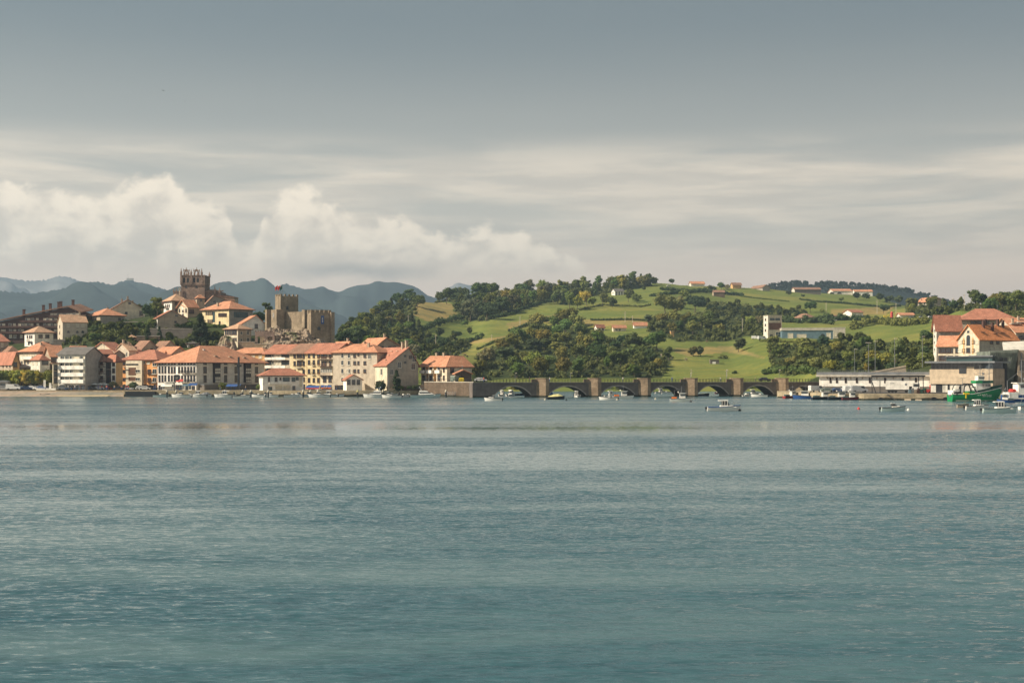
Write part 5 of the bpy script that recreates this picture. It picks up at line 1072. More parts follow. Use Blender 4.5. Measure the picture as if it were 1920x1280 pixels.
for px in (349.4, 368.5):
    g = MB(); z0 = Zf(516); hw = 1.35; iw = .62; g.box(-hw, -.35, z0, -iw, .35, z0+1.7); g.box(iw, -.35, z0, hw, .35, z0+1.7)
    n = 8; inn = [(iw*math.cos(a), z0+1.15+iw*1.15*math.sin(a)) for a in np.linspace(0, math.pi, n+1)]
    for (x0, z0_), (x1, z1_) in zip(inn[:-1], inn[1:]): g.loft([[(x0, -.35, max(z0_, z0+1.15)), (x1, -.35, max(z1_, z0+1.15)), (x1, -.35, z0+2.1), (x0, -.35, z0+2.1)], [(x0, .35, max(z0_, z0+1.15)), (x1, .35, max(z1_, z0+1.15)), (x1, .35, z0+2.1), (x0, .35, z0+2.1)]])
    g.loft([[(-hw-.3, -.45, z0+1.95), (hw+.3, -.45, z0+1.95), (hw+.2, -.45, z0+2.15), (0, -.45, z0+2.95), (-hw-.2, -.45, z0+2.15)], [(-hw-.3, .45, z0+1.95), (hw+.3, .45, z0+1.95), (hw+.2, .45, z0+2.15), (0, .45, z0+2.95), (-hw-.2, .45, z0+2.15)]])
    g.box(-.07, -.07, z0+2.9, .07, .07, z0+3.75); g.box(-.25, -.06, z0+3.3, .25, .06, z0+3.45); g.box(-hw-.12, -.12, z0+1.95, -hw+.12, .12, z0+3.0); g.box(hw-.12, -.12, z0+1.95, hw+.12, .12, z0+2.8)
    g.build('bell_gable', S, ch, (X(px), .2, 0))
# body to the right and left
MB().box(X(384.3)+.01, 1.5, -5, X(412), 14, Zf(546.5)).build('nave', S, ch)
g = MB(); g.slab([(X(384.5), 1.2, Zf(546.5)+.002), (X(413), 1.2, Zf(547.5)+.3), (X(412), 9, Zf(544)+.4), (X(384.5), 9, Zf(540.5))], .25); g.build('nave_roof', M['roof_d'], ch)
g = MB()
for k in range(14): g.box(X(386)+k*.46, .9, Zf(548.3), X(386)+k*.46+.2, 1.1, Zf(544.8)+.0); 
g.box(X(385.5), .9, Zf(548.5), X(412), 1.12, Zf(548)); g.box(X(385.5), .9, Zf(544.8), X(412), 1.12, Zf(544.2)); g.build('balustrade', S, ch)
pinnacle(402, 1, 548, 536, .35); pinnacle(411, 1, 549, 539, .35); pinnacle(398.5, 1, 547, 542, .2)
MB().box(X(412.02), 2, -5, X(436.5), 13, Zf(556)).build('chancel', M['tan'], ch)
g = MB(); g.slab([(X(411), 1.2, Zf(553.8)), (X(438), 1.2, Zf(556.5)), (X(437), 13, Zf(555)), (X(413), 13, Zf(549))], .35); g.build('chancel_roof', M['roof_c'], ch)
MB().box(X(424), .3, -5, X(440), 1.95, Zf(562.5)).build('apse_wall', M['lonja'], ch); g = MB(); g.slab([(X(422), -.4, Zf(560.5)), (X(440.5), -.4, Zf(563)), (X(440), 2.2, Zf(561.5)), (X(422), 2.2, Zf(558))], .3); g.build('apse_roof', M['roof_c'], ch)
MB().box(X(323), 2, -5, X(339.4), 12, Zf(547)).build('annex', S, ch); MB().box(X(323), 1.9, Zf(547)+.002, X(339.4), 2.2, Zf(545.5)).build('annex_parapet', S, ch)
pinnacle(323.5, 2.1, 547, 540.5, .25); pinnacle(328.7, 2.1, 547, 540, .25)
g = MB(); g.box(-.25, -.2, 0, .25, .2, Zf(545)-Zf(553)); z0 = Zf(545)-Zf(553)
for k in range(10):
    a0, a1 = 2*math.pi*k/10, 2*math.pi*(k+1)/10; g.loft([[(r_*math.cos(a)*.75, y, z0+.62+r_*math.sin(a)) for r_, a in ((.42, a0), (.42, a1), (.66, a1), (.66, a0))] for y in (-.15, .15)])
g.build('small_bellcote', M['lonja'], ch, (X(337.3), -.6, Zf(553)))

# ------------------------------------------------------------------ garden and terrace walls
def wall_strip(px0, px1, base, topy, m, label, dY=0, th=.8, coping=True):
    h0, h1 = hit(px0, base, 545), hit(px1, base, 545)
    if h0 is None or h1 is None: return
    Yw = min(h0.y, h1.y)-1.0+dY; a, b = at(px0, topy, Yw), at(px1, topy, Yw); zb = zz(Yw, base)-3
    o = MB().box(a.x, Yw, zb, b.x, Yw+th, a.z).build('retaining_wall', M[m]); prop(o, label, 'wall')
    if coping: MB().box(a.x-.1, Yw-.12, a.z+.002, b.x+.1, Yw+th+.1, a.z+.2).build('coping', M['concrete'], o)
wall_strip(232, 268, 612, 603.5, 'stone_w', 'dark terrace wall under the tall cream gable')
wall_strip(281, 378, 632, 616.5, 'darkconcrete', 'long dark retaining wall under the red roofed gabled house')
wall_strip(256, 300, 640, 630, 'stone_w', 'lower dark garden wall left of the conifer')
wall_strip(446, 478, 655, 641, 'stone', 'pale buttressed wall right of the slit windowed house')
wall_strip(478, 520, 656, 645, 'stone_q', 'low pale wall beneath the arcaded wall')
wall_strip(100, 122, 646, 637, 'darkconcrete', 'dark wall between white hipped house and tall beige house')
# ------------------------------------------------------------------ vegetation
def ico(sub):
    import bmesh
    bm = bmesh.new(); bmesh.ops.create_icosphere(bm, subdivisions=sub, radius=1)
    v = np.array([x.co[:] for x in bm.verts]); f = np.array([[q.index for q in t.verts] for t in bm.faces]); bm.free(); return v, f
IV, IF = ico(1)
def clumps_mesh(name, C, Rd, leaves, lsize, seed, mat_, jitter=.25, core=.80):
    """leaf-sized quads on the shells of many overlapping clumps, over a rough darker core of the same foliage"""
    r = np.random.default_rng(seed); n = len(C); C = np.asarray(C, float); Rd = np.asarray(Rd, float)
    cv = []; 
    core_v = IV[None]*(1+r.normal(0, .14, (n, len(IV), 1)))*Rd[:, None, None]*core*np.array([1, 1, .85])+C[:, None]
    cf = (IF[None]+(np.arange(n)*len(IV))[:, None, None]).reshape(-1, 3)
    m = n*leaves; d = r.normal(0, 1, (m, 3)); d /= np.linalg.norm(d, axis=1)[:, None]
    cc = np.repeat(C, leaves, 0); rr = np.repeat(Rd, leaves)[:, None]
    p = cc+d*rr*(1+r.normal(0, jitter*.5, (m, 1)))*np.array([1, 1, .88])
    nrm = d+r.normal(0, .55, (m, 3)); nrm /= np.linalg.norm(nrm, axis=1)[:, None]
    t = np.cross(nrm, r.normal(0, 1, (m, 3))); t /= np.linalg.norm(t, axis=1)[:, None]; b = np.cross(nrm, t)
    s = lsize*r.uniform(.6, 1.35, (m, 1)); q = np.stack([p-t*s-b*s*.6, p+t*s-b*s*.6, p+t*s*.6+b*s, p-t*s*.6+b*s], 1)
    verts = np.concatenate([core_v.reshape(-1, 3), q.reshape(-1, 3)]).astype(np.float32)
    me = bpy.data.meshes.new(name); me.vertices.add(len(verts)); me.vertices.foreach_set('co', verts.ravel())
    nc = len(cf); off = n*len(IV); loops = np.concatenate([cf.ravel(), np.arange(off, off+4*m)]).astype(np.int32)
    st = np.concatenate([np.arange(0, nc*3, 3), nc*3+np.arange(0, 4*m, 4)]).astype(np.int32)
    me.loops.add(len(loops)); me.loops.foreach_set('vertex_index', loops); me.polygons.add(len(st)); me.polygons.foreach_set('loop_start', st)
    me.update(calc_edges=True); me.materials.append(mat_); return me
def ell(r, n, c, rad, shell=.45):
    d = r.normal(0, 1, (n, 3)); d /= np.linalg.norm(d, axis=1)[:, None]
    return np.array(c)+d*np.array(rad)*(r.uniform(shell, 1, (n, 1)))
TREES = {}
def make_tree_meshes(kind, k):
    r = np.random.default_rng(100+hash(kind) % 97+k*13) if False else np.random.default_rng({'broad': 11, 'tall': 22, 'bush': 33, 'conifer': 44, 'cypress': 55, 'pine': 66, 'light': 77, 'big': 88}[kind]*10+k)
    if kind in ('broad', 'light', 'big'):
        lobes = [(0, 0, .60)]+[(.20*math.cos(a)*r.uniform(.7, 1.3), .20*math.sin(a)*r.uniform(.7, 1.3), r.uniform(.42, .72)) for a in r.uniform(0, 6.28, 4)]
        C = np.concatenate([ell(r, 13, c, (.24, .24, .24)) for c in lobes]); Rd = r.uniform(.075, .125, len(C)); top = 1
        if kind == 'light': Rd *= .85
    elif kind == 'tall':
        C = ell(r, 60, (0, 0, .58), (.20, .20, .38)); C[:, 0] += .05*np.sin(C[:, 2]*9); Rd = r.uniform(.06, .105, 60)
    elif kind == 'bush':
        lobes = [(r.uniform(-.5, .5), r.uniform(-.4, .4), r.uniform(.3, .55)) for _ in range(4)]
        C = np.concatenate([ell(r, 11, c, (.42, .40, .34)) for c in lobes]); Rd = r.uniform(.13, .22, len(C)); C[:, 2] = np.clip(C[:, 2], .08, .95)
    elif kind == 'conifer':
        z = r.uniform(.06, .97, 120); a = r.uniform(0, 6.28, 120); q = (1-z)*.30*r.uniform(.55, 1.05, 120)+.01
        C = np.stack([q*np.cos(a), q*np.sin(a), z], 1); Rd = .035+(1-z)*.06
    elif kind == 'cypress':
        z = r.uniform(.03, .97, 70); a = r.uniform(0, 6.28, 70); q = .085*np.sin(np.clip(z*1.05+.12, 0, 1)*math.pi)**.6
        C = np.stack([q*np.cos(a), q*np.sin(a), z], 1); Rd = np.full(70, .055)*(1.2-z*.6)
    elif kind == 'pine':
        C = np.concatenate([ell(r, 14, (r.uniform(-.2, .2), r.uniform(-.2, .2), zq), (.24, .24, .05)) for zq in (.62, .76, .90)]); Rd = r.uniform(.05, .085, len(C))
    # leaf quads large enough to read as sprays at this distance
    ls = {'broad': .024, 'light': .024, 'big': .017, 'tall': .022, 'bush': .05, 'conifer': .020, 'cypress': .018, 'pine': .02}[kind]
    lv = {'broad': 34, 'light': 40, 'big': 60, 'tall': 30, 'bush': 34, 'conifer': 22, 'cypress': 26, 'pine': 26}[kind]
    crown = clumps_mesh('crown', C, Rd, lv, ls, 7+k, M['leaf'], core=.5 if kind == 'light' else .78)
    g = MB()
    if kind != 'bush':
        th = .45 if kind not in ('pine',) else .85; bw = .025
        g.loft([[(bw*(1-.6*q)*math.cos(a)+.02*math.sin(q*5+k), bw*(1-.6*q)*math.sin(a), q*th-.03) for a in np.linspace(0, 5.5, 7)] for q in np.linspace(0, 1, 5)])
        for a in r.uniform(0, 6.28, 4): g.cyl((.02*math.sin(3), 0, th*.62), (.16*math.cos(a), .16*math.sin(a), th*.62+.2), .012, .005, 5)
    return crown, (g.mesh('trunk', M['bark']) if g.v else None)
for kind, n in (('broad', 6), ('tall', 3), ('bush', 5), ('conifer', 2), ('cypress', 2), ('pine', 2), ('light', 3), ('big', 3)): TREES[kind] = [make_tree_meshes(kind, i) for i in range(n)]
GREENS = {'dark': (0.059, 0.099, 0.049), 'mid': (0.095, 0.151, 0.058), 'olive': (0.148, 0.181, 0.07), 'light': (0.177, 0.22, 0.081), 'yellow': (0.255, 0.282, 0.077), 'deep': (0.035, 0.064, 0.04), 'grey': (0.128, 0.159, 0.099)}
tree_count = {'tree': 0, 'bush': 0}
NAMES = {'broad': 'broadleaf_tree', 'light': 'broadleaf_tree', 'big': 'broadleaf_tree', 'tall': 'tall_tree', 'bush': 'bush', 'conifer': 'conifer', 'cypress': 'cypress', 'pine': 'pine_tree'}
def plant(kind, loc, h, tone, label, group=None, squash=1.0, cat=None):
    crown, trunk = random.choice(TREES[kind]); col = GREENS[tone]; j = random.uniform(.72, 1.5); col = (col[0]*random.uniform(.85, 1.3), col[1], col[2]*random.uniform(.8, 1.25))
    rz = random.uniform(0, 6.28)
    if kind == 'bush':
        o = link('bush', crown, None, loc, rz, (h*squash, h*squash, h)); o.color = (col[0]*j, col[1]*j, col[2]*j, 1)
        return prop(o, label, cat or 'bush', group)
    o = empty(NAMES[kind], loc, rz, label, cat or 'tree', group); o.scale = (h*squash, h*squash, h)
    c = link('crown', crown, o); c.color = (col[0]*j, col[1]*j, col[2]*j, 1); link('trunk', trunk, o)
    return o
def plant_px(kind, px, base, hpx, tone, label, group=None, squash=1.0, Y=None, z=None, cat=None):
    if Y is None:
        p = hit(px, base, 545)
        if p is None: return None
    else: p = Vector(((px-960)/F*Y, Y, zz(Y, base) if z is None else z))
    return plant(kind, p-Vector((0, 0, .3)), hpx/F*p.y, tone, label, group, squash, cat)

# single trees one can point at: (kind, px, base, height px, tone, squash, label)
SOLO = [
 ('conifer', 375, 646, 60, 'deep', 1.25, 'big dark conifer between the gabled house and the yellow civic building'),
 ('pine', 295, 606, 50, 'mid', 1.0, 'umbrella shaped pine on the skyline left of the church'),
 ('big', 282, 604, 40, 'dark', 1.0, 'dark round tree right of the tall cream gable'),
 ('broad', 262, 585, 22, 'dark', 1.1, 'dark tree peeping over the roof of the tall cream gable'),
 ('light', 283, 616, 24, 'light', 1.1, 'light green tree in front of the dark tree right of the cream gable'),
 ('light', 237, 632, 18, 'yellow', 1.5, 'yellow green garden shrubbery tree on the left terrace'),
 ('light', 255, 628, 18, 'light', 1.3, 'light green garden tree right of the yellow green one'),
 ('cypress', 277, 640, 34, 'deep', 1.4, 'slim dark cypress in the terrace garden'),
 ('cypress', 299, 640, 30, 'deep', 1.2, 'second slim dark cypress in the terrace garden, to the right'),
 ('bush', 311, 640, 12, 'mid', 1.0, 'green garden bush between the cypress and the low hut'),
 ('cypress', 402, 643, 24, 'deep', 1.8, 'short dark cypress below the yellow civic building'),
 ('pine', 504, 600, 40, 'dark', .9, 'layered dark pine left of the castle keep'),
 ('broad', 481, 606, 26, 'dark', 1.2, 'dark round tree behind the white gable left of the castle'),
 ('broad', 492, 606, 22, 'dark', 1.2, 'dark tree touching the left castle turret'),
 ('bush', 568, 588, 9, 'dark', 1.5, 'small dark shrub right of the castle keep'),
 ('big', 665, 652, 42, 'dark', 1.3, 'broad dark tree behind the orange roofs right of the castle'),
 ('big', 645, 648, 34, 'dark', 1.3, 'dark spreading tree at the foot of the castle bastion'),
 ('big', 882, 602, 48, 'grey', 1.0, 'tall grey green tree standing alone right of the dry field'),
 ('big', 838, 570, 34, 'dark', 1.1, 'large dark hilltop tree above the dry field'),
 ('light', 1017, 545, 32, 'light', .9, 'light green tall tree on the crest left of the belt') ,
 ('broad', 1178, 566, 28, 'mid', 1.0, 'round tree with a bare trunk right of the lone white farmhouse'),
 ('broad', 1194, 568, 22, 'mid', 1.0, 'second round tree with a bare trunk right of the farmhouse'),
 ('broad', 1207, 545, 10, 'mid', 1.1, 'tiny lone tree in the top pasture'),
 ('broad', 1229, 528, 12, 'dark', 1.3, 'round dark tree on the bare crest'),
 ('broad', 1261, 528, 12, 'dark', 1.4, 'second round dark tree on the bare crest, to the right'),
 ('light', 1068, 580, 36, 'light', 1.0, 'tall light green tree at the left end of the farmhouse clump'),
 ('light', 1100, 574, 34, 'yellow', 1.0, 'yellow green tree in the farmhouse clump'),
 ('light', 1082, 580, 28, 'light', 1.1, 'light green tree second from left in the farmhouse clump'),
 ('broad', 1112, 576, 22, 'olive', 1.1, 'olive tree in the middle of the farmhouse clump'),
 ('light', 1130, 574, 30, 'light', 1.0, 'light green tree left of the lone white farmhouse'),
 ('broad', 1148, 576, 22, 'dark', 1.1, 'dark tree in front of the lone white farmhouse'),
 ('big', 1246, 592, 48, 'light', 1.15, 'very large light green tree in the centre of the hill'),
 ('big', 1268, 592, 38, 'olive', 1.1, 'large olive tree right of the very large light one'),
 ('big', 1303, 586, 38, 'deep', 1.2, 'very dark spreading tree right of the large olive one'),
 ('broad', 1280, 562, 22, 'mid', 1.2, 'mid green tree above the very dark one'),
 ('broad', 1270, 578, 26, 'grey', 1.2, 'grey green tree behind the large olive one'),
 ('broad', 1331, 545, 12, 'mid', 1.3, 'round tree on the crest right of the orange house'),
 ('broad', 1353, 543, 16, 'mid', 1.2, 'round tree on the crest above the stone barn'),
 ('broad', 1364, 544, 12, 'grey', 1.2, 'small grey green tree on the crest right of the stone barn'),
 ('broad', 1478, 555, 12, 'dark', 1.1, 'round dark tree in the pasture left of the barns'),
 ('broad', 1505, 558, 8, 'dark', 1.2, 'small dark tree in the pasture below the left barn'),
 ('big', 1519, 586, 24, 'mid', 1.1, 'round green tree above the brown roofed farmhouse'),
 ('broad', 1540, 588, 12, 'light', 1.2, 'light green small tree right of the round green one'),
 ('broad', 1578, 566, 10, 'mid', 1.3, 'small bushy tree under the right barn'),
 ('broad', 1657, 588, 20, 'dark', 1.2, 'dark tree beside the red silo'),
 ('broad', 1608, 562, 16, 'deep', 1.3, 'dark tree in front of the skyline shed'),
 ('broad', 1624, 562, 14, 'dark', 1.3, 'second dark tree right of the skyline shed'),
 ('broad', 1650, 566, 18, 'dark', 1.5, 'bushy dark tree right of the skyline barns'),
 ('broad', 1668, 568, 16, 'dark', 1.5, 'dark tree at the right end of the skyline row'),
 ('broad', 1686, 572, 20, 'dark', 1.3, 'dark tree left of the wide gabled chalet'),
 ('broad', 1712, 572, 18, 'mid', 1.3, 'mid green tree touching the wide gabled chalet'),
 ('big', 1829, 580, 42, 'dark', .85, 'tall dark eucalyptus on the skyline above the red roofs'),
 ('big', 1843, 580, 34, 'deep', .8, 'dark tree just right of the tall eucalyptus'),
 ('big', 1880, 582, 36, 'olive', 1.2, 'olive green tree on the skyline right of the eucalyptus'),
 ('big', 1905, 584, 44, 'mid', 1.1, 'tall bright green tree at the right edge of the skyline'),
 ('light', 1628, 698, 24, 'yellow', 1.3, 'yellow green tree above the left part of the fish market'),
 ('light', 1560, 698, 28, 'light', 1.2, 'light green tree above the fish market left end'),
 ('big', 1680, 680, 52, 'mid', .8, 'tall green tree behind the lamp posts of the ramp'),
 ('tall', 1702, 692, 16, 'light', 1.3, 'small pale cypress like tree beside the ramp'),
 ('big', 1385, 660, 30, 'dark', 1.1, 'dark tree between the meadow and the wood'),
 ('broad', 1300, 668, 24, 'grey', 1.1, 'left one of the paired round trees in the lower meadow'),
 ('broad', 1313, 668, 22, 'grey', 1.1, 'right one of the paired round trees in the lower meadow'),
 ('bush', 1356, 672, 10, 'olive', 1.2, 'bush beside the small shed in the lower meadow'),
 ('bush', 1378, 700, 8, 'dark', .9, 'small dark bush near the foot of the lower meadow'),
 ('big', 1548, 655, 30, 'deep', 1.2, 'very dark tree under the industrial shed'),
 ('bush', 1514, 646, 8, 'dark', 1.0, 'small dark bush under the blue front of the industrial shed'),
 ('light', 1422, 610, 22, 'grey', 1.2, 'pale round tree left of the industrial tower'),
 ('broad', 872, 612, 14, 'mid', 1.2, 'round small tree at the edge of the lower left pasture'),
 ('broad', 880, 627, 16, 'mid', 1.2, 'round bushy tree alone in the lower left pasture'),
 ('broad', 825, 632, 20, 'dark', 1.4, 'wide dark tree under the hedge of the dry field'),
 ('broad', 818, 645, 20, 'dark', 1.2, 'dark tree beside the left utility pole'),
 ('broad', 855, 634, 16, 'dark', 1.5, 'low dark tree right of the left utility pole'),
 ('broad', 976, 628, 13, 'dark', 1.2, 'small dark tree at the hedge corner in the long pasture'),
 ('broad', 1000, 608, 14, 'dark', 1.3, 'dark tree left of the pair on the long pasture hedge'),
 ('broad', 1025, 606, 15, 'dark', 1.3, 'dark tree on the hedge of the long pasture, right of the pair'),
 ('big', 912, 690, 44, 'grey', .9, 'grey green tree rising at the left end of the bridge wood'),
]
# woods: many crowns scattered on the slope
SPEC = [
 ('west_slope', 62, (17, 30), [('broad', 'dark'), ('big', 'mid'), ('broad', 'mid'), ('tall', 'dark'), ('conifer', 'dark'), ('light', 'olive'), ('light', 'light'), ('broad', 'grey')], 'tree of the dark wood climbing the slope right of the castle', 'trees on the slope right of the castle'),
 ('row_houses', 20, (14, 24), [('broad', 'dark'), ('broad', 'mid'), ('light', 'mid')], 'dark tree on the slope above the terrace houses', 'trees above the terrace houses'),
 ('hilltop_left', 8, (20, 28), [('big', 'dark'), ('broad', 'dark')], 'dark tree on the left hilltop beside the dry field', 'trees on the left hilltop'),
 ('north_belt', 38, (20, 34), [('broad', 'mid'), ('broad', 'dark'), ('tall', 'mid'), ('light', 'olive'), ('big', 'grey')], 'tree of the belt along the upper left crest', 'trees along the upper left crest'),
 ('mid_clump', 5, (30, 42), [('big', 'dark'), ('tall', 'grey')], 'tall dark tree of the clump beside the dry field', 'tall trees beside the dry field'),
 ('bridge_wood', 58, (24, 44), [('big', 'dark'), ('big', 'mid'), ('broad', 'mid'), ('broad', 'olive'), ('light', 'light'), ('big', 'olive'), ('tall', 'mid'), ('light', 'olive')], 'tree of the dense wood rising behind the bridge', 'trees of the wood behind the bridge'),
 ('crest_belt', 46, (18, 30), [('broad', 'mid'), ('broad', 'olive'), ('tall', 'mid'), ('conifer', 'dark')], 'tree of the belt along the highest crest', 'trees along the highest crest'),
 ('east_wood', 36, (17, 32), [('big', 'dark'), ('broad', 'mid'), ('broad', 'olive'), ('light', 'light'), ('big', 'grey'), ('light', 'mid')], 'tree of the wood in the middle of the hill', 'trees in the middle of the hill'),
 ('dark_belt', 24, (12, 15), [('broad', 'deep'), ('broad', 'dark')], 'dark tree of the shelterbelt below the right pasture', 'trees of the dark shelterbelt'),
 ('farm_belt', 8, (14, 22), [('broad', 'mid'), ('light', 'grey')], 'tree left of the industrial tower', 'trees left of the industrial tower'),
 ('right_crest', 30, (16, 30), [('big', 'mid'), ('broad', 'dark'), ('light', 'olive'), ('tall', 'olive')], 'tree on the crest behind the right bank apartment blocks', 'trees on the crest behind the apartment blocks'),
 ('right_slope', 46, (18, 34), [('big', 'mid'), ('broad', 'dark'), ('broad', 'olive'), ('light', 'light'), ('big', 'olive')], 'tree on the overgrown slope behind the fish market', 'trees on the slope behind the fish market'),
 ('town_garden', 11, (17, 28), [('big', 'mid'), ('broad', 'dark'), ('light', 'olive')], 'garden tree right of the tall beige house', 'garden trees right of the tall beige house'),
 ('town_slope', 20, (9, 17), [('broad', 'mid'), ('light', 'olive'), ('broad', 'dark'), ('light', 'light')], 'x', 'trees on the terraced town slope'),
 ('castle_grove', 15, (18, 30), [('big', 'dark'), ('broad', 'mid'), ('broad', 'deep')], 'dark tree in the grove right of the castle', 'trees in the grove right of the castle'),
]
def samples(poly, n, seed):
    r = np.random.default_rng(seed); xs_, ys_ = zip(*poly); pts = []; tries = 0
    area = (max(xs_)-min(xs_))*(max(ys_)-min(ys_)); dmin = math.sqrt(area/n)*.62
    while len(pts) < n and tries < 6000:
        tries += 1; x, y = r.uniform(min(xs_), max(xs_)), r.uniform(min(ys_), max(ys_))
        if not in_poly(np.array([x]), np.array([y]), poly)[0]: continue
        if all((x-a)**2+((y-b)*1.9)**2 > dmin**2 for a, b in pts): pts.append((x, y))
        if tries % 900 == 0: dmin *= .8
    return pts
PLACE = {'west_slope': 'slope right of the castle', 'row_houses': 'slope above the terrace houses', 'hilltop_left': 'left hilltop by the dry field', 'north_belt': 'upper left crest belt', 'mid_clump': 'clump beside the dry field', 'bridge_wood': 'wood behind the bridge',
 'crest_belt': 'highest crest belt', 'east_wood': 'wood mid hill', 'dark_belt': 'dark shelterbelt', 'farm_belt': 'clump left of the industrial tower', 'right_crest': 'crest behind the apartment blocks', 'right_slope': 'slope behind the fish market', 'town_garden': 'garden by the tall beige house', 'castle_grove': 'grove right of the castle', 'town_slope': 'terraced town slope'}
TW = {'dark': 'dark', 'mid': 'mid green', 'olive': 'olive', 'light': 'light green', 'yellow': 'yellowish', 'deep': 'blackish', 'grey': 'greyish'}
KW = {'broad': 'round tree', 'big': 'spreading tree', 'light': 'airy tree', 'tall': 'upright tree', 'conifer': 'conifer', 'bush': 'bush'}
def wood_label(key, kd, tn, large, x, y):
    P_ = WOODS[key]; xa, xb = min(p[0] for p in P_), max(p[0] for p in P_); ya, yb = min(p[1] for p in P_), max(p[1] for p in P_)
    hx = ['left end', 'left part', 'middle', 'right part', 'right end'][min(4, int((x-xa)/(xb-xa)*5))]; vy = ['upper', 'central', 'lower'][min(2, int((y-ya)/(yb-ya)*3))]
    return '%s %s %s, %s %s of the %s' % ('large' if large else 'small', TW[tn], KW[kd], vy, hx, PLACE[key])
UC = []; UR = []
CAND = []
for si, (key, n, (h0, h1), kinds, lab, grp) in enumerate(SPEC):
    for (x, y) in samples(WOODS[key], n, 500+si):
        kd, tn = random.choice(kinds); hp_ = random.uniform(h0, h1); CAND.append((hp_, kd, x, y, tn, wood_label(key, kd, tn, hp_ > (h0+h1)/2, x, y), grp, random.uniform(.95, 1.3) if kd != 'conifer' else 1.0))
    for (x, y) in samples(WOODS[key], n*5, 900+si):
        p = hit(x, y, 545)
        if p is not None: UC.append(p+Vector((0, 0, random.uniform(0, 1.5)))); UR.append(random.uniform(2.5, 8)/F*p.y)
CAND.sort(key=lambda c: -c[0]); nb = 0; SC = []; SR = []; used_lab = {}
for hp_, kd, x, y, tn, lb, grp, sq in CAND:
    if any(abs(x-q[1]) < q[3]*.4 and -4 < y-q[2] < 16 for q in SOLO if q[3] >= 22): continue
    if NAMES[kd] == 'broadleaf_tree':
        nb += 1
        if nb > 198:
            p = hit(x, y, 545)
            if p is None: continue
            h_ = hp_/F*p.y
            for c in ell(rng, 16, (0, 0, .55), (.26*sq, .26*sq, .34)): SC.append(p+Vector(c)*h_); SR.append(h_*random.uniform(.10, .17))
            continue
    plant_px(kd, x, y, hp_, tn, lb, grp, sq)
o = link('small_trees', clumps_mesh('small_trees', SC, SR, 30, .5, 12, M['leaf'])); o.color = (.075, .10, .036, 1); prop(o, 'smaller trees filling the gaps of the woods', kind='stuff')
o = link('undergrowth', clumps_mesh('undergrowth', UC, UR, 26, .55, 3, M['leaf'], core=.85)); o.color = (.09, .115, .05, 1)
prop(o, 'scrub and undergrowth filling the woods on the slopes', kind='stuff')

for kd, px, base, hp, tn, sq, lab in SOLO: plant_px(kd, px, base, hp, tn, lab, None, sq)

# waterfront trees
for i in range(24):
    px = -6+i*4.6; Yp = 507+(i % 2)*1.8
    o = plant_px('big', px, 0, 42, 'light' if i % 3 else 'yellow', 'pollarded plane tree, %s from the left in the %s row along the left promenade' % (['first', 'second', 'third', 'fourth', 'fifth', 'sixth', 'seventh', 'eighth', 'ninth', 'tenth', 'eleventh', 'twelfth'][i//2], ['front', 'back'][i % 2]), 'plane trees along the left promenade', .85, Y=Yp, z=2.1)
for px, hp, tn, sq, lab in ((115, 19, 'mid', 1.2, 'small leafy tree in front of the cream block, left one'), (131, 17, 'grey', 1.2, 'small greyish tree in front of the cream block, right one'), (155, 12, 'mid', 1.5, 'low tree at the right corner of the cream block'),
        (213, 20, 'grey', 1.3, 'grey green tamarisk in front of the slim white house'), (252, 19, 'grey', 1.3, 'grey green tamarisk in front of the orange block'), (418, 17, 'mid', 1.2, 'small green tree in front of the hotel shaded front'), (488, 15, 'mid', 1.3, 'small green tree between hotel and harbour office')):
    plant_px('broad', px, 0, hp, tn, lab, None, sq, Y=497.5 if px > 232 else 503, z=2.1)
plant_px('cypress', 743.5, 722, 40, 'deep', 'tall narrow cypress against the stained gable', None, 1.5, Y=486.5, z=2.2)
plant_px('bush', 711, 727, 24, 'deep', 'big dark rounded bush in front of the stone house', None, .62, Y=487.5, z=2.0)
for px, hp in ((752, 8), (766, 7), (779, 9)): plant_px('bush', px, 723, hp, 'dark', 'dark shrub at the foot of the stained gable', 'shrubs at the foot of the stained gable', 1.0, Y=486.3, z=3.0)
for k in range(22):
    px = 893+k*25.5
    if 1275 < px < 1400: continue
    plant_px('bush', px, 0, random.uniform(12, 22), random.choice(['olive', 'mid', 'grey', 'light'] if px < 1100 else ['mid', 'dark']), 'shoreline bush behind the bridge railing', 'bushes on the shore behind the bridge', 1.4, Y=650+random.uniform(0, 12), z=-.4)

# hedges: things made of clumps following a field edge
def hedge(pts, hpx, tone, label, dens=1.0):
    C = []; Rd = []
    for (x0, y0), (x1, y1) in zip(pts[:-1], pts[1:]):
        n = max(2, int(math.hypot(x1-x0, (y1-y0))*1.1*dens/hpx*2.6))
        for i in range(n):
            f = i/n; p = hit(x0+(x1-x0)*f, y0+(y1-y0)*f, 600)
            if p is None: continue
            h_ = hpx/F*p.y*random.uniform(.65, 1.25)
            for q in range(3): C.append((p.x+random.uniform(-.5, .5)*h_, p.y+random.uniform(-.5, .5)*h_, p.z+h_*random.uniform(.2, .75))); Rd.append(h_*random.uniform(.28, .45))
    if not C: return
    C = np.array(C); c0 = C.mean(0); me = clumps_mesh('hedge', C-c0, Rd, 34, float(np.mean(Rd))*.32, 5, M['leaf'], core=.8)
    o = link('hedge', me, None, tuple(c0)); col = GREENS[tone]; o.color = (*col, 1); prop(o, label, 'hedge')
hedge([(905,600),(960,590),(985,578),(1030,566),(1060,556)], 6, 'dark', 'long hedge under the upper left tree belt')
hedge([(955,622),(1000,606),(1030,602),(1060,594),(1084,584)], 5, 'dark', 'dark hedge dividing the long pastures in the middle')
hedge([(895,656),(925,642),(960,632),(1010,618),(1040,616)], 4, 'mid', 'thin hedge climbing right from the terrace houses')
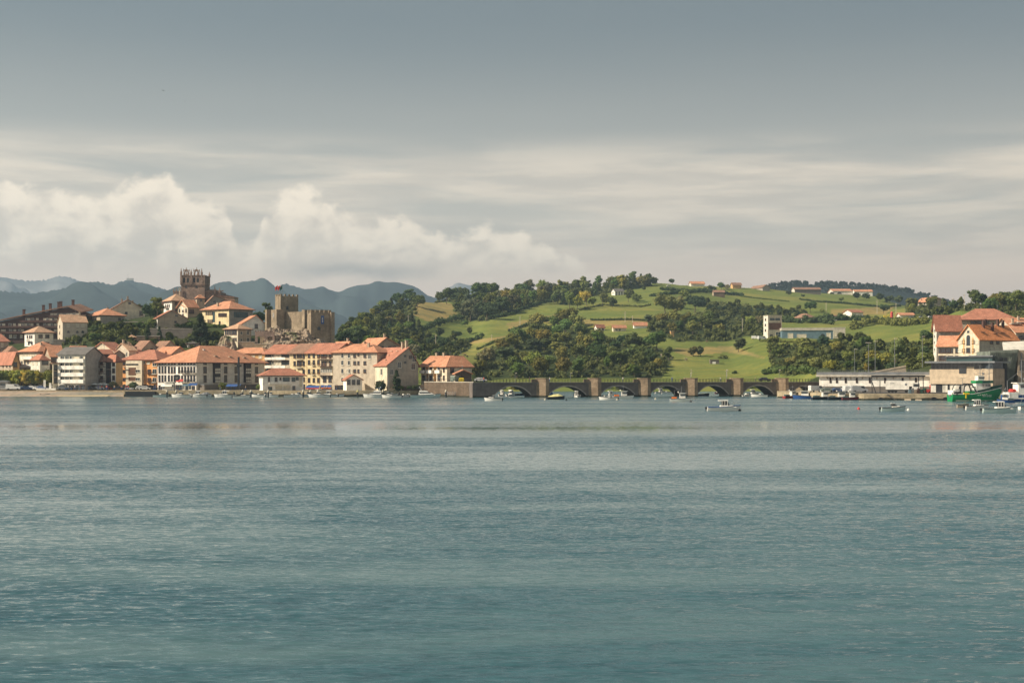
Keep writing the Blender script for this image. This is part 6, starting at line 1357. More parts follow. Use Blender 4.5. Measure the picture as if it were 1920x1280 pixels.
hedge([(780,626),(800,618),(830,606),(860,600),(875,606)], 12, 'dark', 'thick dark hedgerow below the dry field')
hedge([(830,655),(860,646),(885,640),(905,634)], 9, 'dark', 'broken hedge with round bushes above the terrace houses')
hedge([(1085,582),(1130,572),(1200,576),(1222,572)], 3.5, 'olive', 'thin hedge below the lone white farmhouse')
hedge([(1222,556),(1260,551),(1330,548),(1395,556)], 6, 'dark', 'hedge across the upper right pasture')
hedge([(1240,544),(1300,548),(1340,544)], 6, 'dark', 'short dark hedge on the crest right of the bare top')
hedge([(1110,601),(1180,600),(1215,602)], 4, 'dark', 'dark hedge behind the three small cottages')
hedge([(1330,582),(1400,586),(1470,590),(1512,592)], 9, 'deep', 'long dark hedge between the right pasture and the shed')
hedge([(1500,562),(1530,566),(1590,570),(1650,576),(1690,574)], 3.5, 'dark', 'thin hedge under the barns field')
hedge([(1540,600),(1590,600),(1640,603),(1700,606)], 10, 'dark', 'bushy hedge below the middle hillside houses')
hedge([(1425,640),(1480,642),(1560,642),(1600,632)], 4, 'olive', 'low scrub line below the industrial shed')
hedge([(1470,604),(1500,606),(1540,604),(1560,610)], 12, 'dark', 'dark bushes around the brown roofed farmhouse')
hedge([(1600,618),(1640,606),(1690,612),(1745,606)], 14, 'olive', 'olive scrub along the right hillside road')
hedge([(1390,556),(1420,560),(1480,566)], 2.5, 'mid', 'faint hedge across the right pasture')
hedge([(1430,702),(1460,698),(1500,700),(1535,700)], 14, 'mid', 'green hedge behind the right bridge head')
hedge([(236,640),(262,636),(300,640),(345,640),(372,644)], 10, 'mid', 'garden shrubbery along the town terraces')
hedge([(130,652),(170,648),(232,645),(262,650)], 9, 'dark', 'dark shrubs between rooftops and garden')
hedge([(120,630),(160,600),(200,606),(240,604)], 6, 'dark', 'shrubs around the hill top houses at left')
hedge([(60,612),(92,611),(112,618)], 10, 'mid', 'garden trees between brown block and white hipped house')
hedge([(16,646),(30,641),(46,642)], 8, 'mid', 'green shrubs left of the white hipped house')
hedge([(378,628),(400,622),(424,618)], 6, 'mid', 'shrubs under the yellow civic building')
# trees on the far dark ridge
C = []; Rd = []
for i in range(1100):
    px = random.uniform(1440, 1800); Yk = random.uniform(2520, 2720); py = np.interp(px, [1440,1460,1490,1540,1600,1650,1700,1740,1775,1850], [540,535,533,534,536,540,546,555,567,590])
    zq = (zz(2700, py))*((1-(2700-Yk)/700)**1.15)+random.uniform(.5, 2); C.append(((px-960)/F*Yk, Yk, zq)); Rd.append(random.uniform(2.2, 4.2))
o = link('far_wood', clumps_mesh('far_wood', C, Rd, 16, 1.6, 9, M['leaf'])); o.color = (.020, .032, .022, 1); prop(o, 'far off dark pine wood along the ridge behind the barns', kind='stuff')
# ------------------------------------------------------------------ paint that takes each object's own colour
def tintmat(name, rough=.4, k=.05):
    m = bpy.data.materials.new(name); m.use_nodes = True; t = NT(m.node_tree); b = t.n['Principled BSDF']
    oi = t.new('ShaderNodeObjectInfo'); tc = t.new('ShaderNodeTexCoord').outputs['Object']
    c = t.mix(t.ss(t.noise(tc, 2.0, 3, .6), .3, .7), t.mix(1.0, oi.outputs['Color'], (.85, .85, .85), 'MULTIPLY'), oi.outputs['Color'])
    t.put(b.inputs['Base Color'], c); b.inputs['Roughness'].default_value = rough; return m
M['paint'] = tintmat('car_paint', .3); M['cloth'] = tintmat('cloth', .9); M['gel'] = tintmat('boat_paint', .4)

# ------------------------------------------------------------------ boats
def hull_mesh(L, B, fb, mats, trim=True, bowrise=.45, transom=.85, full=2.4):
    g = MB(); rings = []; N = 14
    for i in range(N+1):
        t = i/N; x = -L/2+L*t
        b = B/2*(transom+(1-transom)*min(1, t/.35))*(1-max(0, (t-.42)/.58)**full); b = max(b, .02)
        z = fb*(1+bowrise*t**2.2); kz = -.32+.25*max(0, (t-.8)/.2); xb = x-(.10*L*max(0, (t-.7)/.3)**2)*0
        xo = .05*L*max(0, (t-.75)/.25)
        rings.append([(x+xo, b, z), (x+xo*.45, b*.86, z*.38), (x, b*.74, -.02), (x, 0.0, kz), (x, -b*.74, -.02), (x+xo*.45, -b*.86, z*.38), (x+xo, -b, z), (x+xo, 0, z-.10)])
    g.loft(rings, 0)
    nf = len(g.f)
    for k, f in enumerate(g.f[:-2]):
        seg = k % 8
        if seg in (6, 7): g.mi[k] = 1
        if seg in (2, 3): g.mi[k] = 2
    for i in range(N):   # rubbing strake along the sheer
        for s in (0, 6):
            a, b = rings[i][s], rings[i+1][s]; sg = 1 if s == 0 else -1
            g.add([(a[0], a[1]+.03*sg, a[2]-.07), (b[0], b[1]+.03*sg, b[2]-.07), (b[0], b[1]+.03*sg, b[2]+.06), (a[0], a[1]+.03*sg, a[2]+.06)], [(0, 1, 2, 3)], 3)
    return g.mesh('hull', mats), rings
def boat(px, wl, L, label, kind='cuddy', hull='hullw', rz=0.0, trim='hullw', top='hullw', strake='glass', group=None, motor=True, mast=0, name='motor_boat', cat='boat', B=None, fb=None, dz=0):
    Y = wY(wl); B = B or L*.34; fb = fb or (.5+L*.045)
    o = empty(name, ((px-960)/F*Y, Y, 0), R(rz), label, cat, group)
    me, rg = hull_mesh(L, B, fb, [M[hull], M['offwhite'], M['hulln'] if hull == 'hullw' else M['hullm'], M[strake]])
    link('hull', me, o)
    T = M[top]
    def house_(x0, x1, w, z0, z1, rake=.35, mat_=T, nm='cabin'):
        g = MB(); g.loft([[(x0, -w/2, z0), (x1, -w/2*.8, z0), (x1, w/2*.8, z0), (x0, w/2, z0)], [(x0+.05, -w/2*.88, z1), (x1-rake, -w/2*.7, z1), (x1-rake, w/2*.7, z1), (x0+.05, w/2*.88, z1)]]); return g.build(nm, mat_, o)
    def glassband(x0, x1, w, z0, z1, rake=.2):
        g = MB(); g.loft([[(x0, -w/2, z0), (x1, -w/2*.82, z0), (x1, w/2*.82, z0), (x0, w/2, z0)], [(x0+.02, -w/2*.96, z1), (x1-rake, -w/2*.76, z1), (x1-rake, w/2*.76, z1), (x0+.02, w/2*.96, z1)]]); g.build('windshield', M['glass'], o)
    z = fb
    if kind == 'cuddy':
        house_(-.02*L, .36*L, B*.72, z-.05, z+.42, .5); glassband(-.06*L, .16*L, B*.70, z+.35, z+.85, .45); MB().box(-.08*L, -B*.3, z+.85, .06*L, B*.3, z+.92).build('roof', T, o)
    elif kind == 'pilot':
        house_(-.10*L, .42*L, B*.78, z-.05, z+.38, .9); glassband(-.06*L, .20*L, B*.66, z+.38, z+1.28, .55); g = MB(); g.loft([[(-.16*L, -B*.33, z+1.28), (.15*L, -B*.30, z+1.34), (.15*L, B*.30, z+1.34), (-.16*L, B*.33, z+1.28)], [(-.15*L, -B*.31, z+1.42), (.12*L, -B*.27, z+1.50), (.12*L, B*.27, z+1.50), (-.15*L, B*.31, z+1.42)]]); g.build('roof', T, o)
        g = MB()
        for x in (-.05, .035, .12): g.box(x*L-.04, -B*.335, z+.38, x*L+.04, B*.335, z+1.3)
        g.build('window_post', T, o)
        g = MB(); pts = [(L*(.18+.04*k), B*.38*(1-(k/8)**2.2), z+.62+.07*k) for k in range(8)]; g.tube(pts, .02, 4); g.tube([(x, -y, z_) for x, y, z_ in pts], .02, 4)
        for x, y, z_ in pts[::2]: g.cyl((x, y, z_-.5), (x, y, z_), .015, n=4); g.cyl((x, -y, z_-.5), (x, -y, z_), .015, n=4)
        g.build('bow_rail', M['metal'], o)
    elif kind == 'fly':
        house_(-.22*L, .38*L, B*.8, z-.05, z+.75, 1.6); glassband(-.18*L, .24*L, B*.74, z+.55, z+1.0, 1.2); house_(-.2*L, .12*L, B*.7, z+1.0, z+1.45, .6, nm='flybridge')
        g = MB(); g.tube([(-.12*L, -B*.3, z+1.4), (-.2*L, -B*.3, z+2.7), (-.2*L, B*.3, z+2.7), (-.12*L, B*.3, z+1.4)], .07, 5); g.build('radar_arch', T, o)
        MB().box(-.24*L, -B*.34, z+2.3, .02*L, B*.34, z+2.38).build('bimini', M[trim], o)
    elif kind == 'cover':
        g = MB(); g.loft([[(-.46*L, -B*.42, z), (-.46*L, B*.42, z), (-.46*L, 0, z+.2)], [(-.1*L, -B*.45, z), (-.1*L, B*.45, z), (-.1*L, 0, z+.75)], [(.15*L, -B*.42, z), (.15*L, B*.42, z), (.15*L, 0, z+.95)], [(.45*L, -.1, z+.2), (.45*L, .1, z+.2), (.45*L, 0, z+.3)]]); g.build('canvas_cover', M[trim], o)
    elif kind == 'open':
        for x in (-.25, .05): MB().box(x*L, -B*.4, z-.25, x*L+.3, B*.4, z-.18).build('thwart', M['tan'], o)
        MB().box(-.08*L, -.3, z-.2, .04*L, .3, z+.45).build('console', T, o)
    elif kind == 'dinghy':
        for x in (-.25, .1): MB().box(x*L, -B*.4, z-.2, x*L+.25, B*.4, z-.15).build('thwart', M['tan'], o)
    elif kind == 'work':
        house_(-.08*L, .2*L, B*.66, z-.1, z+1.55, .15); glassband(-.04*L, .205*L, B*.69, z+.85, z+1.3, .1); MB().box(-.12*L, -B*.36, z+1.55, .23*L, B*.36, z+1.64).build('roof', M[trim], o)
        g = MB(); g.cyl((0.02*L, 0, z+1.6), (0.02*L, 0, z+3.6), .06, .04, 5); g.cyl((0.02*L, -.7, z+2.9), (.02*L, .7, z+2.9), .03, n=4); g.cyl((-.3*L, 0, z), (-.3*L, 0, z+2.4), .05, n=5); g.cyl((-.3*L, 0, z+2.3), (.02*L, 0, z+2.9), .02, n=4); g.cyl((.02*L, 0, z+3.3), (.46*L, 0, z+.6), .015, n=4); g.build('mast', M['metal'], o)
        MB().box(-.42*L, -B*.3, z-.1, -.2*L, B*.3, z+.45).build('net_bin', M['teal'] if hull != 'hullw' else M['orangep'], o)
        g = MB(); g.ball((-.12*L, B*.2, z+1.9), .22, n=6, m=4); g.build('radar', M['white'], o)
    if motor:
        g = MB(); g.box(-L/2-.42, -.16, .35, -L/2-.06, .16, .85); g.box(-L/2-.32, -.06, -.4, -L/2-.14, .06, .36); g.build('outboard_motor', M['dark'], o)
    if mast:
        g = MB(); g.cyl((.05*L, 0, z), (.05*L, 0, z+mast), .06, .035, 6); g.cyl((.05*L, 0, z+mast*.62), (.05*L-.7, 0, z+mast*.3), .03, n=4); g.cyl((.05*L, 0, z+mast-.1), (.48*L, 0, z+.4), .012, n=3); g.cyl((.05*L, 0, z+mast-.1), (-.46*L, 0, z+.4), .012, n=3); g.build('mast', M['metal'], o)
    return o
def cleat_line(o, L): MB().cyl((L*.53, 0, .8), (L*.62, 0, -.2), .02, n=4).build('mooring_line', M['tan'], o)
b_ = boat(1356, 770, 6.7, 'large white pilothouse motor boat moored alone in front of the bridge', 'pilot', hull='hullw', rz=0, strake='canvas_b'); cleat_line(b_, 6.7)
boat(1277, 752.3, 6.3, 'white fishing boat with two thin masts moored before the fourth arch', 'work', rz=-4, trim='hullw', mast=0, motor=False, name='fishing_boat')
boat(925, 751.3, 4.9, 'small white cuddy cabin boat moored before the first arch', 'cuddy', rz=176)
boat(941, 742.6, 4.5, 'small white cabin boat seen stern on under the first arch', 'pilot', rz=70); boat(958, 742.6, 5.2, 'white cabin cruiser seen stern on under the first arch', 'pilot', rz=60); boat(973, 741.6, 4.5, 'dark open dinghy right of the cabin cruisers under the first arch', 'dinghy', hull='hulln', rz=10)
boat(1042, 748.3, 5.2, 'low motor boat under a cream yellow canvas cover', 'cover', hull='hulln', trim='canvas_y', rz=0); boat(1033, 742.6, 3.4, 'small boat with a blue cover beside the second pier', 'cover', trim='canvas_b', rz=60)
boat(1080.5, 744.2, 4.6, 'white cabin boat seen from behind under the second arch', 'pilot', rz=110)
boat(1141, 749.5, 5.4, 'low white open motor boat before the third arch', 'open', rz=178); boat(1144, 744.6, 4.8, 'small white cabin boat with antenna before the third arch', 'pilot', rz=20, mast=2.5); boat(1168, 747.2, 6.4, 'white working boat with an orange bin before the third arch', 'work', rz=2, name='fishing_boat', motor=False)
boat(1238, 737.8, 5.0, 'white cabin boat far behind the fourth arch', 'pilot', rz=20, group=None); boat(1250, 738.2, 4.2, 'small white open boat far behind the fourth arch', 'open', rz=10)
boat(1318, 742.2, 4.2, 'thin dark rowing boat floating behind the fifth arch', 'dinghy', hull='hulln', rz=0, motor=False); boat(1346, 738.2, 4.2, 'small rust coloured boat behind the fifth arch', 'cuddy', hull='hullm', rz=60)
boat(1411, 741.0, 5.4, 'white cabin boat behind the sixth arch', 'pilot', rz=15); boat(1399, 743.2, 4.0, 'grey white inflatable beside the sixth pier', 'open', rz=50); boat(1424, 743.8, 5.4, 'low white open boat under the sixth arch', 'open', rz=175)
boat(1485, 746.5, 6.0, 'fishing boat with a red lower hull at the right bridge head', 'work', hull='hullr', rz=20, trim='white', name='fishing_boat', motor=False, B=2.4)
boat(1512, 747.2, 8.0, 'white fishing boat with a dark blue stripe at the landing', 'work', hull='hullb', rz=172, trim='white', name='fishing_boat', motor=False, B=2.6)
boat(1545, 749, 7.6, 'black hulled fishing boat moored side by side, left one', 'work', hull='hulln', rz=6, trim='white', name='fishing_boat', motor=False, B=2.6); boat(1575, 749.4, 7.2, 'black hulled fishing boat moored side by side, right one', 'work', hull='hulln', rz=-5, trim='teal', name='fishing_boat', motor=False, B=2.6)
boat(1596, 749.6, 5.6, 'maroon hulled fishing boat at the end of the moored row', 'work', hull='hullm', rz=0, trim='white', name='fishing_boat', motor=False, B=2.2)
b_ = boat(1674, 770.5, 4.9, 'little pale green day boat with a small cabin and black outboard', 'cuddy', hull='hullp', rz=0); cleat_line(b_, 4.9)
boat(1831, 767.5, 5.2, 'white half decked boat with a windscreen in front of the green trawler', 'pilot', rz=6, trim='white')
boat(1805, 763.8, 2.6, 'tiny beige rowing tender beside the white half decked boat', 'dinghy', hull='tan', motor=False, rz=0)
b_ = boat(1873, 773.2, 6.6, 'pale cruiser with a dark green wheelhouse near the right edge', 'pilot', hull='hullp', rz=-2, strake='teal'); 
boat(1928, 767.8, 4.2, 'white sailing dinghy cut off by the right edge', 'dinghy', rz=10, mast=6.5, motor=False, name='sailing_dinghy')
# marina, left to right
for args in (
 (42, 741.3, 6.2, 'long pale open launch lying low at the left end of the shore', 'open', 'hullp', 0, 'white'), (85, 742.6, 2.8, 'dark little tender drawn up before the sand', 'dinghy', 'hulln', 10, 'white'), (101, 741.6, 3.0, 'little grey tender drawn up before the sand, right of the dark one', 'dinghy', 'grey', -15, 'white'), (66, 740.6, 3.6, 'brown rowing boat lying against the left shore', 'dinghy', 'hullm', 5, 'white'),
 (301, 744, 5.0, 'pale blue grey open boat at the left end of the marina', 'open', 'hullp', 0, 'white'), (320, 742.8, 4.2, 'small open boat beside the hotel sign post', 'open', 'offwhite', 12, 'white'), (341, 744.4, 6.6, 'white cabin boat below the hotel left front', 'cuddy', 'hullw', 178, 'white'), (356, 743.6, 5.4, 'white open boat between the two cabin boats below the hotel', 'open', 'hullw', 8, 'white'),
 (372, 744, 5.6, 'white pilothouse boat below the hotel corner', 'pilot', 'hullw', 176, 'white'), (385, 743.4, 4.0, 'low grey white boat right of the hotel corner pilothouse boat', 'cover', 'hullw', 10, 'metal'), (423, 744.6, 7.2, 'large white pilothouse cruiser moored below the hotel shaded front', 'pilot', 'hullw', 180, 'white'),
 (452, 746.4, 5.2, 'slim white speedboat lying outside the large pilothouse cruiser', 'cuddy', 'hullw', 4, 'white'), (470, 743.6, 5.6, 'white cabin boat with raised bow left of the harbour office', 'cuddy', 'hullw', 30, 'white'), (484, 743.8, 5.0, 'white open boat under the small tree beside the harbour office', 'open', 'hullw', 172, 'white'),
 (497, 743.4, 4.6, 'dark hulled small boat below the left corner of the harbour office', 'cuddy', 'hulln', 20, 'white'), (509, 743.8, 4.8, 'white small motor boat below the harbour office door', 'cuddy', 'hullw', 178, 'white'), (548, 744.2, 5.6, 'white open boat below the right part of the harbour office', 'open', 'hullw', 5, 'white'), (561, 743.6, 5.0, 'white cabin boat left of the twin masted mooring piles', 'cuddy', 'hullw', 160, 'white'),
 (577, 743.8, 5.0, 'white boat with a pointed bow below the red awning', 'cuddy', 'hullw', 25, 'white'), (599, 744.5, 7.0, 'big white bow pointing left below the galleries house', 'cuddy', 'hullw', 182, 'white'), (617, 744.1, 6.0, 'white pilothouse boat below the right end of the galleries house', 'pilot', 'hullw', 176, 'white'), (632, 743.5, 4.6, 'small grey white boat at the right end of the left pontoon', 'open', 'hullw', 12, 'white'),
 (735, 745.6, 6.2, 'low white motor boat lying outside the blue canopied cruiser', 'cuddy', 'hullw', 182, 'white'), (757, 744.4, 4.2, 'small white boat cluttered with gear below the cypress', 'open', 'hullw', 40, 'white'), (765, 743.8, 4.0, 'little boat stern to the quay right of the cluttered one', 'open', 'offwhite', 80, 'white'), (829, 743.4, 4.2, 'small dark open boat under the sea wall', 'open', 'hulln', 5, 'white')):
    px, wl, L, lab, kd, hu, rz, tr = args; boat(px, wl, L, lab, kd, hull=hu, rz=rz, trim=tr)
boat(705, 744.6, 8.0, 'white flybridge cruiser with a blue canopy below the big stone house', 'fly', rz=182, trim='canvas_b', motor=False, mast=0, name='cabin_cruiser')
boat(797, 745.4, 9.6, 'largest pale green hulled sport cruiser with outriggers below the stone bank', 'fly', hull='hullp', rz=0, trim='metal', motor=False, name='cabin_cruiser')
for px, lab in ((812, 'left of the two white outrigger poles'),): pass
for px, wl, hm_, lab in ((727, 744, 7.5, 'sailing yacht mast standing behind the blue canopied cruiser'),):
    boat(px, wl, 6.5, 'white sailing yacht behind the blue canopied cruiser', 'cuddy', rz=0, mast=9.0, motor=False, name='sailing_yacht')

# green trawler
Y = wY(752.2); tr = empty('trawler', ((1825-960)/F*Y, Y, 0), R(6), 'green steel fishing trawler with white wheelhouse moored at the auction hall', 'trawler')
g = MB(); rings = []; N = 16; L = 14.0
for i in range(N+1):
    t = i/N; x = -L/2+L*t; b = 2.5*(.82+.18*min(1, t/.3))*(1-max(0, (t-.5)/.5)**2.3); b = max(b, .03)
    z = 2.15+.3*(1-t)*0+1.9*max(0, (t-.35)/.65)**1.4; xo = 1.5*max(0, (t-.7)/.3)
    rings.append([(x+xo, b, z), (x+xo*.5, b*.93, z*.45), (x, b*.8, .12), (x, 0, -.8), (x, -b*.8, .12), (x+xo*.5, -b*.93, z*.45), (x+xo, -b, z), (x+xo, 0, z-.9)])
g.loft(rings)
for k in range(len(g.f)-2):
    if k % 8 in (6, 7): g.mi[k] = 1
g.build('hull', [M['hullg'], M['metal']], tr)
g = MB()
for i in range(N):
    for s, sg in ((0, 1), (6, -1)):
        a, b = rings[i][s], rings[i+1][s]; g.add([(a[0], a[1]+.05*sg, a[2]-.12), (b[0], b[1]+.05*sg, b[2]-.12), (b[0], b[1]+.05*sg, b[2]+.05), (a[0], a[1]+.05*sg, a[2]+.05)], [(0, 1, 2, 3)])
        a, b = rings[i][s-1 if s else 1], rings[i+1][s-1 if s else 1]
        if i > 0: g.add([(a[0], a[1]+.05*sg, .22), (b[0], b[1]+.05*sg, .22), (b[0], b[1]+.05*sg, .32), (a[0], a[1]+.05*sg, .32)], [(0, 1, 2, 3)])
g.build('rubbing_strake', M['white'], tr)
g = MB()
for i in range(8, N):
    a, b = rings[i][6], rings[i+1][6]; c_, d_ = rings[i][0], rings[i+1][0]
    g.add([(a[0], a[1], a[2]+.05), (b[0], b[1], b[2]+.05), (b[0]+.1, b[1], b[2]+.75), (a[0]+.1, a[1], a[2]+.75)], [(0, 1, 2, 3)]); g.add([(c_[0], c_[1], c_[2]+.05), (d_[0], d_[1], d_[2]+.05), (d_[0]+.1, d_[1], d_[2]+.75), (c_[0]+.1, c_[1], c_[2]+.75)], [(0, 1, 2, 3)])
g.build('bow_bulwark', M['hulldg'], tr)
MB().box(.2, -1.5, 1.4, 4.4, 1.5, 5.2).build('wheelhouse', M['white'], tr); MB().box(1.9, -1.56, 4.2, 4.46, 1.56, 4.95).build('wheelhouse_windows', M['glass'], tr)
g = MB()
for k in range(6): g.box(2.05+k*.45, -1.6, 4.15, 2.13+k*.45, 1.6, 5.0)
g.build('window_posts', M['white'], tr)
MB().box(1.9, -1.9, 5.202, 5.1, 1.9, 5.95).build('upper_bulwark', M['hulldg'], tr); MB().box(.0, -1.7, 5.202, 1.89, 1.7, 5.9).build('green_deckhouse', M['hullg'], tr); MB().box(.9, -1.1, 5.96, 2.8, 1.1, 7.3).build('top_house', M['white'], tr); MB().box(1.2, -1.14, 6.5, 2.85, 1.14, 7.0).build('top_windows', M['glass'], tr)
g = MB(); g.cyl((2.0, 0, 7.3), (2.0, 0, 10.4), .12, .06, 6); g.cyl((.9, 0, 8.8), (3.1, 0, 8.8), .05, n=5); g.cyl((1.2, 0, 8.1), (2.8, 0, 8.1), .05, n=5); g.ball((3.0, 0, 7.9), .35, n=7, m=5); g.cyl((4.7, 0, 5.4), (4.7, 0, 12.2), .12, .07, 6); g.cyl((3.9, 0, 9.2), (5.9, 0, 9.2), .06, n=5); g.cyl((4.2, 0, 7.8), (5.7, 0, 8.2), .05, n=5)
for q in range(7): g.cyl((1.0+q*.5, .5*(-1)**q, 6.0), (.5+q*.6, .6*(-1)**q, 8.2+.3*math.sin(q*2)), .03, n=3)
g.build('mast', M['metal'], tr)
g = MB()
for s in (-1.6, 1.6): g.tube([(-3.6, s, 2.0), (-3.4, s, 4.2), (-2.4, s*.7, 5.0), (-.9, s*.7, 4.9), (.4, s, 2.2)], .19, 6)
g.cyl((-2.4, -1.2, 5.0), (-2.4, 1.2, 5.0), .16, n=6); g.cyl((-.9, -1.2, 4.9), (-.9, 1.2, 4.9), .16, n=6); g.tube([(-6.4, .6, 2.0), (-5.6, .6, 4.4), (-5.0, .6, 4.9)], .12, 5); g.build('gantry', M['dark'], tr)
MB().box(-3.9, -2.6, 2.0, -2.3, -1.9, 2.5).box(-3.5, -2.75, .9, -3.2, -2.55, 2.1).build('yellow_trawl_door', M['yel'], tr); MB().box(-2.1, -1.8, 1.6, -.3, 1.8, 2.9).build('winch', M['hullg'], tr)
g = MB(); g.ball((-5.8, -1.4, 2.2), .9, (1.3, 1, .9), 8, 6); g.ball((-4.7, -.8, 2.3), .7, (1.2, 1, .8), 8, 6); g.build('net_heap', M['rubber'], tr)
MB().box(-6.8, -1.9, 1.9, -5.3, 1.9, 3.2).box(-5.2, .4, 2.0, -3.9, 1.8, 3.5).build('stern_locker', M['white'], tr)
for q in range(5): MB().box(.2+q*.62, -2.62+.02*q, 1.72+q*.07, .42+q*.62, -2.5, 1.86+q*.07).build('scupper', M['white'], tr)
cu = bpy.data.curves.new('registration_number', 'FONT'); cu.body = '3ST-2-03'; cu.size = .85; cu.extrude = .01; cu.shear = .25; cu.materials.append(M['white'])
tmp = bpy.data.objects.new('tmp', cu); COL.objects.link(tmp); tme = bpy.data.meshes.new_from_object(tmp.evaluated_get(bpy.context.evaluated_depsgraph_get())); bpy.data.objects.remove(tmp)
to = bpy.data.objects.new('registration_number', tme); COL.objects.link(to); to.parent = tr; to.location = (1.5, -2.62, 1.35); to.rotation_euler = (R(86), 0, R(15))
# blue fishing vessel at the edge
Y = wY(753.0); bv = empty('fishing_vessel', ((1925-960)/F*Y, Y, 0), R(4), 'blue and white fishing vessel cut off by the right edge', 'fishing vessel')
me, rg = hull_mesh(13.5, 4.4, 2.0, [M['hullb'], M['metal'], M['hulln'], M['white']], bowrise=.6); link('hull', me, bv, (0, 0, 0), math.pi*0)
MB().box(-3.2, -1.8, 1.7, 1.4, 1.8, 5.2).build('wheelhouse', M['white'], bv); MB().box(-2.6, -1.86, 4.0, 1.46, 1.86, 4.8).build('wheelhouse_windows', M['glass'], bv); MB().box(-3.6, -2.0, 5.2, 1.9, 2.0, 5.4).build('wheelhouse_roof', M['white'], bv)
MB().box(-6.0, -2.2, 1.2, -3.4, 2.2, 2.7).build('deck_locker', M['white'], bv); g = MB(); g.ball((-4.6, -1.0, 3.1), .8, (1.5, 1, .8), 8, 5); g.build('red_net_heap', M['redp'], bv)
MB().box(-6.3, -2.26, .85, 6.0, -2.2, 1.15).build('white_band', M['white'], bv)
g = MB(); g.cyl((-1.5, 0, 5.4), (-1.5, 0, 11.5), .1, .06, 6); g.cyl((.6, 0, 5.4), (.6, 0, 12.6), .1, .05, 6); g.cyl((-2.6, 0, 8.4), (-.4, 0, 8.4), .05, n=5); g.ball((-.6, 0, 6.4), .4, n=7, m=5); g.cyl((-5.6, 0, 2.0), (-5.6, 0, 6.0), .07, n=5); g.cyl((-5.6, 0, 5.8), (-1.5, 0, 9.0), .03, n=4)
g.build('mast', M['metal'], bv)
boat(1886, 754.6, 4.4, 'small blue open fishing boat with a white box between trawler and blue vessel', 'work', hull='hullb', rz=175, name='fishing_boat', motor=False, B=2.0)

# ------------------------------------------------------------------ pontoons, piles, buoys
def pontoon(px0, px1, wl, label, wd=2.0):
    Y = wY(wl); x0, x1 = (px0-960)/F*Y, (px1-960)/F*Y; o = empty('pontoon', (x0, Y, 0), 0, label, 'pontoon'); n = max(2, int((x1-x0)/6)); s = (x1-x0)/n
    for k in range(n): MB().box(k*s+.04, 0, .12, (k+1)*s-.04, wd, .5).build('deck_panel', M['concrete'], o); MB().box(k*s+.4, .1, -.3, (k+1)*s-.4, wd-.1, .118).build('float', M['dark'], o)
    return o
pontoon(292, 640, 742.9, 'long floating marina pontoon below the hotel and harbour office'); pontoon(640, 692, 742.8, 'bare pontoon stretch below the plain beige block'); pontoon(735, 845, 742.9, 'pontoon behind the sport cruiser'); pontoon(828, 906, 743.2, 'pontoon with white edge below the sea wall')
g = MB(); Yg = 474; p0 = at(833, 741, Yg); p1 = at(858, 741, Yg); n = 8
for z in (.1, 1.3): g.box(p0.x, Yg, .5+z, p1.x, Yg+.06, .56+z)
for k in range(n): a = p0.x+(p1.x-p0.x)*k/n; b = p0.x+(p1.x-p0.x)*(k+1)/n; g.cyl((a, Yg, .6), (b, Yg, 1.8) if k % 2 else (b, Yg, 1.8), .03, n=4); g.cyl((b, Yg, .6), (b, Yg, 1.8), .03, n=4)
prop(g.build('gangway', M['metal']), 'grey lattice gangway on the pontoon below the sea wall', 'gangway')
PIL = [(313, 'pale', 'beside the hotel sign'), (330.5, 'pale', 'in front of the hotel sign post'), (421.5, 'pale', 'left of the large pilothouse cruiser'), (439, 'black', 'right beside the large pilothouse cruiser'), (455, 'pale', 'above the slim speedboat'), (470.5, 'pale', 'left of the harbour office'), (503, 'pale', 'at the left corner of the harbour office'),
       (568.5, 'pale', 'at the right corner of the harbour office'), (582, 'pale', 'right of the harbour office'), (596, 'pale', 'below the yellow house'), (670.5, 'yellow', 'below the plain beige block'), (718, 'pale', 'below the big stone house'), (748.5, 'black', 'below the cypress'), (836, 'pale', 'beside the gangway'), (905.5, 'pale', 'at the left end of the bridge')]
for px, kd, where in PIL:
    Yp = 471.5; o = empty('mooring_pile', ((px-960)/F*Yp, Yp, 0), 0, {'pale': 'cream capped', 'black': 'plain black', 'yellow': 'yellow capped'}[kd]+' mooring pile '+where, 'mooring pile')
    MB().cyl((0, 0, -1), (0, 0, 1.75), .30, .28, 8).build('post', M['dark'], o)
    if kd != 'black': g = MB(); g.cyl((0, 0, 1.76), (0, 0, 2.2), .40, .34, 8); g.cyl((0, 0, 2.2), (0, 0, 2.6), .34, .06, 8); g.build('cap', M['canvas_y'] if kd == 'yellow' else M['shut'], o)
for px, wl, m_, lab in ((1022, 750, 'shut', 'pinkish round buoy left of the yellow covered boat'), (1610, 767, 'redp', 'small red buoy left of the pale green day boat'), (1295, 753.5, 'dark', 'dark buoy off the bow of the fishing boat at the fourth arch'), (1157, 750, 'shut', 'pale buoy between the boats at the third arch'), (1387, 770, 'rubber', 'dark buoy at the bow of the large pilothouse boat'), (1703, 769.5, 'hullw', 'white buoy at the bow of the pale green day boat'), (1229, 748.5, 'shut', 'tiny pale buoy before the fourth arch'), (1062, 750.5, 'dark', 'tiny dark buoy right of the yellow covered boat')):
    Yb = wY(wl); g = MB(); g.ball((0, 0, .1), .32, n=8, m=6); g.cyl((0, 0, .35), (0, 0, .6), .06, n=5); prop(g.build('buoy', M[m_], None, ((px-960)/F*Yb, Yb, 0)), lab, 'buoy')

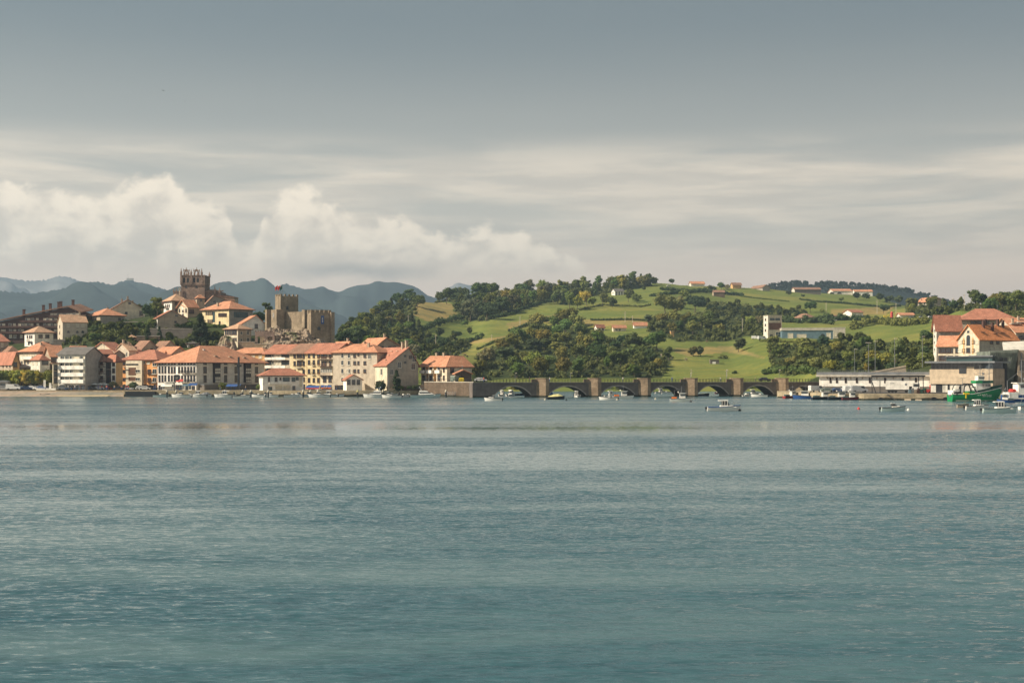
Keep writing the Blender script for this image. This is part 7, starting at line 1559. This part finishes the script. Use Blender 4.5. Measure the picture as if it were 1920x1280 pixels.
# ------------------------------------------------------------------ vehicles
def car_parts(kind):
    g = MB()
    if kind == 'car': prof = [(-2.1, .35), (2.1, .35), (2.15, .75), (1.2, .9), (.55, 1.4), (-1.1, 1.42), (-1.9, 1.0), (-2.15, .9)]; gl = [(.95, .93), (.45, 1.33), (-1.05, 1.34), (-1.65, .98)]; W_ = .85
    elif kind == 'van': prof = [(-2.6, .4), (2.6, .4), (2.65, 1.0), (1.9, 1.25), (1.35, 2.1), (-2.5, 2.15), (-2.65, 1.9)]; gl = [(1.75, 1.28), (1.3, 1.95), (.4, 1.97), (.4, 1.28)]; W_ = .95
    s = [.9 if z > 1.2 else 1 for x, z in prof]
    g.loft([[(x, -W_*k, z) for (x, z), k in zip(prof, s)], [(x, W_*k, z) for (x, z), k in zip(prof, s)]]); body = g.mesh('body', [M['paint']])
    g = MB(); g.loft([[(x, -W_-.01+(.09 if z > 1.2 else .0), z) for x, z in gl], [(x, W_+.01-(.09 if z > 1.2 else .0), z) for x, z in gl]]); glass = g.mesh('side_windows', [M['glass']])
    g = MB(); g.cyl((0, -.1, 0), (0, .1, 0), .33, n=10); wheel = g.mesh('wheel', [M['rubber']])
    return body, glass, wheel, W_, (1.35 if kind == 'car' else 1.65)
CARS = {k: car_parts(k) for k in ('car', 'van')}
def car(px, Y, z, col, label, kind='car', rz=0.0, group=None):
    body, glass, wheel, W_, ax = CARS[kind]; o = empty('parked_'+kind, ((px-960)/F*Y, Y, z), R(rz), label, kind, group)
    b = link('body', body, o); b.color = (*col, 1); link('side_windows', glass, o)
    for sx in (-ax, ax):
        for sy in (-W_+.05, W_-.05): link('wheel', wheel, o, (sx, sy, .33))
    return o
WH, SI, BL, RD, BK, GN = (.7, .7, .68), (.4, .41, .42), (.04, .08, .2), (.35, .04, .04), (.03, .03, .035), (.2, .24, .2)
cn = {WH: 'white', SI: 'silver', BL: 'blue', RD: 'red', BK: 'black', GN: 'grey green'}
spots = [(6, WH), (26, 'VAN'), (37, WH), (50, BL), (62, WH), (71, SI), (80, BL), (93, BK), (108, BK), (119, SI), (136, BK), (152, SI), (170, BK), (186, WH), (203, RD), (222, BK), (246, WH), (262, SI), (272, WH), (286, BK)]
for i, (px, c_) in enumerate(spots):
    near = ['below the left plane trees', 'in front of the cream five storey block', 'in front of the slim white and orange houses'][0 if px < 100 else 1 if px < 195 else 2]
    if c_ == 'VAN': car(px, 500.8, 2.12, WH, 'white panel van parked below the left plane trees', 'van'); continue
    car(px, 500.6+(i % 3)*.9, 2.12, c_, '%s car' % cn[c_]+' '+near+(', %s in the row' % ['leftmost', 'second', 'third', 'fourth', 'fifth', 'sixth', 'seventh', 'eighth'][(i if px < 100 else i-8 if px < 195 else i-14) % 8]), rz=random.choice([0, 180, 20, -25]), group='cars parked along the left quay')
for i, px in enumerate((14, 33, 46, 57, 68, 77, 88, 98, 114, 128, 145, 162)):
    car(px, 503.6, 2.12, random.choice([WH, SI, BK, BL, RD, GN]), 'car in the second row behind, mostly hidden by the cars on the left quay', rz=random.choice([0, 180, 60]), group='second row of cars on the left quay')
car(901, 471.5, 5.25, WH, 'white car driving onto the left end of the bridge'); car(856, 478, 5.1, GN, 'grey green van parked on the sea wall', 'van', rz=60)
car(1434, 452.0+45, 5.25, BK, 'dark car on the bridge near the sixth pier')
p = hit(1417, 636); car(1417, p.y, p.z, WH, 'white van parked left of the industrial tower', 'van', rz=-10); p = hit(1433, 637); car(1429, p.y-3, p.z, WH, 'second white van close to the industrial tower', 'van', rz=15)
car(1611, 445, 1.96, SI, 'silver people carrier parked in front of the fish market', 'van', rz=6); car(1594, 447, 1.96, WH, 'white car left of the silver people carrier', rz=100); car(1585, 448, 1.96, WH, 'white van left of the white car at the fish market', 'van', rz=95); car(1531, 452, 1.96, WH, 'white van behind the fishing boats at the bridge head', 'van', rz=20); car(1551, 449, 1.96, GN, 'grey green car behind the black fishing boats', rz=0); car(1571, 449, 1.96, BL, 'blue car behind the black fishing boats', rz=10)
for px, py, c_, lab in ((1564, 602, WH, 'white car beside the small dark hut'), (1727, 597, WH, 'white car on the right hillside road'), (1745, 597, WH, 'second white car on the right hillside road'), (1690, 610, SI, 'silver car under the stone retaining house'), (1254, 537, WH, 'tiny white car on the crest'), (1662, 597, BK, 'dark car left of the red silo'), (823, 643, WH, 'white car by the left utility pole'), (863, 556, WH, 'white van among the hilltop trees')):
    p = hit(px, py); 
    if p is not None: car(px, p.y, p.z+.1, c_, lab, rz=random.uniform(-20, 20))
tk = empty('lorry', at(1661, 734.5, 437), R(-14), 'long white articulated lorry parked in front of the fish market', 'lorry'); s_ = 437/F
tk.location.z = 1.96
MB().box(0, 0, 1.0, 7.0, 2.5, 3.7).build('trailer', M['white'], tk); MB().box(7.2, .4, .9, 7.9, 2.1, 2.0).box(0, .3, .7, 7, 2.2, .99).build('chassis', M['dark'], tk); MB().box(8.0, 0, .6, 10.2, 2.4, 3.2).build('cab', M['white'], tk); MB().box(8.3, -.02, 1.9, 10.22, 2.42, 2.8).build('cab_window', M['glass'], tk)
for x in (1.0, 2.0, 3.0, 6.2, 8.4, 9.7): MB().cyl((x, -.02, .5), (x, .3, .5), .5, n=12).build('wheel', M['rubber'], tk)
MB().cyl((4.3+1.8, -.03, 2.6), (4.3+1.8, -.005, 2.6), .38, n=12).build('round_emblem', M['metal'], tk); MB().box(1.2, -.02, 2.9, 2.6, -.004, 3.05).build('faint_lettering', M['metal'], tk)
# skip containers by the terrace
o = empty('recycling_container', ((865.5-960)/F*474, 474, 5.05), R(6), 'bright yellow recycling container on the sea wall', 'container'); MB().box(-.85, 0, 0, .85, 1.3, 1.25).build('body', M['yel'], o); g = MB(); g.loft([[(-.85, 0, 1.252), (.85, 0, 1.252), (.85, 1.3, 1.252), (-.85, 1.3, 1.252)], [(-.6, .2, 1.5), (.6, .2, 1.5), (.6, 1.1, 1.5), (-.6, 1.1, 1.5)]]); g.build('lid', M['yel'], o)

# ------------------------------------------------------------------ poles and lamps
def lamp(px, base, top, label, Y=None, arm=1.2, two=False):
    p = hit(px, base) if Y is None else Vector(((px-960)/F*Y, Y, zz(Y, base)))
    if p is None: return
    hh = (base-top)/F*p.y; o = empty('street_lamp', p, 0, label, 'street lamp'); k = max(.1, hh*.012)
    MB().cyl((0, 0, -1), (0, 0, hh), k, k*.6, 6).build('pole', M['metal'], o); g = MB(); g.box(-arm*.1, -.2, hh, arm, .2, hh+.22)
    if two: g.box(-arm, -.2, hh, -arm*.1-.01, .2, hh+.22)
    g.build('lamp_head', M['shut'], o)
for px, b_, t_, Yq, lab in ((1602.5, 697, 655, 520, 'leftmost tall lamp behind the fish market'), (1628.5, 697, 643, 515, 'twin headed tall lamp behind the fish market'), (1641, 694, 640, 520, 'tall lamp left of the road ramp top'), (1677.5, 690, 635, 525, 'tall lamp over the road ramp'), (1729.5, 684, 631, 535, 'tall lamp left of the red roofed wing'), (1804.5, 737, 709.5, 428, 'quay lamp with a T shaped head behind the trawler')):
    lamp(px, b_, t_, lab, Yq, 1.0, two=px in (1628.5, 1804.5))
for px, lab in ((966, 'above the first arch'), (1070, 'above the second arch'), (1295, 'beside the fourth pier'), (1362, 'above the fifth arch'), (1461, 'beside the sixth pier')): lamp(px, 714, 700 if px < 1300 else 694, 'thin bridge lamp '+lab, 470+ (px-886)*.11, .6)
def pole(px, base, top, label, nm='utility_pole'):
    p = hit(px, base)
    if p is None: return
    hh = (base-top)/F*p.y; o = empty(nm, p, 0, label, 'utility pole'); k = .09*p.y/900+.06
    MB().cyl((0, 0, -1), (0, 0, hh), k, k*.75, 6).build('post', M['shut'], o); MB().box(-.9, -.1, hh-1.0, .9, .1, hh-.8).build('crossarm', M['tan'], o)
for a in ((765.5, 620, 590, 'pale utility pole on the wooded slope below the dry field'), (817, 645, 627, 'pale utility pole above the terrace houses'), (975, 614, 593, 'utility pole alone in the long middle pasture'), (922, 637, 627, 'short pole beside the thin climbing hedge'), (1172, 604, 584, 'thin pole in the pasture above the cottages'), (1186, 604, 592, 'second thin pole above the cottages'), (1392, 627, 596, 'tall pole between the middle wood and the shed'), (1549, 588, 567, 'pole below the barns field'), (1644.5, 588, 562, 'pole left of the dark tree beside the silo'), (1680, 588, 568, 'pale pole right of the red silo'), (1787, 578, 556, 'thin mast on the right crest'), (1808, 580, 551, 'second thin mast on the right crest'), (1296, 706, 692, 'thin pole in the lower meadow, left one'), (1363, 706, 692, 'thin pole in the lower meadow, right one')): pole(*a)
p = hit(1672, 598); g = MB(); g.cyl((0, 0, -1), (0, 0, 5.0), 1.1, n=12); g.cyl((0, 0, 5.0), (0, 0, 6.0), 1.1, .2, 12); prop(g.build('silo', M['canvas_r'], None, p), 'small red silo on the right hillside', 'silo')
p = hit(1660, 598); o = empty('excavator', p, 0, 'yellow orange excavator standing left of the red silo', 'excavator'); MB().box(-2, -.9, 0, 2, .9, .7).build('tracks', M['dark'], o); MB().box(-1.4, -.9, .7, 1.2, .9, 2.4).build('cab', M['yel'], o); MB().tube([(1, 0, 1.4), (2.6, 0, 3.2), (3.6, 0, 1.4)], .2, 5).build('arm', M['yel'], o)
p = hit(1340, 682); o = empty('field_shed', p, 0, 'small dark ruined shed with white sacks in the lower meadow', 'shed'); MB().box(-2.4, 0, 0, 2.4, 3, 2.2).build('wall', M['darkconcrete'], o); MB().box(-1.2, -.05, 0, .6, -.003, 1.2).build('door', M['white'], o); MB().box(-2.7, -.3, 2.2, 2.7, 3.3, 2.4).build('roof', M['tan'], o)
# hoist frame on the fishing quay
o = empty('boat_hoist', at(1634, 737, 428), R(-6), 'dark steel travelling hoist frame in front of the fish market', 'hoist'); o.location.z = 1.96; s_ = 428/F
MB().box(0, 0, 5.0, 16.2, .35, 5.5).build('beam', M['dark'], o)
for pts in ([(0.2, .1, 0+0), (.1, .1, 5.0)], [(.2, .1, 3.4), (1.4, .1, 0)], [(2.6, .1, 0), (2.6, .1, 3.8)], [(15.6, .1, 0), (15.6, .1, 5.0)], [(14.2, .1, 0), (14.2, .1, 5.0)]): MB().tube(pts, .13, 5).build('leg', M['dark'], o)
for i, px in enumerate((1706, 1711, 1716, 1722, 1728, 1734)):
    Yq = 424; x = (px-960)/F*Yq; o = empty('crate_stack', (x, Yq, 1.96), R(5*i), '%s stack of fish crates on the quay, %s from the left' % (['blue', 'grey', 'brown', 'brown', 'green', 'green'][i], ['first', 'second', 'third', 'fourth', 'fifth', 'sixth'][i]), 'crates')
    for k in range(3+i % 2): MB().box(-.35, -.35, k*.4, .35, .35, k*.4+.36).build('crate', M[['tealpanel', 'metal', 'tan', 'brown', 'hulldg', 'hulldg'][i]], o)
o = empty('forklift', at(1739, 736, 430), 0, 'red forklift working at the corner of the auction hall', 'forklift'); o.location.z = 1.96; MB().box(-1, -.5, .2, .7, .5, 1.1).build('body', M['redp'], o); MB().box(.75, -.4, 0, .85, .4, 2.6).build('fork_mast', M['redp'], o); MB().box(-.7, -.5, 1.9, .5, .5, 2.0).build('overhead_guard', M['dark'], o)
for x in (-.6, .5): MB().cyl((x, -.55, .25), (x, .55, .25), .25, n=8).build('wheel', M['rubber'], o)

# ------------------------------------------------------------------ parasols and awnings
def parasol(px, Y, col, label, rad=1.6, h_=2.5):
    o = empty('parasol', ((px-960)/F*Y, Y, 2.12), 0, label, 'parasol'); MB().cyl((0, 0, 0), (0, 0, h_), .04, n=5).build('pole', M['metal'], o); g = MB(); g.cyl((0, 0, h_-.55), (0, 0, h_), rad, .06, 8); g.build('canopy', M[col], o)
for i, (px, c_, lab) in enumerate(((142, 'greenmetal', 'grey green café parasol right of the low tree'), (158, 'canvas_y', 'cream café parasol in front of the cream block corner'), (166, 'shut', 'pale café parasol right of the cream one'), (178, 'white', 'white café parasol below the wooden balconies'), (188, 'white', 'white café parasol left of the tamarisk'), (197, 'white', 'white café parasol beside the grey tamarisk'), (118, 'white', 'small white parasol between the two promenade trees'))): parasol(px, 501.5, c_, lab)
def awning(px0, px1, Y, top, col, label, dp=2.6, posts=True, front=None):
    a, b = at(px0, top, Y), at(px1, top, Y); o = empty('awning', (a.x, Y, 2.12), 0, label, 'awning'); z = a.z-2.12; L = b.x-a.x
    MB().slab([(0, -dp, z-.75), (L, -dp, z-.75), (L, 0, z), (0, 0, z)], .08).build('canvas', M[col], o)
    if front: MB().box(0, -dp-.04, z-1.2, L, -dp, z-.76).build('valance', M[front], o)
    for x in np.linspace(.1, L-.1, max(2, int(L/3))): MB().cyl((x, -dp+.1, 0), (x, -dp+.1, z-.85), .05, n=5).build('post', M['metal'], o)
awning(304, 325, 494.5, 720, 'white', 'white awning of the kiosk below the hotel left end'); awning(344, 360, 495, 719, 'tealpanel', 'teal awning below the hotel left front'); awning(356, 371, 494, 718, 'canvas_b', 'dark blue awning at the hotel corner')
awning(426, 452, 492, 720, 'canvas_b', 'long navy awning below the hotel shaded front'); awning(575, 600, 492, 722.5, 'canvas_b', 'blue and red awning right of the harbour office', front='canvas_r'); awning(601, 622, 493, 722, 'canvas_b', 'blue awning below the wooden galleries', front='orangep'); awning(331, 344, 495, 711, 'canvas_r', 'red awning above the hotel arcade', dp=1.2)
o = empty('kiosk', ((317-960)/F*493, 493, 2.12), 0, 'white kiosk box beside the white awning', 'kiosk'); MB().box(-1.6, 0, 0, 1.6, 2, 2.9).build('wall', M['white'], o); MB().box(1.0, -.05, 1.2, 1.5, -.003, 2.0).build('window', M['glass'], o); MB().box(-1.8, -.2, 2.902, 1.8, 2.2, 3.05).build('roof', M['white'], o)
o = empty('kiosk', ((5-960)/F*501.8, 501.8, 2.12), 0, 'grey promenade kiosk with rounded roof at the left edge', 'kiosk'); MB().box(-2.0, 0, 0, 2.0, 2, 2.9).build('wall', M['grey'], o); MB().box(-1.0, -.05, 1.4, 1.0, -.003, 2.4).build('window', M['glass'], o); g = MB(); g.loft([[(x, y, 2.9+.6*math.cos(x/2.2*1.4)) for x in np.linspace(-2.2, 2.2, 7)]+[(2.2, y, 2.9), (-2.2, y, 2.9)] for y in (-.3, 2.3)]); g.build('roof', M['metal'], o)
for px, lab in ((83.5, 'white upright banner sign among the cars below the plane trees'), (94, 'shorter white sign right of the upright banner')):
    MB_ = MB().box(-.4, 0, .2, .4, .1, 3.6 if px < 90 else 2.6).cyl((0, .05, 0), (0, .05, .2), .1, n=5); prop(MB_.build('banner_sign', M['white'], None, ((px-960)/F*499.8, 499.8, 2.12)), lab, 'sign')
o = MB().box(-3.5, 0, 0, 3.5, .9, .75).build('low_wall', M['white'], None, ((86-960)/F*499, 499, 2.06)); prop(o, 'low white wall at the edge of the left quay', 'wall')

# ------------------------------------------------------------------ people, gulls and cattle
def person_mesh():
    J = [((0, 0, .95), .13), ((0, 0, 1.2), .14), ((0, 0, 1.42), .13), ((0, 0, 1.53), .055), ((0, 0, 1.66), .10), ((0, 0, 1.74), .08),
         ((.10, 0, .88), .09), ((.13, -.05, .48), .065), ((.13, 0, .08), .045), ((.13, -.14, .03), .035), ((-.10, 0, .88), .09), ((-.14, .12, .48), .065), ((-.13, .10, .08), .045), ((-.13, -.03, .03), .035),
         ((.19, 0, 1.42), .06), ((.25, .03, 1.15), .045), ((.24, -.08, .92), .035), ((-.19, 0, 1.42), .06), ((-.25, -.02, 1.15), .045), ((-.24, -.12, .92), .035)]
    E = [(0, 1), (1, 2), (2, 3), (3, 4), (4, 5), (0, 6), (6, 7), (7, 8), (8, 9), (0, 10), (10, 11), (11, 12), (12, 13), (2, 14), (14, 15), (15, 16), (2, 17), (17, 18), (18, 19)]
    me = bpy.data.meshes.new('person_cage'); me.from_pydata([j[0] for j in J], E, []); o = bpy.data.objects.new('person_cage', me); COL.objects.link(o)
    o.modifiers.new('skin', 'SKIN'); sk = me.skin_vertices[0].data
    for i, j in enumerate(J): sk[i].radius = (j[1], j[1]*.85); sk[i].use_root = (i == 0)
    s = o.modifiers.new('sub', 'SUBSURF'); s.levels = 1; dg = bpy.context.evaluated_depsgraph_get(); out = bpy.data.meshes.new_from_object(o.evaluated_get(dg)); out.name = 'person'
    bpy.data.objects.remove(o); out.materials.clear()
    for m_ in (M['cloth'], M['skin'], M['hullb'], M['wood']): out.materials.append(m_)
    for p in out.polygons:
        z = p.center.z; x = abs(p.center.x); p.material_index = 2 if z < .92 and x < .2 else 1 if (z > 1.5 or (x > .21 and z < 1.2)) else 0
        if z > 1.70: p.material_index = 3
        p.use_smooth = True
    return out
PM = person_mesh(); SH = [((.7, .7, .68), 'white'), ((.6, .08, .07), 'red'), ((.05, .1, .3), 'blue'), ((.03, .03, .03), 'black'), ((.6, .45, .3), 'beige'), ((.2, .3, .2), 'green')]
def person(px, Y, z, k, label, rz=0, group=None):
    o = link('person', PM, None, ((px-960)/F*Y, Y, z), R(rz)); o.color = (*SH[k][0], 1); prop(o, label, 'person', group)
for px, k, lab in ((907, 1, 'person in a red top walking by the white car on the bridge'), (1030.5, 0, 'person in a white top walking past the second pier'), (1168, 0, 'person in white leaning on the bridge above the third arch'), (1351, 0, 'person in white standing above the fifth arch'), (1416, 4, 'person in beige on the bridge left of the sixth pier'), (1427, 0, 'person in white on the bridge close to the sixth pier'), (1435, 1, 'person in red on the bridge beside the sixth pier'), (993, 3, 'person in black on the bridge left of the first pier'), (1260, 2, 'person in blue on the bridge above the fourth arch')):
    person(px, 465.5+(px-886)*.082+ .5, zt+.43, k, lab, random.uniform(0, 360))
for i in range(26):
    px = random.uniform(112, 292); k = random.randrange(6); person(px, 498.6+random.uniform(0, 1.6), 2.12, k, 'person in a %s top among the crowd strolling along the left promenade' % SH[k][1], random.uniform(0, 360), 'people strolling along the left promenade')
for i in range(12):
    px = random.choice([random.uniform(330, 485), random.uniform(572, 640)]); k = random.randrange(6); person(px, 489.5+random.uniform(0, 1.2), 2.07, k, 'person in a %s top walking on the marina quay' % SH[k][1], random.uniform(0, 360), 'people on the marina quay')
g = MB(); g.loft([[(-.4+.8*t, .16*math.sin(math.pi*min(1, t*1.1+.05))*math.cos(a), .14*math.sin(math.pi*min(1, t*1.1+.05))*math.sin(a)) for a in np.linspace(0, 5.5, 6)] for t in np.linspace(0, .92, 6)])
g.add([(-.1, .05, .05), (.15, .05, .05), (.05, .75, .28), (-.08, .75, .28), (-.2, 1.25, .02)], [(0, 1, 2, 3), (3, 2, 4)]); g.add([(-.1, -.05, .05), (.15, -.05, .05), (.05, -.75, .28), (-.08, -.75, .28), (-.2, -1.25, .02)], [(3, 2, 1, 0), (4, 2, 3)])
BM = g.mesh('gull', [M['dark']])
for px, py, Yb, sc_, lab in ((306, 170, 420, .75, 'dark gull flying high on the left, the larger one'), (346, 190, 480, .6, 'second small gull flying just right of the larger one')):
    o = link('gull', BM, None, at(px, py, Yb), R(70), sc_); o.rotation_euler = (R(25), R(10), R(70)); prop(o, lab, 'gull')
g = MB(); rings = []
for t, r_, z in ((0, .12, 1.25), (.1, .34, 1.1), (.4, .40, 1.02), (.75, .36, 1.08), (.92, .24, 1.25), (1.08, .15, 1.42), (1.22, .15, 1.42), (1.38, .07, 1.25)): rings.append([(-1.0+1.6*t, r_*math.cos(a)*.8, z+r_*math.sin(a)) for a in np.linspace(0, 2*math.pi, 9)[:-1]])
g.loft(rings)
for x, y in ((-.8, .2), (-.8, -.2), (.35, .2), (.35, -.2)): g.cyl((x, y, .9), (x+.04, y, .45), .11, .06, 6); g.cyl((x+.04, y, .45), (x, y, 0), .055, .05, 6)
CM = g.mesh('cow', [M['cloth']])
for i, (px, py, c_) in enumerate(((871, 668, (.12, .07, .04)), (876, 671, (.03, .03, .03)), (897, 655, (.1, .06, .03)), (951, 640, (.6, .5, .4)), (1258, 672, (.62, .5, .35)), (1286, 676, (.62, .5, .35)), (1325, 642, (.12, .08, .05)), (1240, 668, (.6, .5, .4)))):
    p = hit(px, py)
    if p is not None: o = link('cow', CM, None, p, random.uniform(0, 6)); o.color = (*c_, 1); prop(o, ('dark' if c_[0] < .3 else 'pale')+' cow grazing '+('on the lower left pasture, ' if px < 1000 else 'in the lower meadow, ')+['lowest of the two', 'black one beside the brown', 'above the terrace houses', 'alone near the hedge', 'left of its herd', 'middle of its herd', 'at the upper edge', 'closest to the wood'][i], 'cow')
# roof clutter: aerials and extra stacks on the nearest roofs, each part of its house
r_ = random.Random(5)
for k_, hs in {id(h): h for h in HOUSES.values()}.items():
    if hs.Y > 660: continue
    for q in range(r_.choice((0, 1, 1, 2))):
        fx, fy = r_.uniform(.25, .75), r_.uniform(.25, .75); x, y = hs.A*fx, hs.B*fy; g = MB(); hh = r_.uniform(1.2, 2.4)
        ztop = max(v[2] for v in hs.roof.bound_box)-.1
        g.cyl((0, 0, -1.2), (0, 0, hh), .045, n=4)
        for t_ in range(3): g.cyl((-.45+.08*t_, 0, hh-.15-.22*t_), (.45-.08*t_, 0, hh-.15-.22*t_), .025, n=3)
        g.build('aerial', M['metal'], hs.roof, (hs.A*.5 if hs.A < hs.B else x, hs.B*.5 if hs.A >= hs.B else y, ztop-.25))
